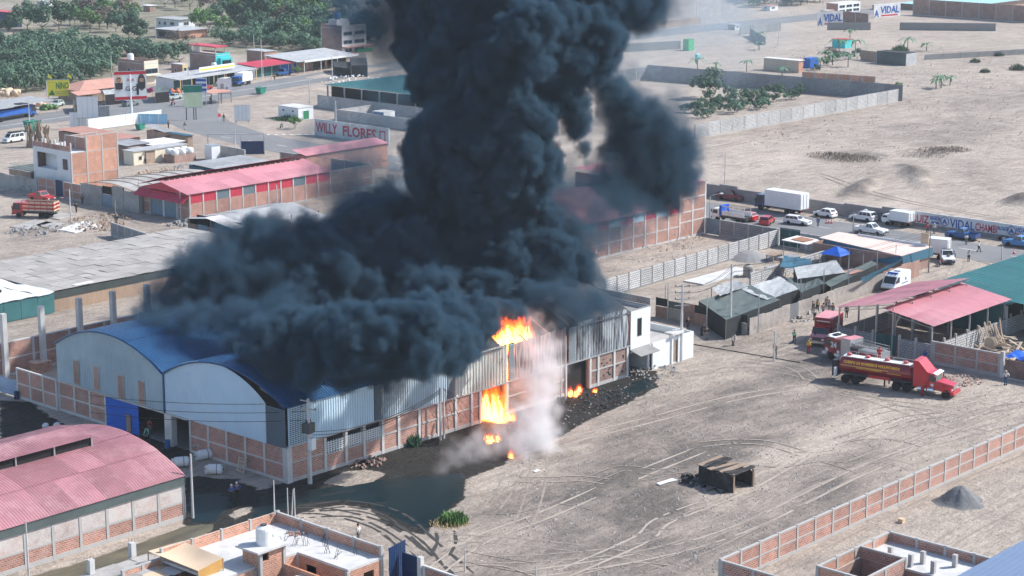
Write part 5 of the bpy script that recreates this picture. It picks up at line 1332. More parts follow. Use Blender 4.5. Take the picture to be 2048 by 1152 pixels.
wallrun(h3, 3.4, 0, 0, HX - 3.4, 2.8, bay=3.4, z0=7.9, pm=brick_orange, cm=conc, mid=False, plinth=0)
wallrun(h3, 3.4, 0.1, PI / 2, 6.2, 2.4, bay=3.1, z0=7.9, pm=brick, cm=conc, mid=False, plinth=0)
wallrun(h3, 0.1, .2, PI / 2, 11.6, .9, bay=2.9, z0=8.1, pm=brick, cm=conc, mid=False, plinth=0, cap=False, colh=.7)
wallrun(h3, 3.4, 6.2, 0, 6.8, 2.2, bay=3.4, z0=7.9, pm=brick, cm=conc, mid=False, plinth=0)
part('roof_slab', MB().box(.2, .1, 7.85, HX - .1, HD, 8.0), conc_lt, h3)
part('rear_wall', MB().box(HX - .2, .1, 0, HX, HD, 7.8), brick_dull, h3)
part('side_wall', MB().box(.2, HD - .2, 0, HX - .2, HD, 7.8), brick_dull, h3)
for y in (2, 5, 8): part('column_stub', MB().box(.1, y, 8.0, .45, y + .35, 9.8), conc_lt, h3)
sl2 = thing('lane_shed', 'lean-to with flat green netting roof beside the white front house', 'shed', (207, 301, 0))
shell(sl2, 12, 13, 2.6, conc_dk)
part('roof', MB().box(-.2, -.2, 2.65, 12, 13.2, 2.75), net_grey, sl2)
part('roof_rail', MB().tube([(0, 0, 3.4), (0, 13, 3.4), (11, 13, 3.4)], .06, 4), steel, sl2)
for k, (px, py, h) in enumerate(((12, 322, 5.2), (30, 322, 5.6), (45, 322, 4.8))):
 t = thing('timber_bundle', ['upright bundle of timber poles at the left edge of the frame', 'tallest upright bundle of timber poles by the white minibus', 'upright bundle of timber poles next to the shed rail'][k], 'timber', (P(px, py)[0] + 14, P(px, py)[1] + 12, 0))
 for q in range(16): part('timber', MB().tube([(random.uniform(-1, 1), random.uniform(-1, 1), 0), (random.uniform(-.8, .8), random.uniform(-.8, .8), h * random.uniform(.75, 1))], .11, 4), wood, t)
for lab, N, rx, lx, z, wm, rm, kw in (
 ('long shed with flat terracotta roof behind the white front house', (232, 280), 280, 117, 3.2, brick_dull, roof_terra, dict(slope=.3)),
 ('grey flat roofed shed beside the terracotta roof', (255, 292), 300, 205, 3.0, brick_dull, roof_zinc, dict(slope=.2)),
 ('shed with pale cream roof near the junction', (305, 291), 368, 264, 2.8, brick_dull, roof_white, dict(ribs=False, nu=4, nv=3)),
 ('low shed with tattered grey mat roof behind the pale container', (292, 302), 310, 232, 2.6, wood, mat_grey, dict(ribs=False, nu=5, nv=4)),
 ('small tent roofed hut by the junction kerb', (330, 265), 345, 293, 2.6, wood, roof_zinc, dict(slope=.9)),
 ('narrow hut with grey blue roof by the town road', (375, 272), 385, 340, 2.4, wood, net_blue, dict(ribs=False)),
 ('long low shed with dark blue grey roof behind the red roofed hall', (440, 340), 545, 378, 3.2, net_blue, roof_zinc, dict(slope=.3)),
 ('brick hall with pale red roof behind the smoke below the campaign wall', (612, 312), 775, 588, 4.6, brick, roof_rose, dict(slope=.8)),
 ('narrow red roofed lean-to against the brick end wall', (605, 348), 660, 596, 4.2, gate_grey, roof_rose, dict()),
 ('tiny grey roofed shack beside the blue gazebo', (1652, 548), 1672, 1634, 2.3, wood, roof_zinc, dict(nu=2, nv=2)),
 ('tiny brick walled shack behind the teal cloth awning', (1578, 518), 1600, 1560, 2.2, brick_dull, roof_zinc, dict(nu=2, nv=2)),
 ('small rusty roofed shack inside the board fence', (1700, 548), 1722, 1684, 2.4, wood, roof_terra, dict(nu=2, nv=2)),
 ('small mat roofed shack near the grey water tank', (1462, 588), 1490, 1446, 2.0, mat_brown, mat_grey, dict(ribs=False, nu=3, nv=2)),
 ('shed with dark green netting under a grey roof beside the lane wall', (62, 345), 75, 18, 2.6, wood, roof_zinc, dict(ribs=False))):
 rect_roof(lab, N, rx, lx, z, wm, rm, **kw)
ct = thing('site_cabin', 'long pale cabin with grey roof in the sandy plot', 'cabin', P(268, 331), 0)
shell(ct, 13.5, 3.2, 2.7, cream)
part('roof', MB().box(-.2, -.2, 2.7, 13.7, 3.4, 2.82), roof_zinc, ct)
opening(ct, 'y', 1.2, .9, .8, .8, glass, steel)
part('wheel_hub', MB().lathe([(.3, -.1), (.62, -.08), (.62, .08), (.3, .1)], 14, (3.2, -.15, .7), 'y'), rubber, ct)
wtk = thing('bulk_bag_stack', 'stack of white bulk bags on a brick base', 'bags', P(360, 322))
part('brick_base', MB().box(-2.6, -1.6, 0, 2.8, 1.8, 1.5), brick_dull, wtk)
for k in range(6): part('bag', MB().lathe([(.7, 0), (.85, .3), (.85, .9), (.6, 1.15), (.1, 1.2)], 9, (-1.9 + (k % 3) * 1.85, -.8 + (k // 3) * 1.7, 1.5)), plastic_w, wtk, smooth=True)
kb = thing('white_kiosk', 'small white upright kiosk on the sandy plot', 'kiosk', P(424, 321))
shell(kb, 2.2, 2.2, 2.9, white)
part('roof', MB().box(-.1, -.1, 2.9, 2.3, 2.3, 3.0), steel, kb)
fence('rough stone wall behind the white kiosk', P(440, 315), P(490, 325), 2.6, bay=3, pm=plaster, cm=conc)
gp = thing('blue_gate_frame', 'goal like white gate frame with dark blue gate by the town road', 'gate', P(528, 309), 2.4)
part('gate_leaf', MB().box(0, -.05, .1, 4.6, .05, 2.8), gate_blue, gp)
part('frame_post', MB().box(-.2, -.1, 0, 0, .1, 4.2).box(4.6, -.1, 0, 4.8, .1, 4.2).box(11.2, -.1, 0, 11.4, .1, 4.2), conc_lt, gp)
part('frame_beam', MB().box(-.2, -.08, 4.2, 11.4, .08, 4.4), conc_lt, gp)
fence('brick stub wall with green door by the town road', (251, 287), (251, 280), 3.4, bay=3.5, pm=brick_dull, cm=conc)
gd = thing('green_door', 'narrow green door between brick stubs by the town road', 'door', (250.6, 279.8, 0), -PI / 2)
part('door_leaf', MB().box(0, -.05, 0, 1.6, .05, 3.0), gate_green, gd)
# ---- campaign wall and sheds across the town road
wf = thing('campaign_wall', 'white roadside wall painted with big red name lettering', 'wall', (286.6, 316.2, 0), -PI / 2)
for k in range(8): part('painted_panel', MB().box(k * 2.9, -.1, 0, k * 2.9 + 2.88, .1, 3.6 + .05 * random.random()), white_w, wf)
fit_text(wf, 'WILLY', .5, 7.4, .8, 2.2, ink_red, bold=.09)
fit_text(wf, 'FLORES', 8.9, 19.2, .8, 2.2, ink_red, bold=.09)
mb = MB()
for a in ((20.4, .7, 22.2, 1.0), (20.4, 2.6, 22.2, 2.9), (20.4, 1.0, 20.7, 2.6), (21.9, 1.0, 22.2, 2.6)): mb.box(a[0], -.13, a[1], a[2], -.105, a[3])
part('logo_frame', mb, ink_red, wf)
fence('grey block wall behind the campaign wall', (305.5, 330), (305.5, 290), 2.6, bay=4, pm=block, cm=conc, mid=False)
fence('long grey block wall under the teal roofed depot', (318.5, 350), (318.5, 300), 3.0, bay=4.2, pm=block, cm=conc, mid=False)
fence('side wall of the teal roofed depot beside the small white building', (306, 330), (318, 330.4), 2.4, bay=4, pm=block, cm=conc, mid=False)
gd = thing('teal_roofed_depot', 'broad depot roof of dark teal sheets behind grey block walls', 'depot', (320, 300, 0))
sheets(gd, (0, 50, 5.2), (40, 0, 0), (0, -50, 0.4), 12, 10, roof_teal, pitch=.7, amp=.05)
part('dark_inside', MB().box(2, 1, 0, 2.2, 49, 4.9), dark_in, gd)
for k in range(9): part('post', MB().box(.2, .4 + 6 * k, 0, .5, .7 + 6 * k, 5.2), steel, gd)
sw, *_ = house('white_building', 'small white building with green door on open sand', 'building', 597, 241, 627, 557, 217, white, white, conc_lt, win_x=[(.2, .62, .32, .8, dark_in), (.68, .62, .8, .8, dark_in)], win_y=[(.3, .0, .7, .75, ink_green, white)], over=.1)
cb, *_ = house('blue_cabin', 'pale cabin with two blue doors behind the campaign wall', 'cabin', 768, 251, 790, 745, 226, plastic_b, white, conc_lt, win_x=[(.15, .05, .42, .75, blue_p), (.55, .05, .85, .75, blue_p)])
rubble('weeds and rubble around the small white building', P(560, 238), 40, 3, leaf_dark)
# ---- shops along the highway
def shutters(par, dx, z1, n, mats, y=-.06):
 w = dx / n
 for k in range(n): part('shutter', MB().ribs((k * w + .12, y, .1), (w - .24, 0, 0), (0, 0, z1), (0, -1, 0), .5, .03), mats[k % len(mats)], par)
b1, dx, dy, h = house('brick_cream_shop', 'two storey brick building with cream front and water tank', 'building', 290, 168, 318, 237, 129, brick_dull, cream, conc_lt, win_x=[(.36, .52, .5, .72, dark_in), (.6, .56, .68, .7, dark_in)], win_y=[(.06, .5, .94, .75, glass, gate_grey)], parapet=.7)
part('balcony', MB().box(-.1, -1.2, h * .42, dx, 0, h * .47), cream, b1)
water_tank('white tank on the brick and cream building', (b1.location.x + 2, b1.location.y + dy - 3, h + .2), .9, 2.2)
lr = thing('hip_roof_house', 'wide low house with faded pink hipped roofs by the highway', 'house', P(160, 205), 0)
shell(lr, 20, 9, 2.9, wood)
part('roof', MB().hexa([(-.6, -.8, 2.9), (21, -.8, 2.9), (21, 10, 2.9), (-.6, 10, 2.9)], [(4.5, 4.0, 4.6), (16, 4.0, 4.6), (16, 5.2, 4.6), (4.5, 5.2, 4.6)]), roof_terra, lr)
part('porch_roof', MB().slab([(-3.0, -3.4, 2.3), (5, -3.4, 2.3), (5, -.4, 2.95), (-3.0, -.4, 2.95)], .08), roof_terra, lr)
for x in (-2.8, .5, 4.8): part('porch_post', MB().box(x, -3.2, 0, x + .12, -3.08, 2.3), wood, lr)
yb, dx, dy, h = house('ochre_building', 'narrow ochre two storey building between the shops', 'building', 366, 158, 376, 343, 130, brick_dull, yellow, conc_lt, win_y=[(.2, .55, .8, .8, glass)], win_x=[(.3, .5, .5, .7, dark_in)])
sr = thing('shop_row', 'row of low shops with grey canopy roof and green shutters', 'shops', P(347, 181), .16)
shell(sr, 31, 6, 3.0, white)
shutters(sr, 31, 2.4, 9, [gate_green, gate_green, dark_in, gate_green])
part('canopy', MB().slab([(-.5, -2.6, 2.9), (31, -2.6, 2.9), (31, 6.2, 3.6), (-.5, 6.2, 3.5)], .12), roof_zinc, sr)
for k in range(8): part('canopy_post', MB().box(k * 4.3, -2.5, 0, k * 4.3 + .18, -2.32, 2.9), yellow, sr)
part('roof_sign', MB().box(10, -.1, 3.7, 24, 0, 5.0), tarp_white, sr)
part('sign_band', MB().box(10.4, -.14, 4.1, 23.6, -.11, 4.5), sign_yellow, sr)
tb, dx, dy, h = house('turquoise_house', 'brick house with bright turquoise front and red roof slab', 'house', 432, 143, 461, 380, 112, brick_dull, turq, conc_lt, win_y=[(.25, .25, .85, .72, glass, turq)], parapet=.5)
part('top_slab', MB().box(-.3, -.2, h + 2.3, dx * .8, dy + .2, h + 2.6), roof_red, tb)
for x, y in ((.1, .1), (.1, dy - .3), (dx * .7, .1), (dx * .7, dy - .3)): part('roof_column', MB().box(x, y, h, x + .25, y + .25, h + 2.3), conc, tb)
part('bay', MB().box(dx * .2, -1.0, h * .1, dx, 0, h * .85), turq, tb)
part('bay_window', MB().box(dx * .3, -1.06, h * .3, dx * .9, -1.0, h * .7), glass, tb)
water_tank('white tank beside the turquoise house roof', (sr.location.x + 19, sr.location.y + 6.5, 3.6), .7, 1.8)
water_tank('white tank standing on the left of the red roof slab', (tb.location.x + 1.5, tb.location.y + dy - 1.5, h + .15), .9, 2.6)
b2, dx, dy, h = house('brick_shop', 'brick two storey shop with grey upper floor and shuttered stalls', 'building', 530, 133, 553, 494, 104, brick_dull, brick_orange, roof_zinc, win_y=[(.15, .55, .7, .85, dark_in, conc)], over=.2)
s2 = thing('shop_row', 'row of stalls with red tin roof and green and blue shutters', 'shops', P(510, 156), .12)
shell(s2, 24, 6, 2.9, white)
shutters(s2, 24, 2.5, 7, [gate_green, gate_green, gate_green, blue_p, blue_p, brick_dull, brick_dull])
sheets(s2, (-.5, -1.6, 3.0), (25, 0, 0), (0, 8, .6), 7, 2, roof_red, pitch=.5)
s3 = thing('shop_row', 'open fronted shop with grey roof and white canopy beam', 'shops', P(583, 146), .1)
shell(s3, 24, 9, 3.4, wood, holes_y=[(1, 0, 6, 2.7), (7, 0, 14, 2.7), (15, 0, 23, 2.7)])
part('roof', MB().slab([(-.6, -3, 3.3), (25, -3, 3.3), (25, 10, 4.4), (-.6, 10, 4.4)], .12), roof_zinc, s3)
part('canopy_beam', MB().box(2, -3.2, 2.9, 25, -3.0, 3.5), tarp_white, s3)
for k in range(4): part('canopy_post', MB().box(2 + 7 * k, -3, 0, 2.2 + 7 * k, -2.8, 3.0), conc_lt, s3)
t4, dx, dy, h = house('tall_house', 'four storey brick and white house with blue water tank', 'house', 685, 118, 733, 643, 58, brick_dull, white, conc_lt, win_y=[(.05, .76, .42, .9, glass), (.5, .76, .92, .9, glass), (.05, .48, .42, .62, glass), (.5, .48, .92, .62, glass), (.1, .2, .4, .36, glass), (.5, .2, .9, .36, glass)], parapet=.8)
part('roof_room', MB().box(1, dy * .35, h, dx * .62, dy * .75, h + 2.4), white, t4)
part('balcony', MB().box(-.1, -1.6, h * .36, dx + 1, 0, h * .40).box(-.1, -1.6, h * .15, dx + 1, 0, h * .18), roof_terra, t4)
part('balcony_panel', MB().box(dx * .45, -1.66, h * .18, dx + 1, -1.6, h * .3), ink_green, t4)
water_tank('bright blue water tank on top of the tall house', (t4.location.x + 3, t4.location.y + dy * .55, h + 2.4), .95, 2.2, plastic_b)
tent('black net tent by the highway beside the tall house', [(668, 134), (703, 136), (702, 124), (666, 122)], [2.4, 2.4, 2.6, 2.6], net_black, [(0, net_black), (3, net_black)])
tent('taller black net tent next to the tall house', [(702, 131), (735, 130), (733, 115), (700, 117)], [3.2, 3.2, 3.2, 3.2], net_black, [(0, net_black), (1, net_black), (3, net_black)])
tent('large grey market roof over produce at the left edge', [(-60, 228), (112, 200), (60, 192), (-110, 212)], [3.4, 3.2, 3.6, 3.6], tarp_grey, None, 'market_roof', 'market stall', True, .15)
st_ = sack('heap of pale sacks on the market roof', P(15, 190, 3.4), tarp_tan, 16, 1.6)
sack('bright green produce heap beside the market roof', P(98, 219), leaf_green, 14, 1.4, 'produce_heap', 'produce')
sack('coloured goods under the market roof', P(72, 212), tarp_tan, 14, 1.2, 'produce_heap', 'produce')
tent('black tarpaulin stall by the highway', [(150, 210), (198, 206), (192, 194), (146, 197)], [2.2, 2.2, 2.4, 2.4], net_black, [(0, net_black), (3, tarp_tan)])
tent('pale canopy stall in front of the hipped house', [(210, 190), (250, 186), (248, 176), (204, 180)], [2.6, 2.6, 2.8, 2.8], tarp_grey, [(0, dark_in)])
tent('dark canopy stall with hanging goods before the brick and cream building', [(310, 186), (338, 183), (334, 170), (304, 173)], [2.6, 2.6, 2.8, 2.8], net_grey, [(0, dark_in)])
for k, (px, py, mt, lab) in enumerate(((302, 184, M('magenta goods', (.35, .04, .16), rough=.7), 'bundle of magenta goods hanging at a roadside stall'), (333, 190, plastic_b, 'bundle of blue goods at the edge of a roadside stall'), (348, 186, M('orange goods', (.55, .18, .08), rough=.7), 'bundle of orange goods at a roadside stall'), (362, 184, leaf_dark, 'bundle of dark goods at the end of the stalls'))):
 sack(lab, P(px, py), mt, 9, .9, 'goods_heap', 'goods')
wi, dx, dy, h = house('white_house', 'white flat roofed house among trees above the olive grove', 'house', 358, 60, 390, 313, 40, white, white, roof_zinc, win_x=[(.1, .35, .2, .7), (.33, .35, .45, .7), (.62, .4, .8, .72)], win_y=[(.3, .4, .62, .75)], over=.6)
house('lower_annex', 'brick and shadowed lower rooms below the white house', 'annex', 360, 78, 415, 312, 62, conc_dk, brick_orange, roof_zinc, win_x=[(.1, 0, .8, .8, dark_in)], over=.8)
tl, dx, dy, h = house('red_roof_hall', 'navy blue hall with red roof in the top left corner', 'hall', 30, 55, 44, -40, 26, gate_blue, gate_blue, roof_red, over=.6)
house('brick_hut', 'brick hut with white roof near the top left tree line', 'hut', 300, 24, 312, 285, 12, brick_dull, brick_dull, white, over=.3)
house('tan_hut', 'long tan hut with white roof beyond the walled plot', 'hut', 1597, 146, 1606, 1527, 122, M('tan boards', (.45, .38, .30)), brick_orange, roof_white, over=.3)
house('blue_cabin', 'bright blue cabin beside the tan hut', 'cabin', 1620, 137, 1637, 1606, 118, blue_p, blue_p, blue_p)
house('turquoise_cabin', 'turquoise cabin among banana plants', 'cabin', 1690, 97, 1704, 1664, 80, turq, turq, roof_red, over=.2)
house('green_screen', 'bright green boxy shelter beyond the smoke', 'shelter', 1377, 102, 1388, 1366, 80, M('bright green sheet', (.03, .38, .12)), M('bright green sheet two', (.03, .36, .12)), ink_green)
house('pale_green_hut', 'tiny pale green hut near the green shelter', 'hut', 1395, 118, 1400, 1390, 109, turq, turq, white)
nt_ = house('net_shelter', 'black net shelter on the open field', 'shelter', 1812, 132, 1832, 1752, 108, net_grey, tarp_grey, net_black)[0]
fence('mat fence behind the black net shelter', P(1722, 120), P(1752, 124), 3.0, bay=4, pm=mat_tan, cm=wood, mid=False, cap=False)
fence('row of rough brick stubs along the back of the walled plot', P(1605, 158), P(1750, 168), 2.0, bay=3.5, pm=brick_orange, cm=conc, mid=False, cap=False)
for lab, p0, p1, h, x0 in (('distant white wall strip with blue slogan and the letter A, nearer one', (1634, 52), (1686, 50), 5.0, .8), ('distant white wall strip with blue slogan and the letter A, farther one', (1747, 36), (1800, 32), 5.0, .8)):
 a, b_ = P(*p0), P(*p1)
 d = b_ - a
 t = thing('slogan_wall', lab, 'wall', (a.x, a.y, 0), math.atan2(d.y, d.x))
 part('painted_panel', MB().box(0, -.1, 0, d.length, .1, h), white_w, t)
 fit_text(t, 'A', .4, d.length * .2, .3, 2.6, ink_blue, -.14, .1)
 fit_text(t, 'VIDAL', d.length * .25, d.length * .96, 1.5, 2.6, ink_blue, -.14, .1)
 part('red_band', MB().box(d.length * .28, -.13, .4, d.length * .9, -.11, .9), ink_red, t)
fence('distant brick wall beside the nearer slogan strip', P(1686, 52), P(1736, 58), 5.2, bay=6, pm=brick_dull, cm=conc, mid=False, cap=False)
fence('dark roadside wall below the distant brick wall', P(1655, 60), P(1740, 60), 2.6, bay=9, pm=conc_dk, cm=conc_dk, mid=False, cap=False)
fence('long low dark wall across the far field', P(1800, 60), P(1990, 62), 2.6, bay=9, pm=conc_dk, cm=conc_dk, mid=False, cap=False)
fence('distant long pink brick wall in the top right corner', P(1826, 30), P(2060, 46), 6.0, bay=7, pm=brick_dull, cm=conc, mid=False, cap=False)
fd = house('far_depot', 'distant depot with pale turquoise roof in the top right corner', 'depot', 1920, 26, 2080, 1800, 14, brick_dull, brick_dull, M('pale turquoise roof', (.30, .50, .52)), over=1)[0]
house('far_brick_house', 'distant red brick and white framed house near the top edge', 'house', 1676, 28, 1720, 1652, 8, brick_orange, white, conc_lt, win_y=[(.05, .1, .3, .4, glass), (.36, .1, .62, .4, glass), (.68, .1, .95, .4, glass), (.05, .55, .3, .85, glass), (.36, .55, .62, .85, glass), (.68, .55, .95, .85, glass)])
for k, (p0, p1, h, m_, lab) in enumerate((((1480, 70), (1560, 62), 3.0, block_grey, 'grey far wall at the foot of the slogan strips'), ((1500, 72), (1530, 90), 2.6, block_grey, 'short far wall running down from the grey one'), ((1850, 120), (2060, 108), 1.6, conc_dk, 'low kerb like wall across the far field'), ((1240, 105), (1360, 98), 2.6, conc_dk, 'far wall veiled by the drifting smoke'), ((1290, 60), (1400, 48), 2.4, mat_tan, 'far fence beyond the highway in the thin smoke'))):
 fence(lab, P(*p0), P(*p1), h, bay=7, pm=m_, cm=conc_dk, mid=False, cap=False)
for bx, by, rx, lx, ty, m1, m2, rf, lab in ((1470, 60, 1482, 1455, 50, brick_dull, white, roof_zinc, 'tiny brick house in the thin smoke beyond the highway'), (1540, 22, 1556, 1524, 12, white, white, roof_terra, 'tiny white house with clay roof near the top edge'), (1760, 20, 1772, 1744, 11, brick_orange, cream, conc_lt, 'tiny cream house behind the farther slogan strip'), (600, 46, 612, 588, 36, white, cream, roof_white, 'small cream house between the far groves'), (232, 20, 242, 220, 12, brick_dull, white, roof_terra, 'small clay roofed house on the far track'), (90, 14, 108, 74, 4, conc, white, roof_zinc, 'long pale shed on the sand near the top left corner'), (470, 40, 478, 462, 32, brick_dull, brick_dull, roof_white, 'little brick pump house by the green field')):
 house('far_house', lab, 'house', bx, by, rx, lx, ty, m1, m2, rf, over=.3, win_y=[(.2, .35, .6, .75, dark_in)], win_x=[(.3, .4, .6, .75, dark_in)])
house('far_brick_hut', 'distant low brick house beside the far framed house', 'house', 1652, 31, 1668, 1640, 22, brick_orange, brick_orange, conc)
# ---- trees and plants
def leafmesh(nclump, nleaf, rx, rz, leaf, seed, base=.35):
 r = random.Random(seed)
 mb = MB()
 cl = []
 for k in range(nclump):
  a, u = r.uniform(0, 2 * PI), r.uniform(-.5, 1)
  q = math.sqrt(max(0, 1 - u * u)) * r.uniform(.45, 1)
  cl.append((rx * q * math.cos(a), rx * q * math.sin(a), rz * (base + .55 + u * .5) , r.uniform(.24, .42) * rx))
 for k in range(nleaf):
  c = cl[r.randrange(nclump)]
  d = Vector((r.gauss(0, 1), r.gauss(0, 1), r.gauss(0, 1))).normalized()
  p = Vector(c[:3]) + d * c[3] * r.uniform(.6, 1.08)
  n = (d + Vector((r.uniform(-.6, .6), r.uniform(-.6, .6), r.uniform(-.2, .8)))).normalized()
  t = n.orthogonal().normalized()
  t = (Matrix.Rotation(r.uniform(0, 6.3), 3, n) @ t)
  b_ = n.cross(t)
  s = leaf * r.uniform(.6, 1.3)
  mb.quad(p - t * s, p + b_ * s * .55, p + t * s, p - b_ * s * .55)
 return mb
def trunkmesh(h, r0, seed, spread=1.0):
 r = random.Random(seed)
 mb = MB().tube([(0, 0, -.1), (.05, .03, h * .5), (0, 0, h)], r0, 6, r0 * .7)
 for k in range(5):
  a = k * 1.26 + r.random()
  mb.tube([(0, 0, h * .8), (spread * .5 * math.cos(a), spread * .5 * math.sin(a), h * 1.35), (spread * math.cos(a), spread * math.sin(a), h * 1.8)], r0 * .55, 4, r0 * .2)
 return mb
def treeproto(name, mat, nclump, nleaf, rx, rz, leaf, seed, th=1.0, base=.35):
 t = link(bpy.data.objects.new(name, None))
 part('crown', leafmesh(nclump, nleaf, rx, rz, leaf, seed, base), mat, t, (0, 0, th * .6))
 part('trunk', trunkmesh(th, .16, seed, rx * .5), bark, t)
 return t
_protos = {'olive': [treeproto('olive_tree', leaf_olive, 13, 640, 3.1, 3.3, .36, 50 + k, .55, .2) for k in range(6)],
           'dark': [treeproto('broad_tree', leaf_dark, 17, 1000, 4.2, 4.8, .44, 70 + k, 1.3, .25) for k in range(4)],
           'green': [treeproto('leafy_tree', leaf_green, 12, 620, 3.2, 3.4, .40, 80 + k, 1.6) for k in range(3)],
           'brown': [treeproto('dry_tree', leaf_brown, 14, 760, 3.8, 3.6, .36, 90 + k, 1.8) for k in range(2)]}
_used = set()
def tree(kind, p, s, label, group=None, sz=None):
 pr = random.choice(_protos[kind])
 if pr.name not in _used: _used.add(pr.name); o = pr
 else: o = copy_tree(pr)
 o.location = (p[0], p[1], 0)
 o.rotation_euler = (0, 0, random.uniform(0, 6.28))
 o.scale = (s, s, sz or s * random.uniform(.9, 1.12))
 return tag(o, label, 'tree', group)
def inpoly(px, py, poly):
 c = False
 for (x0, y0), (x1, y1) in zip(poly, poly[1:] + poly[:1]):
  if (y0 > py) != (y1 > py) and px < (x1 - x0) * (py - y0) / (y1 - y0) + x0: c = not c
 return c
def pxof(p):
 q = Vector(p) - EYE
 w = q.dot(FWD)
 return 1024 + F * q.dot(RGT) / w, 576 - F * q.dot(UPV) / w
polyp = lambda s: [tuple(map(float, q.split(','))) for q in s.split()]
grove = [polyp('-20,98 60,92 150,92 300,108 345,116 376,124 345,132 300,128 236,122 232,142 214,160 150,172 60,192 -20,200'), polyp('418,90 470,80 520,68 640,60 700,80 700,96 640,108 560,102 500,92 430,92'), polyp('520,2 700,0 700,22 640,30 560,28 522,18')]
glab = ['grey green olive tree, one of many in the dense grove behind the highway shops', 'olive tree, one of many in the grove behind the tall house', 'dark tree, one of many in the far grove at the top edge']
cnt = 0
GA = math.radians(12)
for gi, poly in enumerate(grove):
 n0 = 0
 step = (5.9, 5.9, 7.6)[gi]
 for i in range(-10, 60):
  for j in range(-10, 60):
   x, y = 300 + (i * math.cos(GA) - j * math.sin(GA)) * step + random.uniform(-1.3, 1.3), 400 + (i * math.sin(GA) + j * math.cos(GA)) * step + random.uniform(-1.3, 1.3)
   px, py = pxof((x, y, 0))
   if inpoly(px, py, poly) and cnt < 296:
    cnt += 1
    tree('olive' if gi < 2 else 'dark', (x, y), random.uniform(.75, 1.25) if gi < 2 else random.uniform(.8, 1.1), glab[gi], ['olive trees of the grove', 'olive trees behind the tall house', 'trees of the far grove'][gi])
for px, py, k, s, lab in ((28, 72, 'dark', 1.0, 'round dark tree at the left edge above the olive grove'), (55, 60, 'dark', 1.2, 'big leafy tree in front of the navy hall'), (85, 62, 'dark', 1.3, 'broad tree beside the navy hall'), (118, 60, 'dark', 1.3, 'broad tree right of the navy hall group'), (140, 52, 'green', 1.2, 'lighter leafy tree at the end of the navy hall group'),
  (175, 38, 'brown', 1.0, 'brown leafed tree by the far track'), (195, 36, 'dark', 1.1, 'dark tree behind the brown trees near the top edge'), (215, 58, 'brown', 1.2, 'large dry brown tree above the olive grove'), (180, 66, 'green', 1.1, 'bright green tree left of the dry brown tree'), (232, 64, 'dark', .9, 'small dark tree right of the dry brown tree'),
  (245, 34, 'green', 1.1, 'pale green tree on the far track'), (265, 38, 'green', .9, 'small pale tree beside the far track'), (258, 78, 'dark', 1.2, 'dark tree in front of the white house garden'), (276, 84, 'dark', 1.0, 'broad dark tree left of the lower annex'),
  (352, 90, 'brown', .7, 'bare brown bush tree in front of the lower annex'), (376, 88, 'brown', .6, 'second brown bush tree in front of the lower annex'), (400, 62, 'green', 1.2, 'bright tree right of the white house'), (418, 66, 'green', 1.2, 'tall bright tree right of the white house'), (425, 30, 'brown', 1.2, 'dry tree left of the green field'),
  (450, 48, 'dark', 1.2, 'dark tree below the green field'), (468, 46, 'green', 1.3, 'yellow green tree below the green field'), (490, 48, 'dark', 1.2, 'dark tree right of the yellow green tree'), (515, 50, 'dark', 1.3, 'big dark tree at the corner of the fields'), (535, 44, 'dark', 1.2, 'dark tree at the edge of the maize strip'), (540, 30, 'dark', 1.2, 'dark tree by the far grove corner'),
  (380, 20, 'green', 1.2, 'pale green tree near the top edge'), (350, 16, 'green', 1.3, 'pale green tree behind the white house'), (330, 14, 'dark', 1.1, 'dark tree behind the brick hut'), (400, 12, 'green', 1.1, 'soft green tree by the pale field'), (560, 12, 'dark', 1.1, 'round tree at the top of the far grove'), (610, 14, 'dark', 1.2, 'round tree at the top right of the far grove'),
  (595, 150, 'green', .4, 'tiny roadside tree before the open fronted shop'), (590, 258, 'green', .45, 'little tree on the sand before the white building'), (1412, 196, 'dark', 1.0, 'large dark round tree in the walled orchard plot')):
 tree(k, P(px, py), s, lab)
orch = polyp('1372,205 1420,200 1500,188 1560,182 1640,182 1662,192 1640,200 1560,212 1500,224 1440,236 1395,240 1368,226')
n0 = 0
for i in range(85):
 px, py = random.uniform(1368, 1662), random.uniform(182, 242)
 if inpoly(px, py, orch):
  tree('olive', P(px, py), random.uniform(.36, .62), 'small grey green tree, one of several in the walled orchard plot', 'trees of the walled orchard plot')
for i in range(210):
 px, py = random.choice(((random.uniform(330, 640), random.uniform(-4, 58)), (random.uniform(140, 330), random.uniform(0, 60)), (random.uniform(400, 640), random.uniform(20, 90)), (random.uniform(430, 640), random.uniform(0, 60)), (random.uniform(640, 760), random.uniform(60, 100)), (random.uniform(1480, 1640), random.uniform(-2, 14)), (random.uniform(640, 1000), random.uniform(-5, 40))))
 if inpoly(px, py, polyp('432,0 522,0 522,20 432,20')) or inpoly(px, py, polyp('270,10 440,10 450,110 270,110')) or inpoly(px, py, polyp('90,6 300,18 300,32 90,24')): continue
 tree(random.choice(('olive', 'dark', 'green', 'olive', 'brown') if i % 9 == 0 else ('olive', 'dark', 'green')), P(px, py), random.uniform(.7, 1.25), 'tree scattered among the far fields beyond the highway shops', 'trees scattered among the far fields')
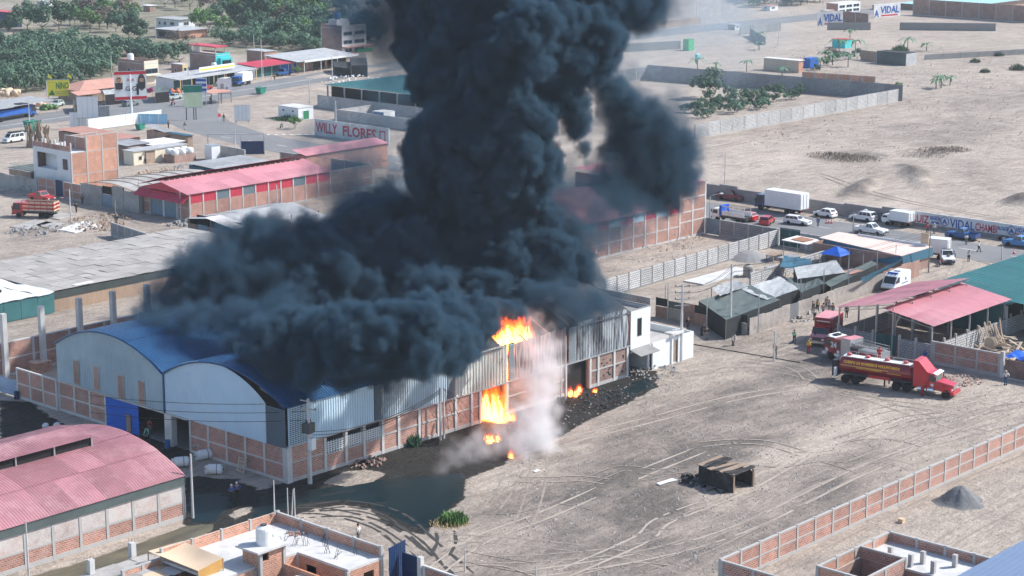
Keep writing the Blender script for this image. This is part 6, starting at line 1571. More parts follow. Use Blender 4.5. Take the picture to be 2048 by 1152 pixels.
def tuft(name, label, p, r, h, n, mat, cat='shrub', kind=None, group=None):
 mb = MB()
 for k in range(n):
  a, d = random.uniform(0, 6.28), r * math.sqrt(random.random())
  x, y = d * math.cos(a), d * math.sin(a)
  hh = h * (1 - (d / r) ** 2 * .7) * random.uniform(.6, 1.2)
  w = random.uniform(.03, .07) * (1 + h)
  dx, dy = random.uniform(-.3, .3) * hh, random.uniform(-.3, .3) * hh
  mb.quad((x - w, y, 0), (x + w, y + w, 0), (x + dx + w, y + dy, hh * .6), (x + dx * 1.6, y + dy * 1.6, hh), (x + dx - w, y + dy, hh * .6))
 o = part(name, mb, mat, None, (p[0], p[1], 0))
 return tag(o, label, cat, group, kind)
tuft('shrub', 'green shrub growing alone on the yard by the oily water', P(908, 1044), 1.35, 1.1, 420, leaf_green)
tuft('dry_grass', 'straw coloured grass fringe around the yard shrub', P(900, 1046), 1.9, .5, 260, M('straw', (.42, .33, .17), var=.3), 'grass')
tuft('shrub', 'low dark bush on the sand beside the white building', P(578, 240), 3.2, 1.3, 260, leaf_dark)
tuft('weed_clump', 'weeds against the brick wall by the thin twin poles', (WX + 17.3, WY - .5), .8, 1.3, 120, leaf_dark)
tuft('weed_clump', 'green weeds beside the rusty canopy', P(1590, 522), 2.2, .6, 160, leaf_green)
for k, (px, py, r) in enumerate(((1660, 312, 5), (1690, 316, 6), (1715, 318, 5), (1848, 308, 6), (1880, 302, 5), (1905, 300, 4))):
 tuft('brushwood', ['left end of the dark brushwood heap in the field', 'highest dark brushwood heap in the field', 'right end of the dark brushwood heap in the field', 'dark scrub on the far dirt ridge, left', 'dark scrub on the far dirt ridge, middle', 'dark scrub on the far dirt ridge, right'][k], P(px, py), r, .8, 240, M('dead brush', (.15, .125, .11), var=.3) if k == 0 else bpy.data.materials['dead brush'], kind='stuff')
mb = MB()
for k in range(900):
 px, py = random.uniform(1500, 2060), random.uniform(140, 300) if random.random() < .6 else random.uniform(95, 180)
 if px < 1800 and py < 205 and px < 1790:
  if inpoly(px, py, polyp('1300,130 1795,180 1795,212 1390,285 1200,200')): continue
 p = P(px, py)
 s = random.uniform(.15, .5)
 for q in range(4):
  a = random.uniform(0, 6.28)
  mb.quad((p.x - .2 * s, p.y, .15), (p.x + .2 * s, p.y, .15), (p.x + s * math.cos(a), p.y + s * math.sin(a), .3 + s * random.random()))
tag(part('scrub', mb, bpy.data.materials['dead brush']), None, None, kind='stuff')
mb = MB()
for k in range(2600):
 px, py = random.uniform(1010, 2060), random.uniform(690, 1152)
 p = P(px, py)
 if 100 < p.x < 205 and 94 < p.y < 139:
  s = random.uniform(.03, .1)
  mb.hexa([(p.x - s, p.y - s, 0), (p.x + s, p.y - s, 0), (p.x + s, p.y + s, 0), (p.x - s, p.y + s, 0)], [(p.x - s * .6, p.y - s * .5, s), (p.x + s * .5, p.y - s * .6, s * 1.2), (p.x + s * .5, p.y + s * .6, s), (p.x - s * .6, p.y + s * .5, s * .8)])
tag(part('gravel', mb, plaster), None, None, kind='stuff')
def banana(label, p, h, n=9, group=None, name='banana_plant', cat='plant'):
 t = thing(name, label, cat, (p[0], p[1], 0), random.uniform(0, 6), group)
 part('stem', MB().tube([(0, 0, 0), (0, 0, h * .55)], .16, 5, .1), bark, t)
 mb = MB()
 for k in range(n):
  a = 2 * PI * k / n + random.uniform(-.3, .3)
  L, up = h * random.uniform(.5, .75), random.uniform(.25, .8)
  pr0 = None
  for q in range(5):
   f = q / 4
   c = Vector((L * f * math.cos(a), L * f * math.sin(a), h * .55 + L * (up * f - .75 * f * f)))
   s = Vector((-math.sin(a), math.cos(a), 0)) * (.34 * math.sin(PI * (.12 + .86 * f)))
   if pr0: mb.quad(pr0[0], pr0[1], c + s, c - s)
   pr0 = (c - s, c + s)
 part('leaf', mb, leaf_palm, t)
for px, py, h, lab in ((1395, 140, 5.5, 'banana plant standing alone beyond the walled plot, nearest the smoke'), (1431, 141, 3.5, 'low banana plant beyond the walled plot'), (1493, 143, 5, 'banana plant just left of the tan hut'), (1564, 152, 4, 'banana plant in front of the tan hut'), (1678, 106, 7, 'tall banana palm left of the turquoise cabin'), (1710, 112, 8, 'tall banana palm right of the turquoise cabin'), (1696, 134, 6, 'banana plant below the turquoise cabin'), (1650, 122, 5, 'banana plant in the clump left of the cabin'), (1665, 130, 5, 'banana plant in the middle of the garden clump'), (1640, 140, 5.5, 'banana plant beside the bright blue cabin'), (1700, 76, 5, 'banana palm behind the turquoise cabin'), (1815, 100, 6, 'banana palm behind the black net shelter'), (1853, 102, 4, 'banana plant right of the black net shelter'), (1882, 176, 5.5, 'spiky banana plant at the corner of the walled plot'), (1872, 178, 4, 'lower spiky plant at the corner of the walled plot'), (1900, 170, 3.5, 'small green plant right of the walled plot corner'), (1520, 84, 5, 'palm on the far roadside behind thin smoke'), (1518, 100, 4, 'palm in front of the far roadside fence')):
 banana(lab, P(px, py), h)
for k, (px, py, kk, s) in enumerate(((1660, 118, 'brown', .5), (1675, 122, 'olive', .6), (1690, 120, 'olive', .5), (1715, 118, 'olive', .6), (1655, 134, 'dark', .4), (1630, 145, 'dark', .3), (1797, 190, 'green', .5))):
 tree(kk, P(px, py), s, ['brown bush in the garden clump beside the turquoise cabin', 'grey bush in the middle of the garden clump', 'grey bush below the turquoise cabin', 'grey bush right of the turquoise cabin', 'dark low bush in front of the garden clump', 'dark low bush beside the bright blue cabin', 'green bush at the end of the pale block wall'][k])
for px, py, r, lab in ((1800, 104, 3, 'brown bush behind the black net shelter'), (1950, 125, 1.6, 'dark field bush right of the net shelter'), (1970, 145, 1.5, 'dark field bush below the others in the open field'), (2035, 140, 2.4, 'dark field bush at the right edge'), (1920, 112, 1.4, 'small dark bush near the net shelter corner'), (1998, 112, 1.6, 'small dark bush high in the open field')):
 tuft('field_bush', lab, P(px, py), r, r * .9, 160, leaf_dark)
# ---- yard objects
gmn = thing('gravel_mound', 'dark grey gravel mound beside the long brick wall', 'gravel mound', P(1920, 1003))
mb = MB()
nr, na = 14, 36
for i in range(nr + 1):
 for j in range(na):
  r = i / nr
  a = 2 * PI * j / na
  w = 1 + .12 * math.sin(3 * a + 1) + .05 * math.sin(7 * a)
  mb.v.append((2.7 * r * w * math.cos(a), 2.3 * r * w * math.sin(a), 1.55 * (.5 + .5 * math.cos(PI * min(1, r * (1 + .05 * math.sin(5 * a))))) ** .9 + random.uniform(-.05, .05) * (r < .98)))
mb.f += [(i * na + j, (i + 1) * na + j, (i + 1) * na + (j + 1) % na, i * na + (j + 1) % na) for i in range(nr) for j in range(na)]
part('heap', mb, M('dark gravel', (.15, .155, .16), var=.3, sc_=4, bump=.8, bsc=12), gmn, smooth=True)
wk = thing('charred_shack', 'small charred wooden shack with open end and collapsed roof on the bare yard', 'shack', P(1452, 968), -PI / 2 - .12)
for k in range(9): part('wall_plank', MB().box(-2.3 + k * .52, -1.55 - .02 * (k % 2), 0, -1.8 + k * .52, -1.48, 1.75 + random.uniform(-.25, .15)), wood_burnt, wk)
for k in range(6): part('wall_plank', MB().box(-2.35, -1.5 + k * .52, 0, -2.28, -1.0 + k * .52, 1.7 + random.uniform(-.2, .15)), wood_burnt if k % 3 else wood, wk)
for k in range(9): part('wall_plank', MB().box(-2.3 + k * .52, 1.55, 0, -1.8 + k * .52, 1.62, 1.75 + random.uniform(-.25, .1)), wood_burnt, wk)
for k in range(9):
 o = part('roof_plank', MB().box(-.3, -1.8, 0, .3, 1.8, .07), wood_burnt if k % 3 else wood, wk, (-2.1 + k * .52, random.uniform(-.15, .15), 1.75 + random.uniform(-.05, .2)))
 o.rotation_euler = (random.uniform(-.09, .09), random.uniform(-.15, .15), random.uniform(-.1, .1))
for y in (-1.45, 1.45): part('post', MB().box(2.2, y - .1, 0, 2.4, y + .1, 1.9), wood, wk)
for k in range(7):
 o = part('loose_plank', MB().box(-.8, -.06, 0, .8, .06, .06), wood_burnt, wk, (random.uniform(-3.4, 3), random.uniform(-2.6, -1.7), .05), random.uniform(0, 3))
rubble('ash and charred bits around the small charred shack', P(1405, 960), 60, 2.4, wood_burnt)
cr = tag(part('cardboard_box', MB().box(-.25, -.25, 0, .25, .25, .4).box(-.27, -.27, .36, .27, -.25, .44), tarp_tan, None, P(1803, 1045)), 'tiny pale box on the dirt behind the walled roof', 'box')
o = part('white_sheet', MB().slab([(-1.2, -.2, .1), (0, -.4, .16), (1.2, -.6, .12), (1.1, 0, .2), (.1, .2, .12), (-1.1, .3, .16)], .05), tarp_white, None, P(1331, 965))
tag(o, 'crumpled white sheet lying on the yard left of the charred shack', 'sheet')
o = part('white_scrap', MB().slab([(-.4, -.2, .08), (.4, -.2, .1), (.35, .2, .12), (-.3, .25, .1)], .05), tarp_white, None, P(1073, 943))
tag(o, 'small white scrap lying on the yard below the steam', 'scrap')
# ---- poles, lamps and cables
def pole(label, p, h, r=.14, lean=(0, 0), mat=None, arms=0, lamp=0.0, name='utility_pole', cat='pole', group=None, armdir=0.0, trafo=False, base=0.0):
 t = thing(name, label, cat, (p[0], p[1], base), armdir, group)
 part('shaft', MB().tube([(0, 0, -.1), (lean[0], lean[1], h)], r, 8, r * .62), mat or conc_lt, t)
 for k in range(arms):
  z = h - .35 - k * .8
  part('crossarm', MB().box(-.06, -.95, z, .06, .95, z + .12), conc, t)
  for y in (-.85, 0, .85): part('insulator', MB().lathe([(.05, 0), (.07, .1), (.03, .18)], 6, (0, y, z + .12)), steel_dk, t)
 if lamp:
  part('lamp_arm', MB().tube([(lean[0], lean[1], h - .1), (.7 * lamp, 0, h + .25), (1.7 * lamp, 0, h + .4)], .04, 5), mat or steel, t)
  part('lamp_head', MB().lathe([(.02, -.35), (.13, -.2), (.15, .1), (.05, .35)], 8, (1.9 * lamp, 0, h + .42), 'x'), plastic_w, t)
 if trafo:
  tr = part('transformer', MB().box(-.55, -.45, h - 3.5, .45, .45, h - 2.5), steel_dk, t)
  for k in (-.3, 0, .3): part('bushing', MB().lathe([(.06, 0), (.09, .1), (.05, .35)], 7, (k, 0, h - 2.5)), steel_dk, tr)
  part('bracket', MB().box(-.5, -.1, h - 3.7, .5, .1, h - 3.5), conc, t)
  part('meter_cabinet', MB().box(-.35, -.6, h - 5.2, .35, -.15, h - 4.0), white, t)
 return t
pA = P(620, 967)
hA = HT(pA, 797)
pole('concrete transformer pole at the near corner of the burning warehouse', pA, hA, .24, arms=2, trafo=True, armdir=.2, cat='utility pole')
pB = P(881, 880); hB = HT(pB, 776)
pole('slim pale pole against the middle of the warehouse wall, left of a pair', pB, hB, .12)
pB2 = P(888, 877)
pole('slim pale pole against the middle of the warehouse wall, right of a pair', pB2, HT(pB2, 778), .12)
pC = P(1122, 800)
pole('slim pole in front of the dark burnt doorway, left of a pair', pC, HT(pC, 690), .12)
pC2 = P(1131, 798)
pole('slim pole in front of the dark burnt doorway, right of a pair', pC2, HT(pC2, 672), .12)
pD = P(1362, 722); hD = HT(pD, 568)
pole('tall concrete pole with four crossarms beside the white yard wall', pD, hD, .2, arms=4, armdir=.9, cat='utility pole')
pE = P(1460, 672); hE = HT(pE, 527)
pole('tall bare pole at the corner of the board fence', pE, hE, .18)
for px, py, ty, lab in ((1413, 661, 590, 'short leaning post beside the low board fence'), (1450, 660, 605, 'second thin post behind the tall fence corner pole'), (1516, 665, 577, 'thin steel post near the corner of the board fence'), (1335, 640, 565, 'thin post behind the tall crossarm pole'), (1600, 620, 556, 'thin post along the board fence, first from its corner'), (1646, 605, 540, 'pale post along the board fence by the tin door'), (1695, 593, 500, 'dark based lamp post along the board fence'), (1752, 572, 500, 'thin post along the board fence near the ambulance'), (1790, 545, 490, 'thin post near the brown end of the board fence'), (1725, 560, 508, 'thin post inside the board fence'), (1640, 545, 520, 'short post inside the compound by the nets'),
      (1570, 585, 545, 'thin post among the grey nets'), (1500, 600, 560, 'thin post beside the dark net tent'), (1330, 625, 570, 'thin post by the low board fence')):
 p = P(px, py)
 pole(lab, p, HT(p, ty), .09, mat=steel)
for px, py, ty, lm, lab in ((1419, 441, 392, 1, 'curved street lamp by the corner of the brick hall'), (1706, 467, 425, 1, 'curved street lamp behind the white pickup'), (1857, 545, 463, 0, 'dark pole with signs at the end of the board fence'), (1449, 388, 304, 0, 'pale tall pole behind the maroon pickup'), (2003, 520, 492, 0, 'thin dark post on the kerb beyond the teal roof'),
       (665, 180, 112, 0, 'tall pale pole on the verge before the tall house'), (619, 208, 158, 0, 'slim pole beside the teal roofed depot'), (672, 246, 202, 0, 'pole rising behind the campaign wall'), (524, 158, 76, 0, 'tall pole before the red roofed stalls'), (508, 100, 68, 0, 'thin pole behind the brick shop'), (224, 158, 112, 0, 'thin pole rising from the olive grove edge'), (94, 192, 163, 0, 'post beside the yellow sign'), (186, 222, 192, 0, 'dark pole by the black tarpaulin stall'), (60, 262, 203, 0, 'pale pole beside the green bin'), (378, 175, 137, 0, 'pole with wires before the yellow building'), (471, 313, 254, 0, 'slim post beside the white gate frame'),
       (184, 40, 18, 0, 'thin pole at the far track'), (312, 80, 42, 0, 'pole at the corner of the white house'), (286, 24, 0, 0, 'tall pole beside the brick hut'), (508, 84, 60, 0, 'thin pole at the edge of the second grove'), (1393, 40, 0, 0, 'distant pole rising out of thin smoke'), (1645, 55, 0, 0, 'distant tall pole before the slogan strip'), (1445, 30, 2, 0, 'distant short pole on the highway verge'), (1556, 652 - 560, 52, 0, 'thin pole on the far field'),
       (142, 445, 378, 0, 'white pole in the sandy lot beside the lane'), (232, 448, 402, 0, 'thin dark pole at the short block wall'), (279, 422, 362, 0, 'pale pole before the red roofed hall, left'), (362, 442, 383, 0, 'pale pole before the red roofed hall, right'), (163, 402, 365, 0, 'dark pole at the brick front wall'), (427, 462, 442, 0, 'short white post before the mat walled shed'), (555, 440, 370, 0, 'thin pole behind the pale sheet roofs'),
       (1548, 722, 662, 0, 'thin white pole standing on the yard'), (40, 355, 320, 0, 'thin pole by the lane shed'), (543, 162, 150, 0, 'short grey road marker post on the kerb')):
 p = P(px, py)
 pole(lab, p, HT(p, ty), .12 if py > 300 else .14, lamp=lm, mat=steel if px in (1419, 1706) else (conc_dk if px in (1857, 186, 163, 232) else conc_lt), armdir=-.8, name='street_lamp' if lm else 'pole', cat='street lamp' if lm else 'pole')
p = P(386, 1036)
pole('pale lamp post beside the faded red vault and the dark pool', p, HT(p, 908), .13, name='pole')
p = P(58, 1160)
pole('thin pale pole in front of the faded red vault', p, HT(p, 1040), .1, name='pole')
for px, py, ty, z0, lab in ((549, 1026, 960, 4.0, 'white pole standing on the corner of the house parapet'), (576, 1034, 976, 0, 'left thin white post of three by the wet track'), (583, 1036, 980, 0, 'middle leaning white post of three by the wet track'), (590, 1038, 976, 0, 'right thin white post of three by the wet track')):
 p = P(px, py, z0)
 pole(lab, p, HT(p, ty), .07, base=z0, lean=(.3, 0) if px == 583 else (0, 0), name='post', cat='post')
for px, py, ty, lab in ((930, 1143, 1098, 'white fence post with wires on the lower yard edge, left'), (1072, 1168, 1132, 'white fence post with wires on the lower yard edge, right')):
 p = P(px, py)
 pole(lab, p, HT(p, ty), .07, name='post', cat='post')
def cable(label, a, b_, sag=.8, r=.022, mat=None, group=None):
 a, b_ = Vector(a), Vector(b_)
 pts = [a.lerp(b_, k / 12) - Vector((0, 0, sag * 4 * (k / 12) * (1 - k / 12))) for k in range(13)]
 return tag(part('cable', MB().tube(pts, r, 4), mat or black), label, 'cable', group)
tA = pA + Vector((0, 0, hA - .4))
for k, z in enumerate((0, -.9, -1.8)):
 cable('power cable, one of three, from the transformer pole across the front of the warehouse', tA + Vector((0, 0, z)), Vector((112, 158, 8 + z)), .5, .03, None, 'cables to the transformer pole')
for k in range(3):
 cable('sagging service cable, one of three, along the warehouse wall', tA + Vector((.2, -.2, -3.0 - .35 * k)), Vector((pB.x, pB.y, hB - .2 - .18 * k)), 1.2, .03, None, 'service cables along the warehouse wall')
for k in range(5):
 cable('loose cable, one of five, hanging from the slim pole pair to the wall foot', (pB2.x, pB2.y, hB - .2), (pB2.x + 1.5 + 1.0 * k, WY - .3, .5 + .2 * k), -.3, .02, None, 'loose cables at the slim poles')
for k, (dx, dz) in enumerate(((0, 0), (.8, 0), (0, -.8), (.8, -.8))):
 cable('overhead cable, one of four, from the crossarm pole to the fence corner pole', (pD.x + dx, pD.y, hD - .3 + dz), (pE.x + dx, pE.y, hE - .3 + dz), .9, .022, None, 'overhead cables at the fence corner')
 cable('overhead cable, one of four, running along the board fence', (pE.x + dx, pE.y, hE - .3 + dz), (250, 142 + dx, 7 + dz), 1.1, .02, None, 'overhead cables along the board fence')
pX, pY = P(930, 1143), P(1072, 1168)
for z in (.9, 1.9):
 cable('fence wire, one of two, strung along the lower yard edge', (pX.x, pX.y, z), (pY.x, pY.y, z), .1, .02, None, 'fence wires')
cable('long fire hose lying across the dirt street by the fire trucks', P(1290, 672, .05), P(1600, 725, .05), 0, .06)
cable('dark hose curling along the yard wall of the white office', P(1300, 740, .06), P(1366, 712, .06), 0, .07)
# ---- signs and billboards
def board(label, px, py, w, h, z0, rz, mat, posts=(.2, .8), name='billboard', cat='billboard', pr=.12, pmat=None):
 p = P(px, py)
 t = thing(name, label, cat, p, rz)
 part('panel', MB().box(-w / 2, -.1, z0, w / 2, .1, z0 + h), mat, t)
 part('panel_frame', MB().box(-w / 2 - .1, -.14, z0 - .1, w / 2 + .1, .14, z0).box(-w / 2 - .1, -.14, z0 + h, w / 2 + .1, .14, z0 + h + .1), steel, t)
 for f in posts: part('post', MB().tube([(w * (f - .5), .15, 0), (w * (f - .5), .15, z0 + h * .9)], pr, 7), pmat or steel, t)
 return t
RV = YAW - PI / 2          # a board square to the view
bb = board('large white campaign billboard with two portraits and the number 1 on a thick pole', 264, 246, 7.2, 6.4, 5.4, RV + .35, white, (.5,), pr=.35, pmat=white)
for x, sh in ((-2.6, 1), (2.55, -1)):
 por = part('portrait_oval', MB().lathe([(1.0, 0), (1.0, .02)], 20, (0, 0, 0), 'y'), tarp_tan if sh > 0 else steel_dk, bb, (x, -.14, 9.3))
 por.scale = (.9, 1, 1.9)
 part('portrait_face', MB().lathe([(.5, 0), (.5, .02)], 16, (x, -.18, 9.8), 'y'), skin, por).parent = bb
 part('portrait_hair', MB().lathe([(.5, 0), (.5, .015)], 16, (x, -.165, 10.05), 'y'), hair_m, bb)
 part('portrait_suit', MB().slab([(x - .85, -.16, 8.2), (x + .85, -.16, 8.2), (x + .85, -.18, 9.3), (x - .85, -.18, 9.3)], .02).box(x - .8, -.18, 7.8, x + .8, -.15, 9.2), ink_dark, bb)
part('lower_stripe', MB().box(-3.6, -.13, 5.4, 3.6, -.11, 6.1), ink_red, bb)
part('upper_stripe', MB().box(-3.6, -.13, 11.1, 3.6, -.11, 11.8), ink_red, bb)
text_on(bb, '1', 3.4, (.75, -.13, 6.5), FR, ink_dark, bold=.1)
text_on(bb, 'G G', 1.5, (-1.2, -.13, 7.4), FR, ink_dark, bold=.02)
text_on(bb, 'A  A', .9, (-.8, -.13, 9.6), FR, ink_red, bold=.02)
nb = board('bright yellow sign lettered NINO with two yellow flags', 118, 202, 5.4, 3.9, 1.3, RV + .12, sign_yellow, (.05, .95))
fit_text(nb, 'NINO', -.6, 2.5, 3.1, 1.6, ink_green, -.13, .05)
part('hill_mark', MB().prism_y([(-2.5, 1.5), (-1.0, 1.5), (-1.0, 1.9), (-1.6, 2.9), (-2.0, 2.2)], -.13, -.11), ink_green, nb)
part('small_print', MB().box(-.8, -.13, 2.2, 2.2, -.11, 2.45).box(-.8, -.13, 1.75, 2.0, -.11, 1.95).box(-2.5, -.13, 4.6, -.9, -.11, 4.75), M('pale print', (.55, .5, .12)), nb)
for x in (-2.4, 2.4):
 f = part('flag_pole', MB().tube([(x, .15, 4.6), (x, .15, 6.9)], .04, 5), steel, nb)
 part('flag', MB().add([(x, .15, 6.9), (x + .9, .1, 6.2), (x + .95, .2, 5.4), (x, .15, 5.9)], [(0, 1, 2, 3)]), sign_yellow, f)
g_ = board('pale billboard with green top band on three dark posts by the junction', 388, 240, 4.2, 5.0, 3.0, RV + .2, white, (.1, .5, .62), pmat=steel_dk)
part('green_band', MB().box(-2.1, -.13, 6.4, 2.1, -.11, 8.0), net_green, g_)
part('yellow_wash', MB().box(-2.05, -.125, 3.05, 2.05, -.105, 6.3), M('pale lime board', (.62, .70, .46)), g_)
g_ = board('small blue and white billboard behind the bus shelter', 404, 212, 2.6, 3.4, 3.4, RV, white, (.9,))
part('blue_stripe', MB().box(-1.3, -.13, 3.6, 1.3, -.11, 4.3).box(-1.3, -.13, 4.8, 1.3, -.11, 5.5).box(-1.3, -.13, 6.0, 1.3, -.11, 6.6), ink_blue, g_)
g_ = board('plain white billboard with faint print beside the bus shelter', 450, 203, 3.4, 3.6, 2.0, RV + .1, white, (.05, .95))
part('faint_print', MB().box(-1.0, -.13, 3.2, -.2, -.11, 4.4).box(.3, -.13, 3.0, .8, -.11, 3.6), tarp_grey, g_)
for lab, px, py, w, h, z in (('tall white hoarding panel above the sheet fence', 177, 258, 4.6, 4.6, 2.6), ('grey slatted hoarding panel beside the tall white one', 203, 250, 3.8, 2.2, 2.0), ('low white hoarding panel at the fence corner', 157, 258, 3.6, 3.2, .5), ('tilted white board standing on open sand', 485, 246, 3.6, 3.4, .6)):
 g_ = board(lab, px, py, w, h, z, RV + .2, white if 'grey' not in lab else tarp_grey, (.1, .9))
 for k in range(3): part('panel_seam', MB().box(-w / 2 + w * (k + 1) / 4 - .03, -.125, z, -w / 2 + w * (k + 1) / 4 + .03, -.1, z + h), steel, g_)
wfc = thing('white_sheet_fence', 'fence of upright white sheets around the corner plot by the junction', 'fence', P(177, 262), .03)
for k in range(10): part('fence_sheet', MB().ribs((k * 2.1, 0, .1), (2.06, 0, 0), (0, 0, 2.6), (0, -1, 0), .5, .03), white, wfc)
wfc = thing('blue_sheet_fence', 'pale blue stretch of the sheet fence nearest the junction', 'fence', P(246, 248), -.95)
for k in range(5): part('fence_sheet', MB().ribs((k * 2.1, 0, .1), (2.06, 0, 0), (0, 0, 2.3), (0, -1, 0), .5, .03), M('pale blue sheet', (.28, .52, .70), rough=.5) if k == 0 else bpy.data.materials['pale blue sheet'], wfc)
bs = thing('bus_shelter', 'bus shelter with brown flat roof on thin posts by the highway', 'bus shelter', P(430, 206), .05)
part('roof', MB().slab([(-3.4, -2.6, 2.9), (3.4, -2.6, 2.9), (3.4, 1.5, 3.2), (-3.4, 1.5, 3.2)], .15), roof_terra, bs)
for x in (-3.2, 0, 3.2):
 for y in (-2.4, 1.3): part('post', MB().tube([(x, y, 0), (x, y, 2.95)], .07, 5), steel_dk, bs)
part('bench', MB().box(-2.5, .8, .4, 2.5, 1.2, .5), wood, bs)
def bin_(label, px, py, s=1.0):
 t = thing('waste_container', label, 'waste bin', P(px, py), .2)
 part('bin_body', MB().hexa([(-.9 * s, -.6 * s, .2), (.9 * s, -.6 * s, .2), (.9 * s, .6 * s, .2), (-.9 * s, .6 * s, .2)], [(-1.1 * s, -.75 * s, 1.5 * s), (1.1 * s, -.75 * s, 1.5 * s), (1.1 * s, .75 * s, 1.5 * s), (-1.1 * s, .75 * s, 1.5 * s)]), net_green, t)
 part('rim', MB().box(-1.15 * s, -.8 * s, 1.45 * s, 1.15 * s, -.7 * s, 1.58 * s).box(-1.15 * s, .7 * s, 1.45 * s, 1.15 * s, .8 * s, 1.58 * s), gate_green, t)
bin_('big green waste container on the verge beside the pale pole', 65, 262, 1.5)
bin_('small green bin on the highway kerb', 522, 188, 1.1)
bin_('green bin at the end of the blue sheet fence', 281, 260, .9)
def cone(label, px, py, group=None):
 t = thing('traffic_cone', label, 'traffic cone', P(px, py), 0, group)
 part('cone_body', MB().lathe([(.2, .04), (.13, .38), (.035, .78), (.01, .8)], 10), M('cone orange', (.62, .09, .07), rough=.5), t)
 part('cone_base', MB().box(-.25, -.25, 0, .25, .25, .05), ink_dark, t)
 part('cone_stripe', MB().lathe([(.16, .3), (.118, .52), (.1, .52)], 10), white, t)
for px, py in ((1653, 447), (1658, 446), (1663, 447)): cone('red and white traffic cone, one of three, on the road behind the white hatchback', px, py, 'three traffic cones on the road')
cone('red and white traffic cone alone near the bright blue pickup', 2028, 508)
# ---- vehicles (local x runs forward, y to the left, z up)
_wh = {}
def wheel(par, x, y, r=.33, w=.22, dual=False, rimmat=None):
 k = (r, w, rimmat.name if rimmat else 0)
 if k not in _wh:
  t = MB().lathe([(r * .62, -w / 2), (r * .95, -w / 2), (r, -w * .3), (r, w * .3), (r * .95, w / 2), (r * .62, w / 2)], 16, (0, 0, 0), 'y')
  q = MB().lathe([(r * .64, -w * .44), (r * .5, -w * .36), (r * .2, -w * .42), (.02, -w * .46)], 12, (0, 0, 0), 'y').lathe([(.02, w * .46), (r * .2, w * .42), (r * .5, w * .36), (r * .64, w * .44)], 12, (0, 0, 0), 'y')
  o = part('wheel', t, rubber, par, (x, y, r))
  c = part('rim', q, rimmat or rim_m, o)
  _wh[k] = (o, c)
 else:
  o = again(_wh[k][0], par, (x, y, r))
  again(_wh[k][1], o, (0, 0, 0))
 return o
def fpanel(mb, q, u0, u1, v0, v1, off=.012):
 """A patch of the four sided face q (bottom left, bottom right, top right, top left), lifted off it."""
 q = [Vector(a) for a in q]
 n = (q[1] - q[0]).cross(q[3] - q[0]).normalized()
 f = lambda u, v: (q[0] * (1 - u) + q[1] * u) * (1 - v) + (q[3] * (1 - u) + q[2] * u) * v + n * off
 return mb.quad(f(u0, v0), f(u1, v0), f(u1, v1), f(u0, v1))
def cabin(par, b0, b1, t0, t1, w0, w1, z0, z1, mat, side=((.06, .47), (.53, .94)), name='cabin', glassm=None, front=True, rear=True):
 """A greenhouse: base from b0 to b1 at z0, roof from t0 to t1 at z1, with windows."""
 A = [(b0, -w0, z0), (b1, -w0, z0), (b1, w0, z0), (b0, w0, z0)]
 T = [(t0, -w1, z1), (t1, -w1, z1), (t1, w1, z1), (t0, w1, z1)]
 o = part(name, MB().hexa(A, T), mat, par)
 g = glassm or glass
 for u0, u1 in side:
  part('side_window', fpanel(MB(), (A[0], A[1], T[1], T[0]), u0, u1, .12, .86), g, o)
  part('side_window', fpanel(MB(), (A[2], A[3], T[3], T[2]), 1 - u1, 1 - u0, .12, .86), g, o)
 if front: part('windscreen', fpanel(MB(), (A[1], A[2], T[2], T[1]), .06, .94, .1, .92), g, o)
 if rear: part('rear_window', fpanel(MB(), (A[3], A[0], T[0], T[3]), .08, .92, .2, .86), g, o)
 return o
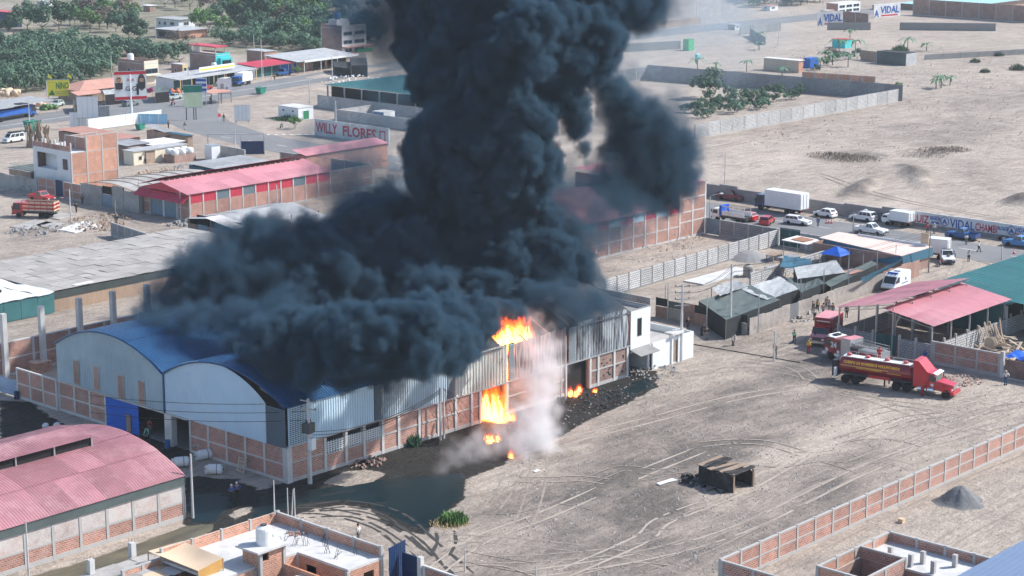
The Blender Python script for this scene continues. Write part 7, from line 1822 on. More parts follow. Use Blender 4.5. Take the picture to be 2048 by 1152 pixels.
def car(label, name, cat, p, rz, paint_, kind, group=None, s=1.0):
 t = thing(name, label, cat, (p[0], p[1], 0.07 if p[0] > 240 and p[1] > 360 else .04), rz, group)
 K = dict(sedan=(4.4, .86, .93, 1.43, (-1.55, .75, -1.0, .1)), wagon=(4.4, .85, .93, 1.48, (-2.1, .75, -1.85, .15)), hatch=(3.9, .85, .95, 1.5, (-1.85, .75, -1.4, .15)), suv=(4.5, .93, 1.05, 1.7, (-2.15, .8, -1.7, .2)), pickup=(5.3, .93, 1.08, 1.8, (-.75, 1.0, -.45, .35)), van=(4.8, .88, 1.05, 1.95, (-2.3, 1.9, -2.2, 1.2)))[kind]
 L, w, zb, zt, c = K
 h = L / 2
 z0 = .32 if kind in ('pickup', 'suv') else .24
 hood = .82 * zb if kind != 'van' else zb
 if kind == 'pickup':
  prof = [(-.75, z0), (h, z0), (h, .85), (h - .15, hood + .06), (1.05, zb), (-.75, zb)]
  part('bed_floor', MB().box(-h, -w + .06, z0, -.75, w - .06, .62), steel_dk, t)
  b = MB().box(-h, -w, z0 + .1, -.75, -w + .07, zb).box(-h, w - .07, z0 + .1, -.75, w, zb)
  part('bed_side', b, paint_, t)
  part('tailgate', MB().box(-h - .03, -w + .03, z0 + .15, -h + .05, w - .03, zb), paint_, t)
 elif kind == 'van': prof = [(-h, z0), (h, z0), (h, .8), (h - .1, zb), (-h, zb)]
 elif kind == 'sedan': prof = [(-h, z0), (h, z0), (h + .02, .6), (h - .2, hood), (.8, zb), (-1.5, zb), (-h + .05, zb - .06), (-h - .02, .6)]
 else: prof = [(-h, z0), (h, z0), (h + .02, .6), (h - .2, hood), (.8, zb), (-h, zb), (-h - .02, .6)]
 body = part('body', MB().prism_y(prof, -w, w), paint_, t)
 part('sill', MB().box(-h + .1, -w - .01, z0 - .04, h - .1, w + .01, z0 + .08), steel_dk, t)
 side = ((.04, .33), (.36, .64), (.67, .93)) if kind in ('wagon', 'suv', 'van') else ((.08, .48), (.53, .9))
 cabin(t, c[0], c[1], c[2], c[3], w - .03, w - .16, zb, zt, paint_, side)
 r = .38 if kind in ('suv', 'pickup') else .32
 wb = L * .29
 for x in (-wb - .02, wb + .05):
  for y in (-w + .08, w - .08): wheel(t, x, y, r, .24)
 part('front_bumper', MB().box(h - .02, -w + .05, z0, h + .09, w - .05, z0 + .28), steel_dk if kind in ('pickup', 'suv') else paint_, t)
 part('rear_bumper', MB().box(-h - .1, -w + .05, z0 + .02, -h + .02, w - .05, z0 + .28), steel_dk if kind == 'pickup' else paint_, t)
 for y in (-w + .25, w - .25):
  part('headlight', MB().box(h - .02, y - .17, .62, h + .035, y + .17, .78), lens_w, t)
  part('tail_light', MB().box(-h - .035, y - .13, .68, -h + .01, y + .13, .9), lens_r, t)
 part('grille', MB().box(h, -.4, .55, h + .04, .4, .74), ink_dark, t)
 for sgn in (-1, 1): part('mirror', MB().box(c[1] - .28, sgn * (w + .01), zb, c[1] - .12, sgn * (w + .16), zb + .14) if sgn > 0 else MB().box(c[1] - .28, -w - .16, zb, c[1] - .12, -w - .01, zb + .14), paint_, t)
 if kind == 'pickup' and s != 1.0: pass
 return t
R_ = math.radians
UP, DN = PI / 2, -PI / 2       # along the town road, toward +Y and -Y
VG = 'vehicles held up on the town road'
car('maroon pickup parked by the rough wall ahead of the big white box truck', 'pickup_truck', 'pickup', P(1462, 400), DN + .05, car_maroon, 'pickup', VG)
car('white hatchback driving up behind the big white box truck', 'parked_car', 'car', P(1650, 434), UP - .05, car_white, 'hatch', VG)
car('white estate car on the near verge with its nose to the road', 'parked_car', 'car', P(1595, 449), DN + .12, car_white, 'wagon', VG)
car('white sport utility car in the far lane behind the street lamp', 'parked_car', 'car', P(1726, 442), UP + .02, car_white, 'suv', VG)
car('white pickup with black bed liner behind the salmon roof', 'pickup_truck', 'pickup', P(1742, 468), DN + .05, car_white, 'pickup', VG)
car('red estate car seen from behind on the near verge', 'parked_car', 'car', P(1534, 448), R_(20), car_red, 'wagon', VG)
car('small red car half hidden behind the railed white truck', 'parked_car', 'car', P(1492, 441), UP, car_red, 'hatch', VG)
car('deep blue pickup standing before the slogan wall', 'pickup_truck', 'pickup', P(1925, 478), UP + .05, car_blue, 'pickup', VG)
car('bright blue pickup cut by the right edge of the frame', 'pickup_truck', 'pickup', P(2040, 494), UP + .02, car_lightblue, 'pickup', VG)
o = car('white pickup with people standing beside it by the board fence', 'pickup_truck', 'pickup', P(1893, 523), R_(218), car_white, 'pickup', VG)
part('roof_bar', MB().box(-.3, -.6, 1.8, .0, .6, 1.92), steel_dk, o)
car('red pickup parked in front of the brick front wall on the lane', 'pickup_truck', 'pickup', P(84, 402), DN + .1, car_red, 'pickup')
car('grey green car passing under the portrait billboard', 'parked_car', 'car', P(262, 212), 0.12, car_grey, 'wagon')
car('silver green car turning at the junction', 'parked_car', 'car', P(348, 199), PI + .15, car_silver, 'sedan')
car('red hatchback beside the bus shelter billboards', 'parked_car', 'car', P(410, 180), .1, car_red, 'hatch')
car('white and green car by the produce heap', 'parked_car', 'car', P(114, 213), R_(200), car_silver, 'hatch')
car('white minibus van parked before the shop row', 'minibus', 'van', P(447, 171), PI + .3, car_white, 'van')
car('blue pickup parked before the blue shutters', 'pickup_truck', 'pickup', P(567, 151), PI + .1, car_blue, 'pickup')
o = car('white minibus with roof load by the timber bundles at the left edge', 'minibus', 'van', P(28, 284), R_(185), car_white, 'van')
part('roof_load', MB().box(-1.6, -.7, 1.96, 1.0, .7, 2.2), ink_dark, o)
def truckbase(name, label, cat, p, rz, z=.05, group=None): return thing(name, label, cat, (p[0], p[1], z), rz, group)
def boxtruck(label, p, rz, cabm, boxm, L=8.5, bh=2.6, w=1.2, cabl=1.9, cabh=2.4, r=.48, axles=(-2.6,), name='box_truck', group=None):
 """x = 0 is the middle of the lorry."""
 t = truckbase(name, label, 'truck', p, rz, group=group)
 h = L / 2
 part('chassis', MB().box(-h, -.45, .6, h - .3, .45, .85), steel_dk, t)
 c0 = h - cabl
 cab = part('cab', MB().prism_y([(c0, .5), (h, .5), (h + .03, 1.2), (h - .28, cabh), (c0, cabh + .05)], -w + .04, w - .04), cabm, t)
 part('windscreen', fpanel(MB(), [(h + .03, -w + .04, 1.2), (h + .03, w - .04, 1.2), (h - .28, w - .04, cabh), (h - .28, -w + .04, cabh)], .06, .94, .12, .88), glass, cab)
 for y, s_ in ((-w + .04, -1), (w - .04, 1)):
  q = [(c0 + .3, y, 1.3), (h - .12, y, 1.3), (h - .34, y, cabh - .15), (c0 + .3, y, cabh - .15)]
  part('side_window', MB().quad(*[(a, y + s_ * .012, c) for a, b_, c in q]), glass, cab)
  part('mirror', MB().box(h - .1, y + s_ * .05 - .06, 1.5, h + .02, y + s_ * .05 + .06, 2.0), ink_dark, cab)
 part('grille', MB().box(h, -.7, .8, h + .06, .7, 1.1), ink_dark, cab)
 part('bumper', MB().box(h - .05, -w + .02, .45, h + .12, w - .02, .75), steel_dk, t)
 for y in (-w + .3, w - .3): part('headlight', MB().box(h, y - .18, .82, h + .07, y + .18, 1.02), lens_w, t)
 if boxm:
  bx = part('cargo_box', MB().box(-h, -w, 1.0, c0 - .12, w, 1.0 + bh), boxm, t)
  fr = MB()
  for y in (-w, w):
   fr.box(-h - .02, y - .03, 1.0, c0 - .1, y + .03, 1.14).box(-h - .02, y - .03, 1.0 + bh - .1, c0 - .1, y + .03, 1.0 + bh + .02)
   n = int(L / 1.1)
   for k in range(n): fr.box(-h + (c0 + h - .2) * k / (n - 1), y - .025, 1.0, -h + (c0 + h - .2) * k / (n - 1) + .06, y + .025, 1.0 + bh)
  part('box_frame', fr, boxm, bx)
  dr = part('rear_door', MB().box(-h - .05, -w + .06, 1.1, -h, -.02, 1.0 + bh - .08).box(-h - .05, .02, 1.1, -h, w - .06, 1.0 + bh - .08), boxm, bx)
  part('door_bar', MB().box(-h - .09, -.5, 1.1, -h - .05, -.45, bh + .9).box(-h - .09, .45, 1.1, -h - .05, .5, bh + .9), steel_dk, dr)
  for y in (-w + .25, w - .25): part('tail_light', MB().box(-h - .06, y - .15, .75, -h, y + .15, .95), lens_r, t)
 for x in (h - 1.15,) + tuple(axles):
  for y in (-w + .18, w - .18): wheel(t, x, y, r, .34)
 return t
boxtruck('big white box truck with dark blue cab on the town road', P(1563, 424), UP - .03, car_navy, car_white, 9.6, 2.75, 1.25, 1.9, 2.7, .5, (-3.0, -1.9))
boxtruck('small white box truck with white cab before the slogan wall', P(1795, 452), UP - .02, car_white, car_white, 5.2, 1.6, .95, 1.4, 1.8, .36, (-1.5,))
boxtruck('small white box truck seen from behind beside the board fence end', P(1862, 516), R_(105), car_white, car_white, 5.4, 2.2, 1.05, 1.4, 2.0, .38, (-1.5,))
o = boxtruck('white cab truck with railed bed and blue front panel on the near verge', P(1462, 444), UP + .02, car_white, None, 6.6, 1.5, 1.05, 1.5, 2.1, .4, (-2.0,), 'flatbed_truck')
part('bed', MB().box(-3.3, -1.05, 1.0, 1.6, 1.05, 1.15), steel_dk, o)
mb = MB().box(-3.3, -1.07, 1.15, 1.6, -1.0, 1.9).box(-3.3, 1.0, 1.15, 1.6, 1.07, 1.9)
part('bed_side', mb, white, o)
mb = MB()
for k in range(5):
 for y in (-1.02, 1.02): mb.box(-3.25 + k * 1.2, y - .03, 1.9, -3.17 + k * 1.2, y + .03, 2.7)
for y in (-1.02, 1.02): mb.box(-3.3, y - .03, 2.6, 1.6, y + .03, 2.72)
part('rail', mb, tarp_tan, o)
part('blue_panel', MB().box(1.2, -1.1, 1.1, 1.7, 1.1, 2.75), tarp_blue, o)
o = boxtruck('blue cab lorry with white canvas load before the shops', P(484, 170), PI + .35, blue_p, None, 7.5, 2, 1.2, 1.9, 2.5, .48, (-2.2, -1.2), 'canvas_truck')
part('canvas', MB().prism_y([(-3.7, 1.0), (1.7, 1.0), (1.7, 2.6), (1.2, 3.2), (-3.2, 3.3), (-3.7, 2.7)], -1.2, 1.2), tarp_white, o)
o = boxtruck('red cattle lorry with slatted pale sides on the dirt lane', P(72, 434), DN + PI + .55, car_red, None, 7.6, 2, 1.15, 1.8, 2.5, .46, (-2.4, -1.4), 'slatted_lorry')
part('bed', MB().box(-3.8, -1.15, 1.0, 1.9, 1.15, 1.2), steel_dk, o)
for k in range(5):
 part('slat', MB().box(-3.8, -1.2, 1.25 + k * .32, 1.9, -1.12, 1.45 + k * .32).box(-3.8, 1.12, 1.25 + k * .32, 1.9, 1.2, 1.45 + k * .32).box(-3.85, -1.15, 1.25 + k * .32, -3.78, 1.15, 1.45 + k * .32), car_red if k % 2 else tarp_tan, o)
mb = MB()
for k in range(6):
 for y in (-1.22, 1.22): mb.box(-3.8 + k * 1.12, y - .03, 1.2, -3.7 + k * 1.12, y + .03, 2.9)
part('stake', mb, car_red, o)
o = boxtruck('long blue trailer lorry at the left edge of the highway', P(20, 240), .22, blue_p, None, 15, 2, 1.25, 2, 2.8, .5, (-6.2, -5.0, -3.8), 'trailer_lorry')
part('trailer_side', MB().box(-7.5, -1.25, 1.2, 5.2, -1.15, 2.5).box(-7.5, 1.15, 1.2, 5.2, 1.25, 2.5).box(-7.55, -1.2, 1.2, -7.45, 1.2, 2.5), blue_p, o)
part('trailer_bed', MB().box(-7.5, -1.2, 1.0, 5.2, 1.2, 1.25), steel_dk, o)
part('ladder_rack', MB().box(2.8, -1.2, 1.3, 5.0, 1.2, 3.4), ink_dark, o)
am = truckbase('ambulance', 'white ambulance van with blue roof lights driving down the dirt street', 'ambulance', P(1791, 580), PI + .12)
body = part('body', MB().prism_y([(-2.9, .4), (2.7, .4), (2.85, .9), (2.5, 1.25), (1.75, 2.3), (1.2, 2.55), (-2.7, 2.6), (-2.9, 2.3)], -1.0, 1.0), car_white, am)
part('windscreen', fpanel(MB(), [(2.5, -1.0, 1.25), (2.5, 1.0, 1.25), (1.75, 1.0, 2.3), (1.75, -1.0, 2.3)], .07, .93, .08, .92), glass, body)
for y, s_ in ((-1.0, -1), (1.0, 1)):
 part('side_window', MB().quad(*[(a, y + s_ * .012, z) for a, z in ((.95, 1.35), (2.2, 1.35), (1.65, 2.15), (.95, 2.15))]), glass, body)
 part('blue_emblem', MB().box(-1.3, y + s_ * .012 - .004, 1.4, -.9, y + s_ * .012 + .004, 1.8).box(-1.9, y + s_ * .012 - .004, 1.0, .2, y + s_ * .012 + .004, 1.12), ink_blue, body)
 part('mirror', MB().box(1.95, y + s_ * .06 - .07, 1.4, 2.1, y + s_ * .06 + .07, 1.75), ink_dark, body)
part('light_bar', MB().box(.9, -.75, 2.56, 1.2, .75, 2.72), ink_blue, body)
for y in (-.55, 0, .55): part('marker_light', MB().box(1.3, y - .12, 2.5, 1.5, y + .12, 2.58), ink_blue, body)
part('roof_hatch', MB().box(-1.6, -.5, 2.6, -.4, .5, 2.78), car_white, body)
part('bumper', MB().box(2.7, -.95, .35, 2.95, .95, .65), ink_dark, am)
for y in (-.75, .75): part('headlight', MB().box(2.75, y - .2, .8, 2.87, y + .2, 1.0), lens_w, am)
for x in (-1.7, 1.75):
 for y in (-.85, .85): wheel(am, x, y, .36, .25)
rt = truckbase('rescue_truck', 'dark red box bodied rescue truck with bonnet behind the fire engine', 'fire truck', P(1650, 683), PI + .25)
part('chassis', MB().box(-3.4, -.5, .5, 3.2, .5, .8), steel_dk, rt)
bx = part('equipment_box', MB().box(-3.4, -1.2, .8, .9, 1.2, 3.2), fire_dark, rt)
part('roof_plate', MB().box(-3.38, -1.18, 3.2, .88, 1.18, 3.26), roof_rose, bx)
part('front_stripe', MB().box(.9, -.9, 2.75, .915, .9, 2.85), white, bx)
part('side_lettering', MB().box(-2.6, 1.2, 1.5, .3, 1.215, 1.7).box(-2.6, -1.215, 1.5, .3, -1.2, 1.7), white, bx)
cab_ = part('cab', MB().prism_y([(.9, .6), (3.3, .6), (3.35, 1.25), (2.3, 1.45), (1.9, 2.2), (.9, 2.25)], -1.05, 1.05), fire_dark, rt)
part('bonnet_top', MB().slab([(2.3, -1.0, 1.47), (3.33, -1.0, 1.27), (3.33, 1.0, 1.27), (2.3, 1.0, 1.47)], .01), roof_rose, cab_)
part('windscreen', fpanel(MB(), [(2.3, -1.05, 1.45), (2.3, 1.05, 1.45), (1.9, 1.05, 2.2), (1.9, -1.05, 2.2)], .06, .94, .1, .92), glass, cab_)
for y, s_ in ((-1.05, -1), (1.05, 1)): part('side_window', MB().quad(*[(a, y + s_ * .012, z) for a, z in ((1.1, 1.5), (2.1, 1.5), (1.85, 2.1), (1.1, 2.1))]), glass, cab_)
part('light_bar', MB().box(1.2, -.7, 2.26, 1.5, .7, 2.42), lens_r, cab_)
part('bumper', MB().box(3.3, -1.1, .5, 3.5, 1.1, .8), chrome, rt)
part('grille', MB().box(3.34, -.5, .85, 3.39, .5, 1.2), steel_dk, rt)
for y in (-.8, .8): part('headlight', MB().box(3.33, y - .18, .9, 3.4, y + .18, 1.12), lens_w, rt)
for x in (-2.0, 2.3):
 for y in (-1.0, 1.0): wheel(rt, x, y, .45, .3)
fe = truckbase('fire_engine', 'dark red cab over fire engine number 24 with grey body and roof ladders', 'fire engine', P(1712, 727), UP - .16)
part('chassis', MB().box(-4.3, -.55, .55, 4.0, .55, .9), steel_dk, fe)
cab_ = part('cab', MB().prism_y([(1.5, .7), (4.1, .7), (4.15, 1.7), (3.95, 2.75), (1.5, 2.8)], -1.2, 1.2), fire_dark, fe)
part('cab_roof', MB().box(2.6, -1.1, 2.8, 3.9, 1.1, 2.9), white, cab_)
part('air_unit', MB().box(2.9, -.45, 2.9, 3.5, .45, 3.1), ink_dark, cab_)
part('light_bar', MB().box(3.55, -1.0, 2.9, 3.8, 1.0, 3.08), plastic_w, cab_)
part('windscreen', fpanel(MB(), [(4.15, -1.2, 1.7), (4.15, 1.2, 1.7), (3.95, 1.2, 2.75), (3.95, -1.2, 2.75)], .05, .95, .08, .9), glass, cab_)
for y, s_ in ((-1.2, -1), (1.2, 1)):
 for a, b_ in ((3.1, 3.95), (1.65, 2.1)): part('side_window', MB().quad(*[(c, y + s_ * .012, z) for c, z in ((a, 1.75), (b_, 1.75), (b_ - .05, 2.55), (a, 2.55))]), glass, cab_)
text_on(cab_, '24', .95, (3.12, 1.22, 1.65), (PI / 2, 0, PI), white, bold=.03)
for x in (3.75, 1.9): part('round_emblem', MB().lathe([(.24, 0), (.24, .02), (.02, .02)], 14, (x, 1.2, 1.2), 'y'), white, cab_)
part('crew_module', MB().prism_y([(.0, .8), (1.5, .8), (1.5, 2.95), (1.2, 3.05), (.0, 3.05)], -1.2, 1.2), steel, fe)
part('module_roof', MB().box(.05, -1.15, 3.05, 1.35, 1.15, 3.1), roof_rose, fe)
part('pump_panel', MB().box(-1.3, -1.2, .8, .0, 1.2, 2.3), steel_dk, fe)
part('hose_body', MB().box(-4.3, -1.2, .8, -1.3, 1.2, 2.2), steel, fe)
part('locker', MB().box(-4.2, 1.2, 1.0, -2.9, 1.22, 2.0).box(-2.8, 1.2, 1.0, -1.5, 1.22, 2.0), fire_dark, fe)
mb = MB()
for y in (-.9, -.45, .2, .65): mb.box(-4.4, y, 2.5, .1, y + .08, 2.62)
for k in range(11):
 mb.box(-4.3 + k * .42, -.9, 2.52, -4.24 + k * .42, -.4, 2.6).box(-4.3 + k * .42, .2, 2.52, -4.24 + k * .42, .7, 2.6)
part('ladder', mb, chrome, fe)
part('hand_rail', MB().tube([(-4.2, 1.15, 2.2), (-4.2, 1.15, 2.8), (-.2, 1.15, 2.8), (-.2, 1.15, 2.2)], .04, 5).tube([(-4.2, -1.15, 2.2), (-4.2, -1.15, 2.8), (-.2, -1.15, 2.8), (-.2, -1.15, 2.2)], .04, 5), chrome, fe)
part('bumper', MB().box(4.1, -1.25, .55, 4.5, 1.25, .85), white, fe)
part('skirt', MB().box(1.6, 1.2, .6, 2.5, 1.23, .95).box(3.8, 1.2, .6, 4.15, 1.23, .95), white, fe)
for y in (-.9, .9): part('headlight', MB().box(4.15, y - .2, 1.0, 4.2, y + .2, 1.2), lens_w, fe)
for x in (3.1, -2.4):
 for y in (-1.05, 1.05): wheel(fe, x, y, .5, .32, rimmat=fire_dark)
TD = DN + .17
pT = P(1905, 789)
tx, ty = math.cos(TD), math.sin(TD)
tr = truckbase('tanker_tractor', 'bright red bonneted tractor unit with high roof fairing hauling the water tank', 'truck', (pT.x - tx * 2.5 - ty * -1.1, pT.y - ty * 2.5 - tx * 1.1), TD)
part('chassis', MB().box(-4.2, -.5, .6, 3.2, .5, .9), steel_dk, tr)
sl_b = part('sleeper', MB().prism_y([(-1.5, .9), (.3, .9), (.3, 2.75), (.15, 2.85), (-.9, 3.95), (-1.5, 4.0)], -1.2, 1.2), fire_red, tr)
dr = part('cab', MB().prism_y([(.3, .8), (1.35, .8), (1.35, 1.75), (.95, 2.65), (.3, 2.75)], -1.1, 1.1), fire_red, tr)
part('windscreen', fpanel(MB(), [(1.35, -1.1, 1.75), (1.35, 1.1, 1.75), (.95, 1.1, 2.65), (.95, -1.1, 2.65)], .05, .95, .05, .88), glass, dr)
part('sun_visor', MB().slab([(.85, -1.15, 2.78), (1.35, -1.15, 2.62), (1.35, 1.15, 2.62), (.85, 1.15, 2.78)], .06), white, dr)
for y, s_ in ((-1.1, -1), (1.1, 1)):
 part('side_window', MB().quad(*[(a, y + s_ * .012, z) for a, z in ((.4, 1.75), (1.22, 1.75), (.92, 2.5), (.4, 2.5))]), glass, dr)
 part('door_emblem', MB().box(.6, y + s_ * .015 - .006, 1.2, .95, y + s_ * .015 + .006, 1.5), white, dr)
 part('mirror', MB().box(1.2, y + s_ * .22 - .05, 1.7, 1.32, y + s_ * .22 + .05, 2.4), steel_dk, dr)
bn_ = part('bonnet', MB().hexa([(1.35, -1.0, .85), (3.15, -.85, .85), (3.15, .85, .85), (1.35, 1.0, .85)], [(1.35, -.95, 1.85), (3.1, -.72, 1.5), (3.1, .72, 1.5), (1.35, .95, 1.85)]), fire_red, tr)
part('grille', MB().box(3.12, -.55, .85, 3.2, .55, 1.45), chrome, bn_)
for y in (-.78, .78):
 part('fender', MB().hexa([(1.7, y - .42, .75), (3.1, y - .38, .75), (3.1, y + .38, .75), (1.7, y + .42, .75)], [(1.9, y - .38, 1.3), (3.0, y - .34, 1.2), (3.0, y + .34, 1.2), (1.9, y + .38, 1.3)]), fire_red, tr)
 part('headlight', MB().box(3.05, y - .2, .9, 3.14, y + .2, 1.08), lens_w, tr)
part('bumper', MB().box(3.0, -1.15, .45, 3.4, 1.15, .8), fire_red, tr)
for y in (-1.05, 1.05): part('fuel_tank', MB().lathe([(.02, -1.0), (.36, -1.0), (.36, .9), (.02, .9)], 14, (.1, y * .95, .72), 'x'), chrome, tr)
for y in (-1.1, 1.1): part('mud_guard', MB().prism_y([(-3.95, 1.15), (-3.6, 1.35), (-1.75, 1.35), (-1.75, 1.3), (-3.6, 1.3), (-3.9, 1.1)], y - .25, y + .25), steel_dk, tr)
for x, rm in ((2.45, None), (-2.3, None), (-3.6, None)):
 for y in (-1.0, 1.0): wheel(tr, x, y, .52, .34, rimmat=rim_m)
tl_ = truckbase('tank_trailer', 'long dark red water tank trailer with yellow lettering and white roof walkway', 'trailer', (pT.x - tx * 2.5 - ty * -1.1, pT.y - ty * 2.5 - tx * 1.1), TD)
sec = [(1.16 * math.cos(a), 2.1 + .98 * math.sin(a) * (1 if math.sin(a) > 0 else 1)) for a in [2 * PI * k / 22 for k in range(22)]]
tank = part('tank', MB().prism_x(sec, -10.6, -2.1), fire_dark, tl_, smooth=False)
for x0, x1 in ((-2.1, -1.75), (-10.6, -10.9)):
 n = len(sec)
 mb = MB()
 mb.add([(x0, y, z) for y, z in sec] + [(x1, y * .8, 2.1 + (z - 2.1) * .8) for y, z in sec], [(i, (i + 1) % n, (i + 1) % n + n, i + n) for i in range(n)] + [tuple(range(n, 2 * n))])
 part('tank_end', mb, fire_dark, tank)
part('walkway', MB().box(-10.5, -.55, 3.06, -2.2, .55, 3.16), plastic_w, tank)
for k, x in enumerate((-9.9, -7.6, -5.2, -2.9)):
 part('hatch', MB().lathe([(.3, 0), (.3, .22), (.2, .3), (.02, .3)], 12, (x, 0, 3.16)), fire_red, tank)
mb = MB()
for y in (-.6, .6):
 mb.tube([(-10.5, y, 3.5), (-2.2, y, 3.5)], .025, 4)
 for k in range(8): mb.tube([(-10.4 + k * 1.15, y, 3.1), (-10.4 + k * 1.15, y, 3.5)], .02, 4)
part('hand_rail', mb, chrome, tank)
sa = -.25
for y_, s_ in ((1, 1), (-1, -1)):
 part('side_stripe', MB().box(-10.5, y_ * 1.175 - .012, 2.18, -4.6, y_ * 1.175 + .012, 2.24).box(-4.7, y_ * 1.175 - .012, 1.92, -3.0, y_ * 1.175 + .012, 1.98), ink_yellow, tank)
text_on(tank, 'CUERPO DE BOMBEROS VOLUNTARIOS', .46, (-10.2, -1.125, 2.48), (PI / 2 - .38, 0, 0), ink_yellow, bold=.012, sx=.85)
text_on(tank, 'CUERPO DE BOMBEROS', .3, (-8.6, -1.165, 1.98), (PI / 2, 0, 0), ink_yellow, bold=.005)
part('frame_rail', MB().box(-10.6, -.6, .95, -2.2, .6, 1.2), steel_dk, tl_)
part('skirt', MB().box(-7.0, -1.14, 1.1, -4.3, -1.08, 1.45).box(-7.0, 1.08, 1.1, -4.3, 1.14, 1.45), fire_red, tl_)
part('landing_leg', MB().box(-5.2, -.8, .2, -5.05, -.65, 1.1).box(-5.2, .65, .2, -5.05, .8, 1.1), steel_dk, tl_)
part('cabinet_door', MB().box(-11.1, -1.75, .9, -10.9, -1.15, 1.9), plastic_w, tl_)
part('pump_frame', MB().box(-11.6, -1.1, .7, -10.95, 1.1, 2.6), ink_dark, tl_)
for x in (-9.9, -8.6):
 for y in (-1.0, 1.0): wheel(tl_, x, y, .52, .36, rimmat=steel_dk)
def bike(label, p, rz, m_, group=None):
 t = thing('motorcycle', label, 'motorcycle', (p[0], p[1], .04), rz, group)
 for x in (-.65, .65):
  w_ = part('wheel', MB().lathe([(.2, -.05), (.3, -.05), (.31, 0), (.3, .05), (.2, .05)], 14, (x, 0, .31), 'y'), rubber, t)
 part('frame', MB().tube([(-.65, 0, .31), (-.2, 0, .5), (.4, 0, .6), (.65, 0, .31)], .05, 5).tube([(.65, 0, .31), (.45, 0, .95)], .04, 5), steel_dk, t)
 part('fuel_tank', MB().lathe([(.02, -.3), (.13, -.2), (.16, .1), (.05, .3)], 8, (.15, 0, .78), 'x'), m_, t)
 part('seat', MB().box(-.7, -.12, .72, -.1, .12, .82), ink_dark, t)
 part('engine', MB().box(-.15, -.14, .3, .25, .14, .58), steel, t)
 part('handlebar', MB().tube([(.42, -.35, 1.0), (.45, 0, .95), (.42, .35, 1.0)], .025, 5), steel_dk, t)
bike('red motorcycle parked in front of the white pickup', P(1880, 532), R_(205), car_red)
bike('dark motorcycle by the slogan wall beside two people', P(1870, 455), UP, car_navy)
bike('dark motorcycle near the right edge by the bright blue pickup', P(2008, 482), UP + .3, steel_dk)
bike('motorcycle crossing the junction with a rider', P(346, 211), PI + .4, car_red)
bike('parked motorcycle on the sand below the white building', P(563, 256), .5, steel_dk)
# ---- people
def skinmesh(name, verts, edges, rad, sub=1):
 me = bpy.data.meshes.new(name)
 me.from_pydata([tuple(v) for v in verts], edges, [])
 o = link(bpy.data.objects.new(name, me))
 o.modifiers.new('skin', 'SKIN')
 sv = me.skin_vertices[0].data
 for i, r in enumerate(rad): sv[i].radius = (r, r)
 sv[0].use_root = True
 if sub: o.modifiers.new('sub', 'SUBSURF').levels = sub
 bpy.context.view_layer.update()
 dg = bpy.context.evaluated_depsgraph_get()
 m2 = bpy.data.meshes.new_from_object(o.evaluated_get(dg))
 m2.name = name
 bpy.data.objects.remove(o)
 bpy.data.meshes.remove(me)
 m2.materials.clear()
 m2.polygons.foreach_set('use_smooth', [True] * len(m2.polygons))
 return m2
def pose(kind):
 V = Vector
 J = dict(pel=V((0, 0, .95)), spi=V((0, 0, 1.14)), che=V((0, 0, 1.36)), nec=V((0, 0, 1.5)), hea=V((.03, 0, 1.63)), top=V((.01, 0, 1.72)))
 for s, y in (('l', 1), ('r', -1)):
  J.update({'sh' + s: V((0, .19 * y, 1.41)), 'el' + s: V((-.03, .25 * y, 1.14)), 'wr' + s: V((.06, .27 * y, .9)), 'hi' + s: V((0, .09 * y, .9)), 'kn' + s: V((.02, .1 * y, .5)), 'an' + s: V((-.02, .11 * y, .08)), 'to' + s: V((.14, .13 * y, .04))})
 if kind == 'walk':
  J.update(knl=V((.2, .1, .52)), anl=V((.26, .1, .1)), tol=V((.42, .11, .06)), knr=V((.02, -.1, .5)), anr=V((-.24, -.1, .12)), tor=V((-.12, -.11, .04)), ell=V((-.14, .24, 1.16)), wrl=V((-.12, .26, .92)), elr=V((.08, -.24, 1.15)), wrr=V((.22, -.22, .98)))
 if kind == 'akimbo':
  for s, y in (('l', 1), ('r', -1)): J.update({'el' + s: V((-.08, .4 * y, 1.2)), 'wr' + s: V((.06, .22 * y, 1.02))})
 if kind == 'hold':
  for s, y in (('l', 1), ('r', -1)): J.update({'el' + s: V((.08, .26 * y, 1.14)), 'wr' + s: V((.3, .14 * y, 1.2))})
 if kind == 'lean':
  for k, d in (('spi', .1), ('che', .25), ('nec', .34), ('hea', .42), ('top', .44), ('shl', .27), ('shr', .27), ('ell', .34), ('elr', .34), ('wrl', .42), ('wrr', .42)): J[k] = J[k] + V((d, 0, -.35 * d))
 if kind == 'sit':
  for s, y in (('l', 1), ('r', -1)): J.update({'kn' + s: V((.42, .16 * y, .88)), 'an' + s: V((.42, .18 * y, .42)), 'to' + s: V((.56, .18 * y, .38)), 'el' + s: V((.16, .26 * y, 1.18)), 'wr' + s: V((.4, .24 * y, 1.14))})
 return J
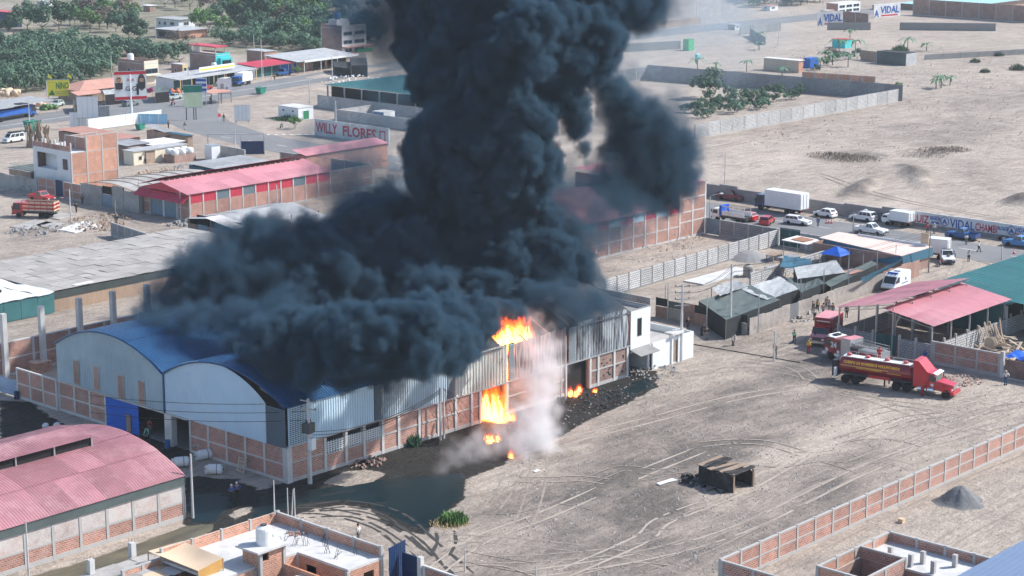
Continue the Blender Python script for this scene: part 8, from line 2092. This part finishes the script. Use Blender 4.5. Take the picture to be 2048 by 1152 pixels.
def person_meshes(kind):
 J = pose(kind)
 names = ['pel', 'spi', 'che', 'nec', 'hea', 'top'] + [a + s for s in 'lr' for a in ('sh', 'el', 'wr', 'hi', 'kn', 'an', 'to')]
 R0 = dict(pel=.125, spi=.115, che=.135, nec=.052, hea=.092, top=.07, sh=.06, el=.042, wr=.03, hi=.085, kn=.056, an=.04, to=.036)
 E0 = [('pel', 'spi'), ('spi', 'che'), ('che', 'nec'), ('nec', 'hea'), ('hea', 'top')]
 for s in 'lr': E0 += [('che', 'sh' + s), ('sh' + s, 'el' + s), ('el' + s, 'wr' + s), ('pel', 'hi' + s), ('hi' + s, 'kn' + s), ('kn' + s, 'an' + s), ('an' + s, 'to' + s)]
 def build(nm, keep, grow, extra=None, fin=False):
  ns = [n for n in names if n in keep]
  v = [J[n].copy() for n in ns]
  r = [(R0.get(n) or R0[n[:-1]]) * 1.0 + grow for n in ns]
  e = [(ns.index(a), ns.index(b_)) for a, b_ in E0 if a in ns and b_ in ns]
  if fin:
   for s, y in (('l', 1), ('r', -1)):
    d = (J['wr' + s] - J['el' + s]).normalized()
    side = Vector((0, 0, 1)).cross(d)
    side = (side.normalized() if side.length > .1 else Vector((1, 0, 0)))
    pl = J['wr' + s] + d * .08
    v.append(pl); r.append(.03); e.append((ns.index('wr' + s), len(v) - 1))
    pi_ = len(v) - 1
    for k, L in enumerate((.075, .095, .1, .09, .07)):
     q = side * (.022 * (k - 2)) if k else side * -.05
     v.append(pl + d * (L if k else .03) + q); r.append(.0085); e.append((pi_, len(v) - 1))
   h = J['hea']
   for q, rr in (((.095, 0, -.01), .018), ((0, .088, 0), .02), ((0, -.088, 0), .02)):
    v.append(h + Vector(q)); r.append(rr); e.append((ns.index('hea'), len(v) - 1))
  return skinmesh(nm, v, e, r)
 body = build('body', names, 0, fin=True)
 top_ = build('shirt', ['pel', 'spi', 'che', 'shl', 'shr', 'ell', 'elr', 'wrl', 'wrr'], .022)
 low = build('trousers', ['pel', 'hil', 'hir', 'knl', 'knr', 'anl', 'anr'], .024)
 h = J['hea']
 hair = MB().lathe([(.112, -.02), (.116, .04), (.1, .1), (.06, .135), (.01, .145)], 10, (h.x - .012, h.y, h.z + .01))
 hm_ = bpy.data.meshes.new('hair')
 hm_.from_pydata(hair.v, [], hair.f)
 sh = MB()
 for s in 'lr':
  a, b_ = J['an' + s], J['to' + s]
  sh.box(a.x - .07, a.y - .055, a.z - .08, b_.x + .05, a.y + .06, a.z + .03)
 sm2 = bpy.data.meshes.new('shoe')
 sm2.from_pydata(sh.v, [], sh.f)
 return body, top_, low, hm_, sm2
_pm = {k: person_meshes(k) for k in ('stand', 'walk', 'akimbo', 'hold', 'lean', 'sit')}
cloth = {}
def cl_(name, c, r=.8):
 if name not in cloth: cloth[name] = M(name + ' cloth', c, rough=r, var=.12, sc_=3)
 return cloth[name]
CW, CK, CB, CR, CY, CG, CN, CT, CJ = cl_('white', (.66, .66, .66)), cl_('black', (.018, .018, .02)), cl_('blue', (.03, .10, .34)), cl_('red', (.48, .015, .025)), cl_('yellow', (.65, .40, .03)), cl_('mint', (.22, .55, .42)), cl_('grey', (.17, .17, .18)), cl_('tan', (.36, .27, .2)), cl_('jeans', (.05, .10, .19))
def person(label, px, py, rz, kind, top_, low, hat=None, z=0.0, hatname='hair', s=1.0, group=None):
 p = P(px, py, z)
 b_, t_, l_, h_, s_ = _pm[kind]
 r = thing('person', label, 'person', (p.x, p.y, z), rz, group)
 r.scale = (s, s, s)
 for nm, me, mt in (('body', b_, skin), ('shirt', t_, top_), ('trousers', l_, low), (hatname, h_, hat or hair_m), ('shoes', s_, ink_dark)):
  o = link(bpy.data.objects.new(nm, me), r)
  if not len(me.materials): me.materials.append(mt)
  setmat(o, mt)
 return r
TOC = YAW + PI
for a in (
 ('firefighter in yellow jacket and red trousers with raised hands in front of the rescue truck', 1617, 707, TOC, 'hold', CY, CR, CY, 0, 'helmet'),
 ('person in mint green top beside the bonnet of the rescue truck', 1629, 692, TOC + 1, 'stand', CG, CN),
 ('person in black with mint vest walking on the dirt street', 1588, 686, TOC, 'walk', CG, CK),
 ('firefighter in dark gear walking by the thin white yard pole', 1550, 713, TOC, 'walk', CN, CK, CN, 0, 'helmet'),
 ('firefighter in red suit standing behind the tank trailer', 1711, 745, TOC - .4, 'stand', CR, CR, CR, 0, 'helmet'),
 ('firefighter in dark suit with white boots beside the red suited one', 1701, 744, TOC + .3, 'lean', CN, CK, CW, 0, 'helmet'),
 ('firefighter in red bending at the tractor rear wheels', 1844, 792, TOC + 1.6, 'lean', CR, CR, CR, 0, 'helmet'),
 ('firefighter in red on top of the fire engine body', 1758, 722, TOC, 'hold', CR, CR, CR, 2.2, 'helmet'),
 ('person in blue overalls by the grey block wall', 1849, 728, TOC + .5, 'hold', CB, CB, CB, 0, 'cap'),
 ('person in white shirt and jeans facing the brown gate', 2011, 770, YAW, 'akimbo', CW, CJ, CW, 0, 'cap'),
 ('person in black leaning by the brown gate edge', 2004, 752, TOC, 'stand', CK, CK),
 ('onlooker in yellow shirt by the board fence', 1635, 624, TOC, 'stand', CY, CK),
 ('onlooker in white top at the front of the fence group', 1629, 640, TOC + .3, 'stand', CW, CK),
 ('onlooker in dark clothes left of the yellow shirt', 1625, 627, TOC - .4, 'stand', CK, CN),
 ('onlooker in grey standing between the fence group and the rescue truck', 1646, 631, TOC + .6, 'akimbo', CN, CJ),
 ('onlooker in brown walking behind the fence group', 1654, 618, TOC, 'walk', CT, CN),
 ('onlooker in dark shirt just left of the open shed', 1665, 631, TOC + .2, 'stand', CK, CJ),
 ('onlooker in pale shirt beside the rescue truck box', 1658, 625, TOC - .2, 'stand', CW, CN),
 ('onlooker in black seen through the open shed corner', 1693, 635, TOC, 'stand', CK, CK),
 ('firefighter in black at the foot of the crossarm pole, left', 1376, 660, TOC, 'walk', CK, CK, CN, 0, 'helmet'),
 ('firefighter in black crouching toward a companion by the low fence', 1403, 671, TOC + .8, 'lean', CK, CK, CN, 0, 'helmet'),
 ('firefighter in dark gear standing right of the crouching one', 1413, 679, TOC, 'stand', CK, CN, CN, 0, 'helmet'),
 ('firefighter in white vest pulling a hose on the dirt street', 1466, 691, TOC + .4, 'lean', CW, CK, CN, 0, 'helmet'),
 ('person in dark uniform at the bonnet of the white pickup', 1896, 527, TOC, 'hold', CN, CK),
 ('person in blue shirt at the door of the white pickup', 1907, 525, YAW, 'stand', CB, CJ),
 ('person in white shirt and black trousers on the street corner', 1937, 523, TOC, 'stand', CW, CK),
 ('person in white shirt and black trousers walking on the asphalt', 1957, 504, TOC + .9, 'walk', CW, CK),
 ('person in pale shirt standing in the road before the deep blue pickup', 1932, 489, TOC, 'hold', CW, CN),
 ('person in dark red by the slogan wall', 1854, 467, TOC, 'walk', CR, CK),
 ('person in white with helmet beside the dark motorcycle at the slogan wall', 1868, 467, TOC, 'stand', CW, CN, CW, 0, 'helmet'),
 ('person in light blue directing traffic beside the cones', 1636, 453, TOC, 'stand', CB, CJ),
 ('person in black near the blue gate on the lane', 165, 408, TOC, 'stand', CK, CK),
 ('person in black walking near the red cattle lorry', 153, 424, TOC, 'walk', CK, CK),
 ('person in dark clothes standing at the end of the short block wall', 233, 449, TOC, 'stand', CK, CN),
 ('person in grey walking at the junction, left', 337, 256, TOC, 'walk', CN, CK),
 ('person in white trousers standing at the junction kerb, right', 370, 260, TOC, 'stand', CK, CW),
 ('person standing on open sand beside the small red marker', 448, 243, TOC, 'stand', CK, CT),
 ('person waiting under the bus shelter roof', 421, 207, TOC, 'stand', CK, CN),
 ('person in yellow before the red roofed stalls', 549, 160, TOC, 'stand', CY, CK),
 ('person in black and blue with helmet by the dark pool, lower left', 464, 1003, TOC - .6, 'hold', CB, CK, CW, 0, 'helmet'),
 ('person in dark blue with light helmet by the dark pool, upper right', 474, 998, TOC + .2, 'akimbo', CB, CK, CW, 0, 'helmet'),
 ('person in blue overalls stooping beside the blue shutter door', 277, 866, TOC + .5, 'lean', CB, CB),
 ('person in dark red at the mouth of the dark doorway', 300, 868, TOC, 'stand', CR, CN),
 ('person in dark green sitting low at the middle door column', 298, 880, TOC - .5, 'lean', CG, CK),
 ('person in grey inside the narrow doorway', 353, 878, TOC, 'stand', CN, CK),
 ('person in white near the house parapet on the yard', 717, 1084, YAW + 1, 'stand', CW, CN),
 ('rider in dark clothes on the motorcycle at the junction', 346, 211, PI + .4, 'sit', CK, CK, CR, -.17, 'helmet')):
 person(*a)
mk = thing('road_marker', 'small red and white marker post on open sand', 'marker', P(439, 244))
part('post', MB().tube([(0, 0, 0), (0, 0, 1.8)], .05, 6), white, mk)
part('marker_board', MB().box(-.35, -.05, 1.2, .35, .05, 1.9), ink_red, mk)
# ---- smoke, steam and flames: density grids built from clustered puffs
def RAY(px, py, f):            # (right, forward, up) of the point seen at a pixel, f metres ahead of the camera
 a, b_ = (px - 1024) / F, (576 - py) / F
 if f < 60: f = (CH - f) * (_cp + b_ * _sp) / (_sp - b_ * _cp)      # a height instead of a distance
 return np.array([a * f / (_cp + b_ * _sp), f, CH + (-_sp + b_ * _cp) * f / (_cp + b_ * _sp)])
class Grid:
 def __init__(s, lo, hi, vox):
  s.lo = np.array(lo, float)
  s.n = np.ceil((np.array(hi) - s.lo) / vox).astype(int) + 1
  s.v = vox
  s.hi = s.lo + (s.n - 1) * vox
  s.d = np.zeros(s.n[::-1], np.float32)
  s.balls = []
 def puff(s, c, r, dens, edge, sq=1.0):
  ext = np.array([r, r, r * sq])
  a = np.maximum(np.floor((c - ext - s.lo) / s.v).astype(int), 0)
  b_ = np.minimum(np.ceil((c + ext - s.lo) / s.v).astype(int) + 1, s.n)
  if (b_ <= a).any(): return
  X, Y, Z = [s.lo[i] + np.arange(a[i], b_[i]) * s.v - c[i] for i in range(3)]
  q = np.sqrt(X[None, None, :] ** 2 + Y[None, :, None] ** 2 + (Z[:, None, None] / sq) ** 2)
  t = np.clip((r - q) / edge, 0, 1)
  t = t * t * (3 - 2 * t) * dens
  S = s.d[a[2]:b_[2], a[1]:b_[1], a[0]:b_[0]]
  np.maximum(S, t, out=S)
 def cluster(s, c, r, dens, edge, n1=34, n2=12, k=(.22, .5)):
  s.puff(c, r * .88, dens, max(edge, s.v * 1.5))
  if edge < 1.5: s.balls.append((c, r))
  for i in range(n1):
   u = rng.normal(size=3); u /= np.linalg.norm(u)
   r1 = r * rng.uniform(*k)
   c1 = c + u * (r * .98 - r1 * .45)
   dd = dens * rng.uniform(.75, 1.0)
   s.puff(c1, r1, dd, max(edge * .7, s.v * 1.3))
   for j in range(n2):
    w = rng.normal(size=3); w = w / np.linalg.norm(w) + u * .6; w /= np.linalg.norm(w)
    r2 = r1 * rng.uniform(.2, .5)
    s.puff(c1 + w * (r1 - r2 * .35), r2, dd, max(edge * .5, s.v * 1.3))
def volume(name, g, mt, parent, warp=2.0, nscale=.4, stretch=(1, 1, 1), detail=4):
 N = int(g.n.prod())
 me = bpy.data.meshes.new(name)
 me.vertices.add(N)
 me.attributes.new('grid_density', 'FLOAT', 'POINT').data.foreach_set('value', g.d.ravel())
 o = link(bpy.data.objects.new(name, me), parent, (0, 0, 0), YAW - PI / 2)
 ng = bpy.data.node_groups.new(name, 'GeometryNodeTree')
 ng.interface.new_socket('Geometry', in_out='INPUT', socket_type='NodeSocketGeometry')
 ng.interface.new_socket('Geometry', in_out='OUTPUT', socket_type='NodeSocketGeometry')
 vm = lambda op, a, b_=None: nd(ng, 'ShaderNodeVectorMath', {0: a, **({1: b_} if b_ is not None else {})}, operation=op).outputs[0]
 gi, go = ng.nodes.new('NodeGroupInput'), ng.nodes.new('NodeGroupOutput')
 pos = ng.nodes.new('GeometryNodeInputPosition').outputs[0]
 nz = nd(ng, 'ShaderNodeTexNoise', {'Vector': vm('MULTIPLY', pos, stretch), 'Scale': nscale, 'Detail': detail, 'Roughness': .62})
 q = vm('ADD', pos, vm('MULTIPLY', vm('SUBTRACT', nz.outputs['Color'], (.5, .5, .5)), (warp,) * 3))
 q = vm('MULTIPLY', vm('SUBTRACT', q, tuple(g.lo)), (1 / g.v,) * 3)
 q = vm('MINIMUM', vm('MAXIMUM', vm('FLOOR', vm('ADD', q, (.5,) * 3)), (0, 0, 0)), tuple(float(x - 1) for x in g.n))
 s = nd(ng, 'ShaderNodeSeparateXYZ', {0: q})
 idx = mth(ng, 'ADD', s.outputs[0], mth(ng, 'MULTIPLY', mth(ng, 'ADD', s.outputs[1], mth(ng, 'MULTIPLY', s.outputs[2], float(g.n[1]))), float(g.n[0])))
 si = ng.nodes.new('GeometryNodeSampleIndex')
 na = ng.nodes.new('GeometryNodeInputNamedAttribute')
 na.inputs[0].default_value = 'grid_density'
 ng.links.new(gi.outputs[0], si.inputs[0])
 ng.links.new(na.outputs[0], si.inputs['Value'])
 ng.links.new(idx, si.inputs['Index'])
 vc = ng.nodes.new('GeometryNodeVolumeCube')
 ng.links.new(si.outputs[0], vc.inputs['Density'])
 vc.inputs['Min'].default_value, vc.inputs['Max'].default_value = tuple(g.lo), tuple(g.hi)
 for i, a in enumerate('XYZ'): vc.inputs['Resolution ' + a].default_value = int(g.n[i])
 sm = ng.nodes.new('GeometryNodeSetMaterial')
 sm.inputs['Material'].default_value = mt
 ng.links.new(vc.outputs[0], sm.inputs[0])
 ng.links.new(sm.outputs[0], go.inputs[0])
 o.modifiers.new('density', 'NODES').node_group = ng
 me.materials.append(mt)
 o['kind'] = 'stuff'
 return o
def volmat(name, col, dens, emit=None, aniso=0.0):
 m = bpy.data.materials.new(name)
 m.use_nodes = True
 nt = m.node_tree
 nt.nodes.remove(nt.nodes['Principled BSDF'])
 pv = nd(nt, 'ShaderNodeVolumePrincipled', {'Color': (*col, 1), 'Density': dens, 'Anisotropy': aniso})
 if emit:
  at = nd(nt, 'ShaderNodeAttribute', attribute_name='density')
  cr = nd(nt, 'ShaderNodeValToRGB', {0: at.outputs['Fac']})
  e = cr.color_ramp.elements
  for i, (p_, c_) in enumerate(emit[1]):
   k = e[i] if i < 2 else e.new(p_)
   k.position, k.color = p_, (*c_, 1)
  nt.links.new(cr.outputs[0], pv.inputs['Emission Color'])
  nt.links.new(mth(nt, 'MULTIPLY', at.outputs['Fac'], emit[0]), pv.inputs['Emission Strength'])
 nt.links.new(pv.outputs[0], nt.nodes['Material Output'].inputs['Volume'])
 return m
def ico(c, r, mb, nz=.12):
 v = []
 n, k = 8, 12
 for i in range(n + 1):
  for j in range(k):
   t, a = PI * i / n, 2 * PI * j / k
   q = r * (1 + rng.uniform(-nz, nz))
   v.append((c[0] + q * math.sin(t) * math.cos(a), c[1] + q * math.sin(t) * math.sin(a), c[2] + q * math.cos(t)))
 mb.add(v, [(i * k + j, (i + 1) * k + j, (i + 1) * k + (j + 1) % k, i * k + (j + 1) % k) for i in range(n) for j in range(k)])
HARD = [(900, 610, 110, 235), (1000, 575, 115, 236), (1085, 560, 95, 232), (960, 480, 125, 238), (1040, 455, 90, 238), (905, 520, 90, 240),
  (960, 312, 128, 235), (885, 270, 72, 232), (1033, 338, 82, 234), (955, 372, 70, 231), (870, 335, 55, 238), (1010, 262, 88, 232),
  (1000, 160, 125, 238), (905, 130, 92, 238), (1085, 85, 120, 240), (1182, 75, 62, 238), (1150, 110, 75, 240), (1010, 10, 150, 242), (880, 30, 100, 244), (1160, 0, 85, 244), (1060, 60, 60, 228), (1075, 130, 34, 227),
  (1128, 200, 46, 236), (1156, 250, 34, 236), (1167, 298, 20, 236), (1172, 325, 11, 236),
  (540, 690, 52, 13), (600, 660, 56, 14), (650, 680, 66, 14), (740, 680, 78, 15), (825, 670, 80, 15), (690, 722, 48, 13), (790, 712, 48, 13), (500, 715, 34, 11), (560, 728, 38, 11.5), (620, 745, 38, 11.5), (690, 752, 36, 11), (760, 740, 38, 11), (830, 722, 38, 11), (895, 690, 55, 13), (900, 712, 42, 10.5), (940, 695, 34, 10), (470, 690, 30, 11), (945, 645, 56, 11), (1010, 640, 46, 9), (985, 600, 60, 9),
  (640, 565, 90, 222), (760, 570, 110, 228), (840, 612, 88, 225), (850, 540, 100, 232), (1100, 612, 55, 226), (940, 655, 50, 218), (560, 600, 60, 222), (1000, 500, 60, 232), (870, 585, 50, 218),
  (880, 640, 60, 14), (520, 665, 40, 12), (1060, 610, 48, 9)]
SOFT = [(278, 640, 30, 10.5), (318, 642, 40, 11), (370, 642, 44, 11.5), (430, 642, 48, 12), (490, 638, 50, 12), (545, 640, 50, 12.5), (300, 655, 24, 10), (350, 660, 24, 10.3), (400, 662, 26, 10.6), (330, 600, 50, 217), (290, 635, 34, 214), (400, 555, 70, 219), (455, 520, 70, 222), (520, 500, 76, 226), (370, 640, 40, 213), (440, 650, 40, 213), (1095, 625, 42, 9), (1130, 605, 48, 10), (1190, 600, 38, 10), (1230, 590, 28, 10), (1125, 645, 30, 9), (1160, 630, 36, 9.5), (1210, 615, 28, 9.5), (1085, 600, 50, 9), (275, 640, 22, 214), (310, 650, 26, 213), (380, 640, 30, 213), (300, 622, 34, 216), (345, 610, 50, 216), (410, 590, 66, 218), (470, 560, 76, 219), (540, 540, 84, 221), (430, 630, 44, 216), (500, 620, 60, 217), (580, 615, 50, 214), (770, 400, 50, 248), (1150, 575, 62, 232), (1170, 620, 34, 226), (1120, 500, 66, 236),
  (1290, 2, 66, 245), (1230, -14, 80, 244), (620, 500, 76, 228), (700, 480, 84, 232), (520, 480, 50, 226), (790, 450, 70, 238)]
LOBE = [(1215, 175, 40, 247), (1250, 200, 44, 249), (1250, 385, 48, 253), (1325, 398, 42, 253), (1370, 375, 34, 253), (1210, 370, 40, 252), (1372, 310, 36, 254), (1300, 312, 80, 254), (1275, 250, 62, 252), (1335, 350, 56, 254), (1345, 290, 50, 253), (1290, 375, 48, 253), (1240, 290, 44, 252), (1230, 220, 40, 250)]
GREY = [(700, 372, 62, 250), (662, 340, 46, 252), (745, 400, 60, 248), (730, 330, 50, 250), (665, 405, 36, 250), (1300, 312, 88, 254), (1275, 255, 68, 252), (1335, 350, 58, 254), (1255, 335, 56, 254), (1345, 290, 56, 253), (1355, 335, 50, 253), (1310, 385, 50, 253), (1300, 240, 70, 252), (1150, 470, 60, 238), (1195, 425, 50, 240), (1115, 430, 60, 240), (1225, 480, 36, 236), (640, 380, 46, 250), (790, 360, 50, 248)]
WISP = [(760, 40, 100, 246), (800, 30, 80, 246), (730, 60, 60, 246), (300, 590, 50, 216), (360, 560, 60, 218), (280, 625, 36, 213), (420, 510, 60, 222), (480, 470, 60, 226), (560, 450, 60, 228), (1180, 390, 80, 246), (1240, 440, 70, 243), (1130, 400, 80, 246), (1295, 430, 46, 244), (1200, 340, 60, 248), (1170, 520, 60, 236), (770, 50, 80, 246), (725, 25, 55, 246), (705, 70, 40, 250), (800, 110, 50, 246), (840, 60, 60, 246), (1180, 430, 60, 246), (1250, 410, 56, 246), (1150, 470, 50, 240), (1290, 450, 40, 244), (1080, 420, 60, 240), (1200, 420, 80, 246), (1110, 430, 60, 246), (1150, 360, 60, 246), (1230, 470, 50, 240), (640, 260, 60, 262), (760, 250, 60, 262), (700, 300, 50, 258), (780, 160, 60, 252), (1205, 612, 34, 218), (1180, 480, 60, 236), (1240, 60, 60, 250), (1240, 160, 50, 256), (820, 480, 80, 244), (700, 440, 60, 240)]
g = Grid((-57, 174, 4), (35, 262, 50), .32)
PXM = 16.5
for x, y, r, f in HARD: g.cluster(RAY(x, y, f), r / PXM * RAY(x, y, f)[1] / 233, 1.0, .7, 44, 14, (.17, .42))
for x, y, r, f in SOFT: g.cluster(RAY(x, y, f), r / PXM * RAY(x, y, f)[1] / 233, .6, 2.2, 34, 9)
for x, y, r, f in GREY: g.cluster(RAY(x, y, f), r / PXM * f / 233 * 1.15, .25, 4.5, 34, 6)
for x, y, r, f in LOBE: g.cluster(RAY(x, y, f), r / PXM * f / 233, .9, 1.9, 40, 10, (.18, .45))
for x, y, r, f in [(770, 30, 90, 247), (815, 80, 70, 247), (735, 55, 60, 249), (840, 20, 80, 247), (710, 15, 46, 250), (1330, 10, 60, 247), (1290, 30, 60, 247)]: g.cluster(RAY(x, y, f), r / PXM * f / 233, .16, 4.0, 26, 6)
for x, y, r, f in WISP: g.cluster(RAY(x, y, f), r / PXM * f / 233, .1, 3.5, 22, 4, (.3, .6))
smoke = thing('smoke_plume', 'towering plume of dense black smoke boiling off the burning warehouse roof', 'smoke')
volume('billow', g, volmat('black smoke', (.07, .138, .205), 2.7), smoke, 2.5, .55, detail=6)
mb = MB()
for c, r in g.balls:
 if r > 2.2: ico(c, r * .6, mb)
part('dense_core', mb, M('soot', (.02, .028, .034), rough=1, spec=0), smoke, (0, 0, 0), YAW - PI / 2, smooth=True)['kind'] = 'stuff'
g2 = Grid((-20, 330, 2), (150, 560, 60), 3.0)
for x, y, r, f in [(1400, 40, 90, 430), (1330, 60, 90, 420), (1470, 60, 100, 440), (1380, 100, 90, 430), (1560, 70, 90, 470), (1480, 130, 60, 450), (1280, 110, 90, 400), (1640, 60, 60, 480), (1440, 10, 120, 450), (1700, 110, 60, 470), (1850, 120, 50, 480), (1320, 170, 70, 400), (1560, -10, 90, 480)]:
 g2.cluster(RAY(x, y, f), r / 9.0, 1.0 if x < 1500 else .55, 8, 14, 4)
tag(volume('drifting_smoke', g2, volmat('thin smoke', (.45, .58, .69), .03), None, 9, .06), 'thin blue grey smoke drifting across the highway and far fields', 'smoke', None, 'stuff')
g3 = Grid((-12, 178, 0), (12, 226, 17), .32)
for x, y, r, z in [(1078, 880, 34, 1.2), (1072, 845, 34, 2.2), (1080, 810, 32, 3.6), (1075, 770, 32, 5), (1085, 735, 28, 6.6), (1070, 700, 26, 8), (1095, 690, 24, 8.4), (1055, 870, 30, 1), (1030, 885, 28, .8), (1040, 850, 26, 1.8), (1000, 895, 24, .8), (970, 905, 22, .7), (945, 890, 18, 1.4), (940, 915, 18, .6), (1010, 870, 20, 1.6), (1060, 910, 16, .6), (915, 925, 16, .5), (885, 938, 16, .5), (1050, 760, 26, 5), (1100, 780, 26, 4.5), (1060, 670, 24, 9.5), (1085, 665, 20, 10), (1000, 860, 24, 1.6), (960, 880, 22, 1.2), (1020, 830, 22, 2.6), (905, 915, 18, .8), (1095, 840, 22, 2), (1100, 740, 26, 6), (1105, 700, 22, 8.5), (1065, 640, 20, 11), (1040, 900, 26, .8), (930, 900, 22, 1)]:
 p = P(x, y, z)
 f = p.x * math.cos(YAW) + p.y * math.sin(YAW)
 g3.cluster(np.array([p.dot(RGT), f, z]), r / 13.0, 1.0 if r > 24 else .6, 1.5, 24, 7)
tag(volume('steam', g3, volmat('steam', (.985, .97, .985), .55), None, 1.6, .7), 'white steam rising where water hits the burning doorway', 'steam', None, 'stuff')
FIRE = (60.0, [(.0, (.30, .015, .0)), (1.0, (1.0, .62, .16)), (.3, (.8, .09, .005)), (.6, (1.0, .30, .02))])
def flames(label, pts, lo, hi, vox, strength, name='flames', core=True):
 """pts: (world point, width, height, intensity); each tongue is a rising string of shrinking puffs."""
 g = Grid(lo, hi, vox)
 t = thing(name, label, 'fire')
 mb = MB()
 for p, w, h, k in pts:
  for q in range(16):
   c0 = np.array([p.dot(RGT), p.x * math.cos(YAW) + p.y * math.sin(YAW), p.z]) + np.array([rng.uniform(-.5, .5) * w, rng.uniform(-.3, .3) * w, 0])
   hh = h * rng.uniform(.35, 1.0)
   for s in range(9):
    f_ = s / 8
    g.puff(c0 + np.array([.16 * w * math.sin(f_ * 5 + q), 0, hh * f_]), w * .36 * (1 - .8 * f_) + vox, k * (1 - .6 * f_), w * .42 * (1 - .8 * f_) + 1.5 * vox, 1.5)
  for q in range(3 if core else 0):
   c = np.array([p.dot(RGT), p.x * math.cos(YAW) + p.y * math.sin(YAW), p.z]) + np.array([rng.uniform(-.4, .4) * w, rng.uniform(-.2, .2) * w, 0])
   mb.tube([c + np.array([.12 * w * math.sin(4 * t + q), 0, h * .62 * t]) for t in (0, .25, .5, .75, 1)], w * .16, 7, .01)
 fm = volmat('flame ' + label[:12], (.4, .2, .1), .3, (strength, FIRE[1]))
 volume('flame_volume', g, fm, t, vox * 5, .9, (1, 1, .5), 3)
 if core and mb.v: part('flame_core', mb, EM('flame core', (1, .5, .1), 5), t, (0, 0, 0), YAW - PI / 2, smooth=True)
def loc3(p, m_): return (p.dot(RGT) - m_[0], p.x * math.cos(YAW) + p.y * math.sin(YAW) - m_[1], p.z - m_[2])
def flame_box(p, a, b_):
 c = np.array([p.dot(RGT), p.x * math.cos(YAW) + p.y * math.sin(YAW), p.z])
 return tuple(c - np.array(a)), tuple(c + np.array(b_))
q = Vector((WX + fx(1030) + 2.2, WY + 2.0, 6.8))
lo, hi = flame_box(q, (5, 4, 1), (5, 4, 6))
flames('roaring flames bursting through the warehouse roof edge', [(q + Vector((-1.6, 0, 0)), 1.6, 2.8, .8), (q + Vector((-.3, 0, 0)), 1.9, 3.4, 1), (q + Vector((1.0, .2, 0)), 1.7, 3.0, .9), (q + Vector((.2, -.4, -.2)), 1.8, 2.6, 1), (q + Vector((2.4, .4, 0)), 1.1, 3.0, .6), (q + Vector((-2.8, .6, .2)), 1.1, 3.4, .6), (q + Vector((-.6, 1.4, .2)), 2.4, 3.6, .9)], lo, hi, .16, 26)
q = Vector((WX + fx(985), WY + .3, .2))
lo, hi = flame_box(q, (3.5, 3.5, .5), (3.5, 3.5, 5))
flames('bright flames filling the burnt doorway in the brick wall', [(q + Vector((-1.0, 0, 0)), 1.2, 3.8, .8), (q, 1.3, 4.2, 1.0), (q + Vector((1.0, 0, 0)), 1.0, 3.4, .8), (q + Vector((.3, -.9, 0)), 1.0, 3.0, .7), (q + Vector((-.5, -1.6, -.2)), 1.3, 1.6, .9), (q + Vector((.8, -2.0, -.2)), 1.0, 1.2, .8), (q + Vector((-.5, -.8, -.2)), 1.2, 1.4, .9), (q + Vector((.4, -.9, -.2)), 1.0, 1.2, .8)], lo, hi, .14, 26)
q = P(1150, 790)
lo, hi = flame_box(q, (2.5, 2.5, .3), (2.5, 2.5, 3))
flames('small orange fire burning on the debris before the dark doorway', [(q + Vector((dx, dy, 0)), .4, 1.0, .75) for dx, dy in ((-.9, 0), (-.3, .3), (.3, -.1), (.9, .2), (1.4, .5), (-.5, -.5))], lo, hi, .1, 18)
q = P(985, 885)
lo, hi = flame_box(q, (2.2, 2.2, .3), (2.2, 2.2, 2.2))
flames('low flames on the charred heap inside the steam', [(q + Vector((dx, dy, 0)), .45, 1.1, .8) for dx, dy in ((-.5, 0), (.2, .2), (.6, -.2), (-.1, .6))], lo, hi, .1, 24)
q = P(1022, 916)
lo, hi = flame_box(q, (1, 1, .2), (1, 1, 1.2))
flames('tiny flame alone on the wet ground edge', [(q, .35, .7, .8)], lo, hi, .08, 60)
q = P(1190, 785)
lo, hi = flame_box(q, (1, 1, .2), (1, 1, 1.2))
flames('tiny ember fire right of the debris fire', [(q, .35, .5, .7)], lo, hi, .08, 60)
q = Vector((WX + fx(1022), WY + .4, WB + .3))
lo, hi = flame_box(q, (1.6, 1.6, .3), (1.6, 1.6, 4.6))
flames('flames glowing behind the louvre strip of the wall', [(q, .7, 3.8, .8), (q + Vector((.2, .2, 0)), .6, 3.2, .7)], lo, hi, .14, 24)
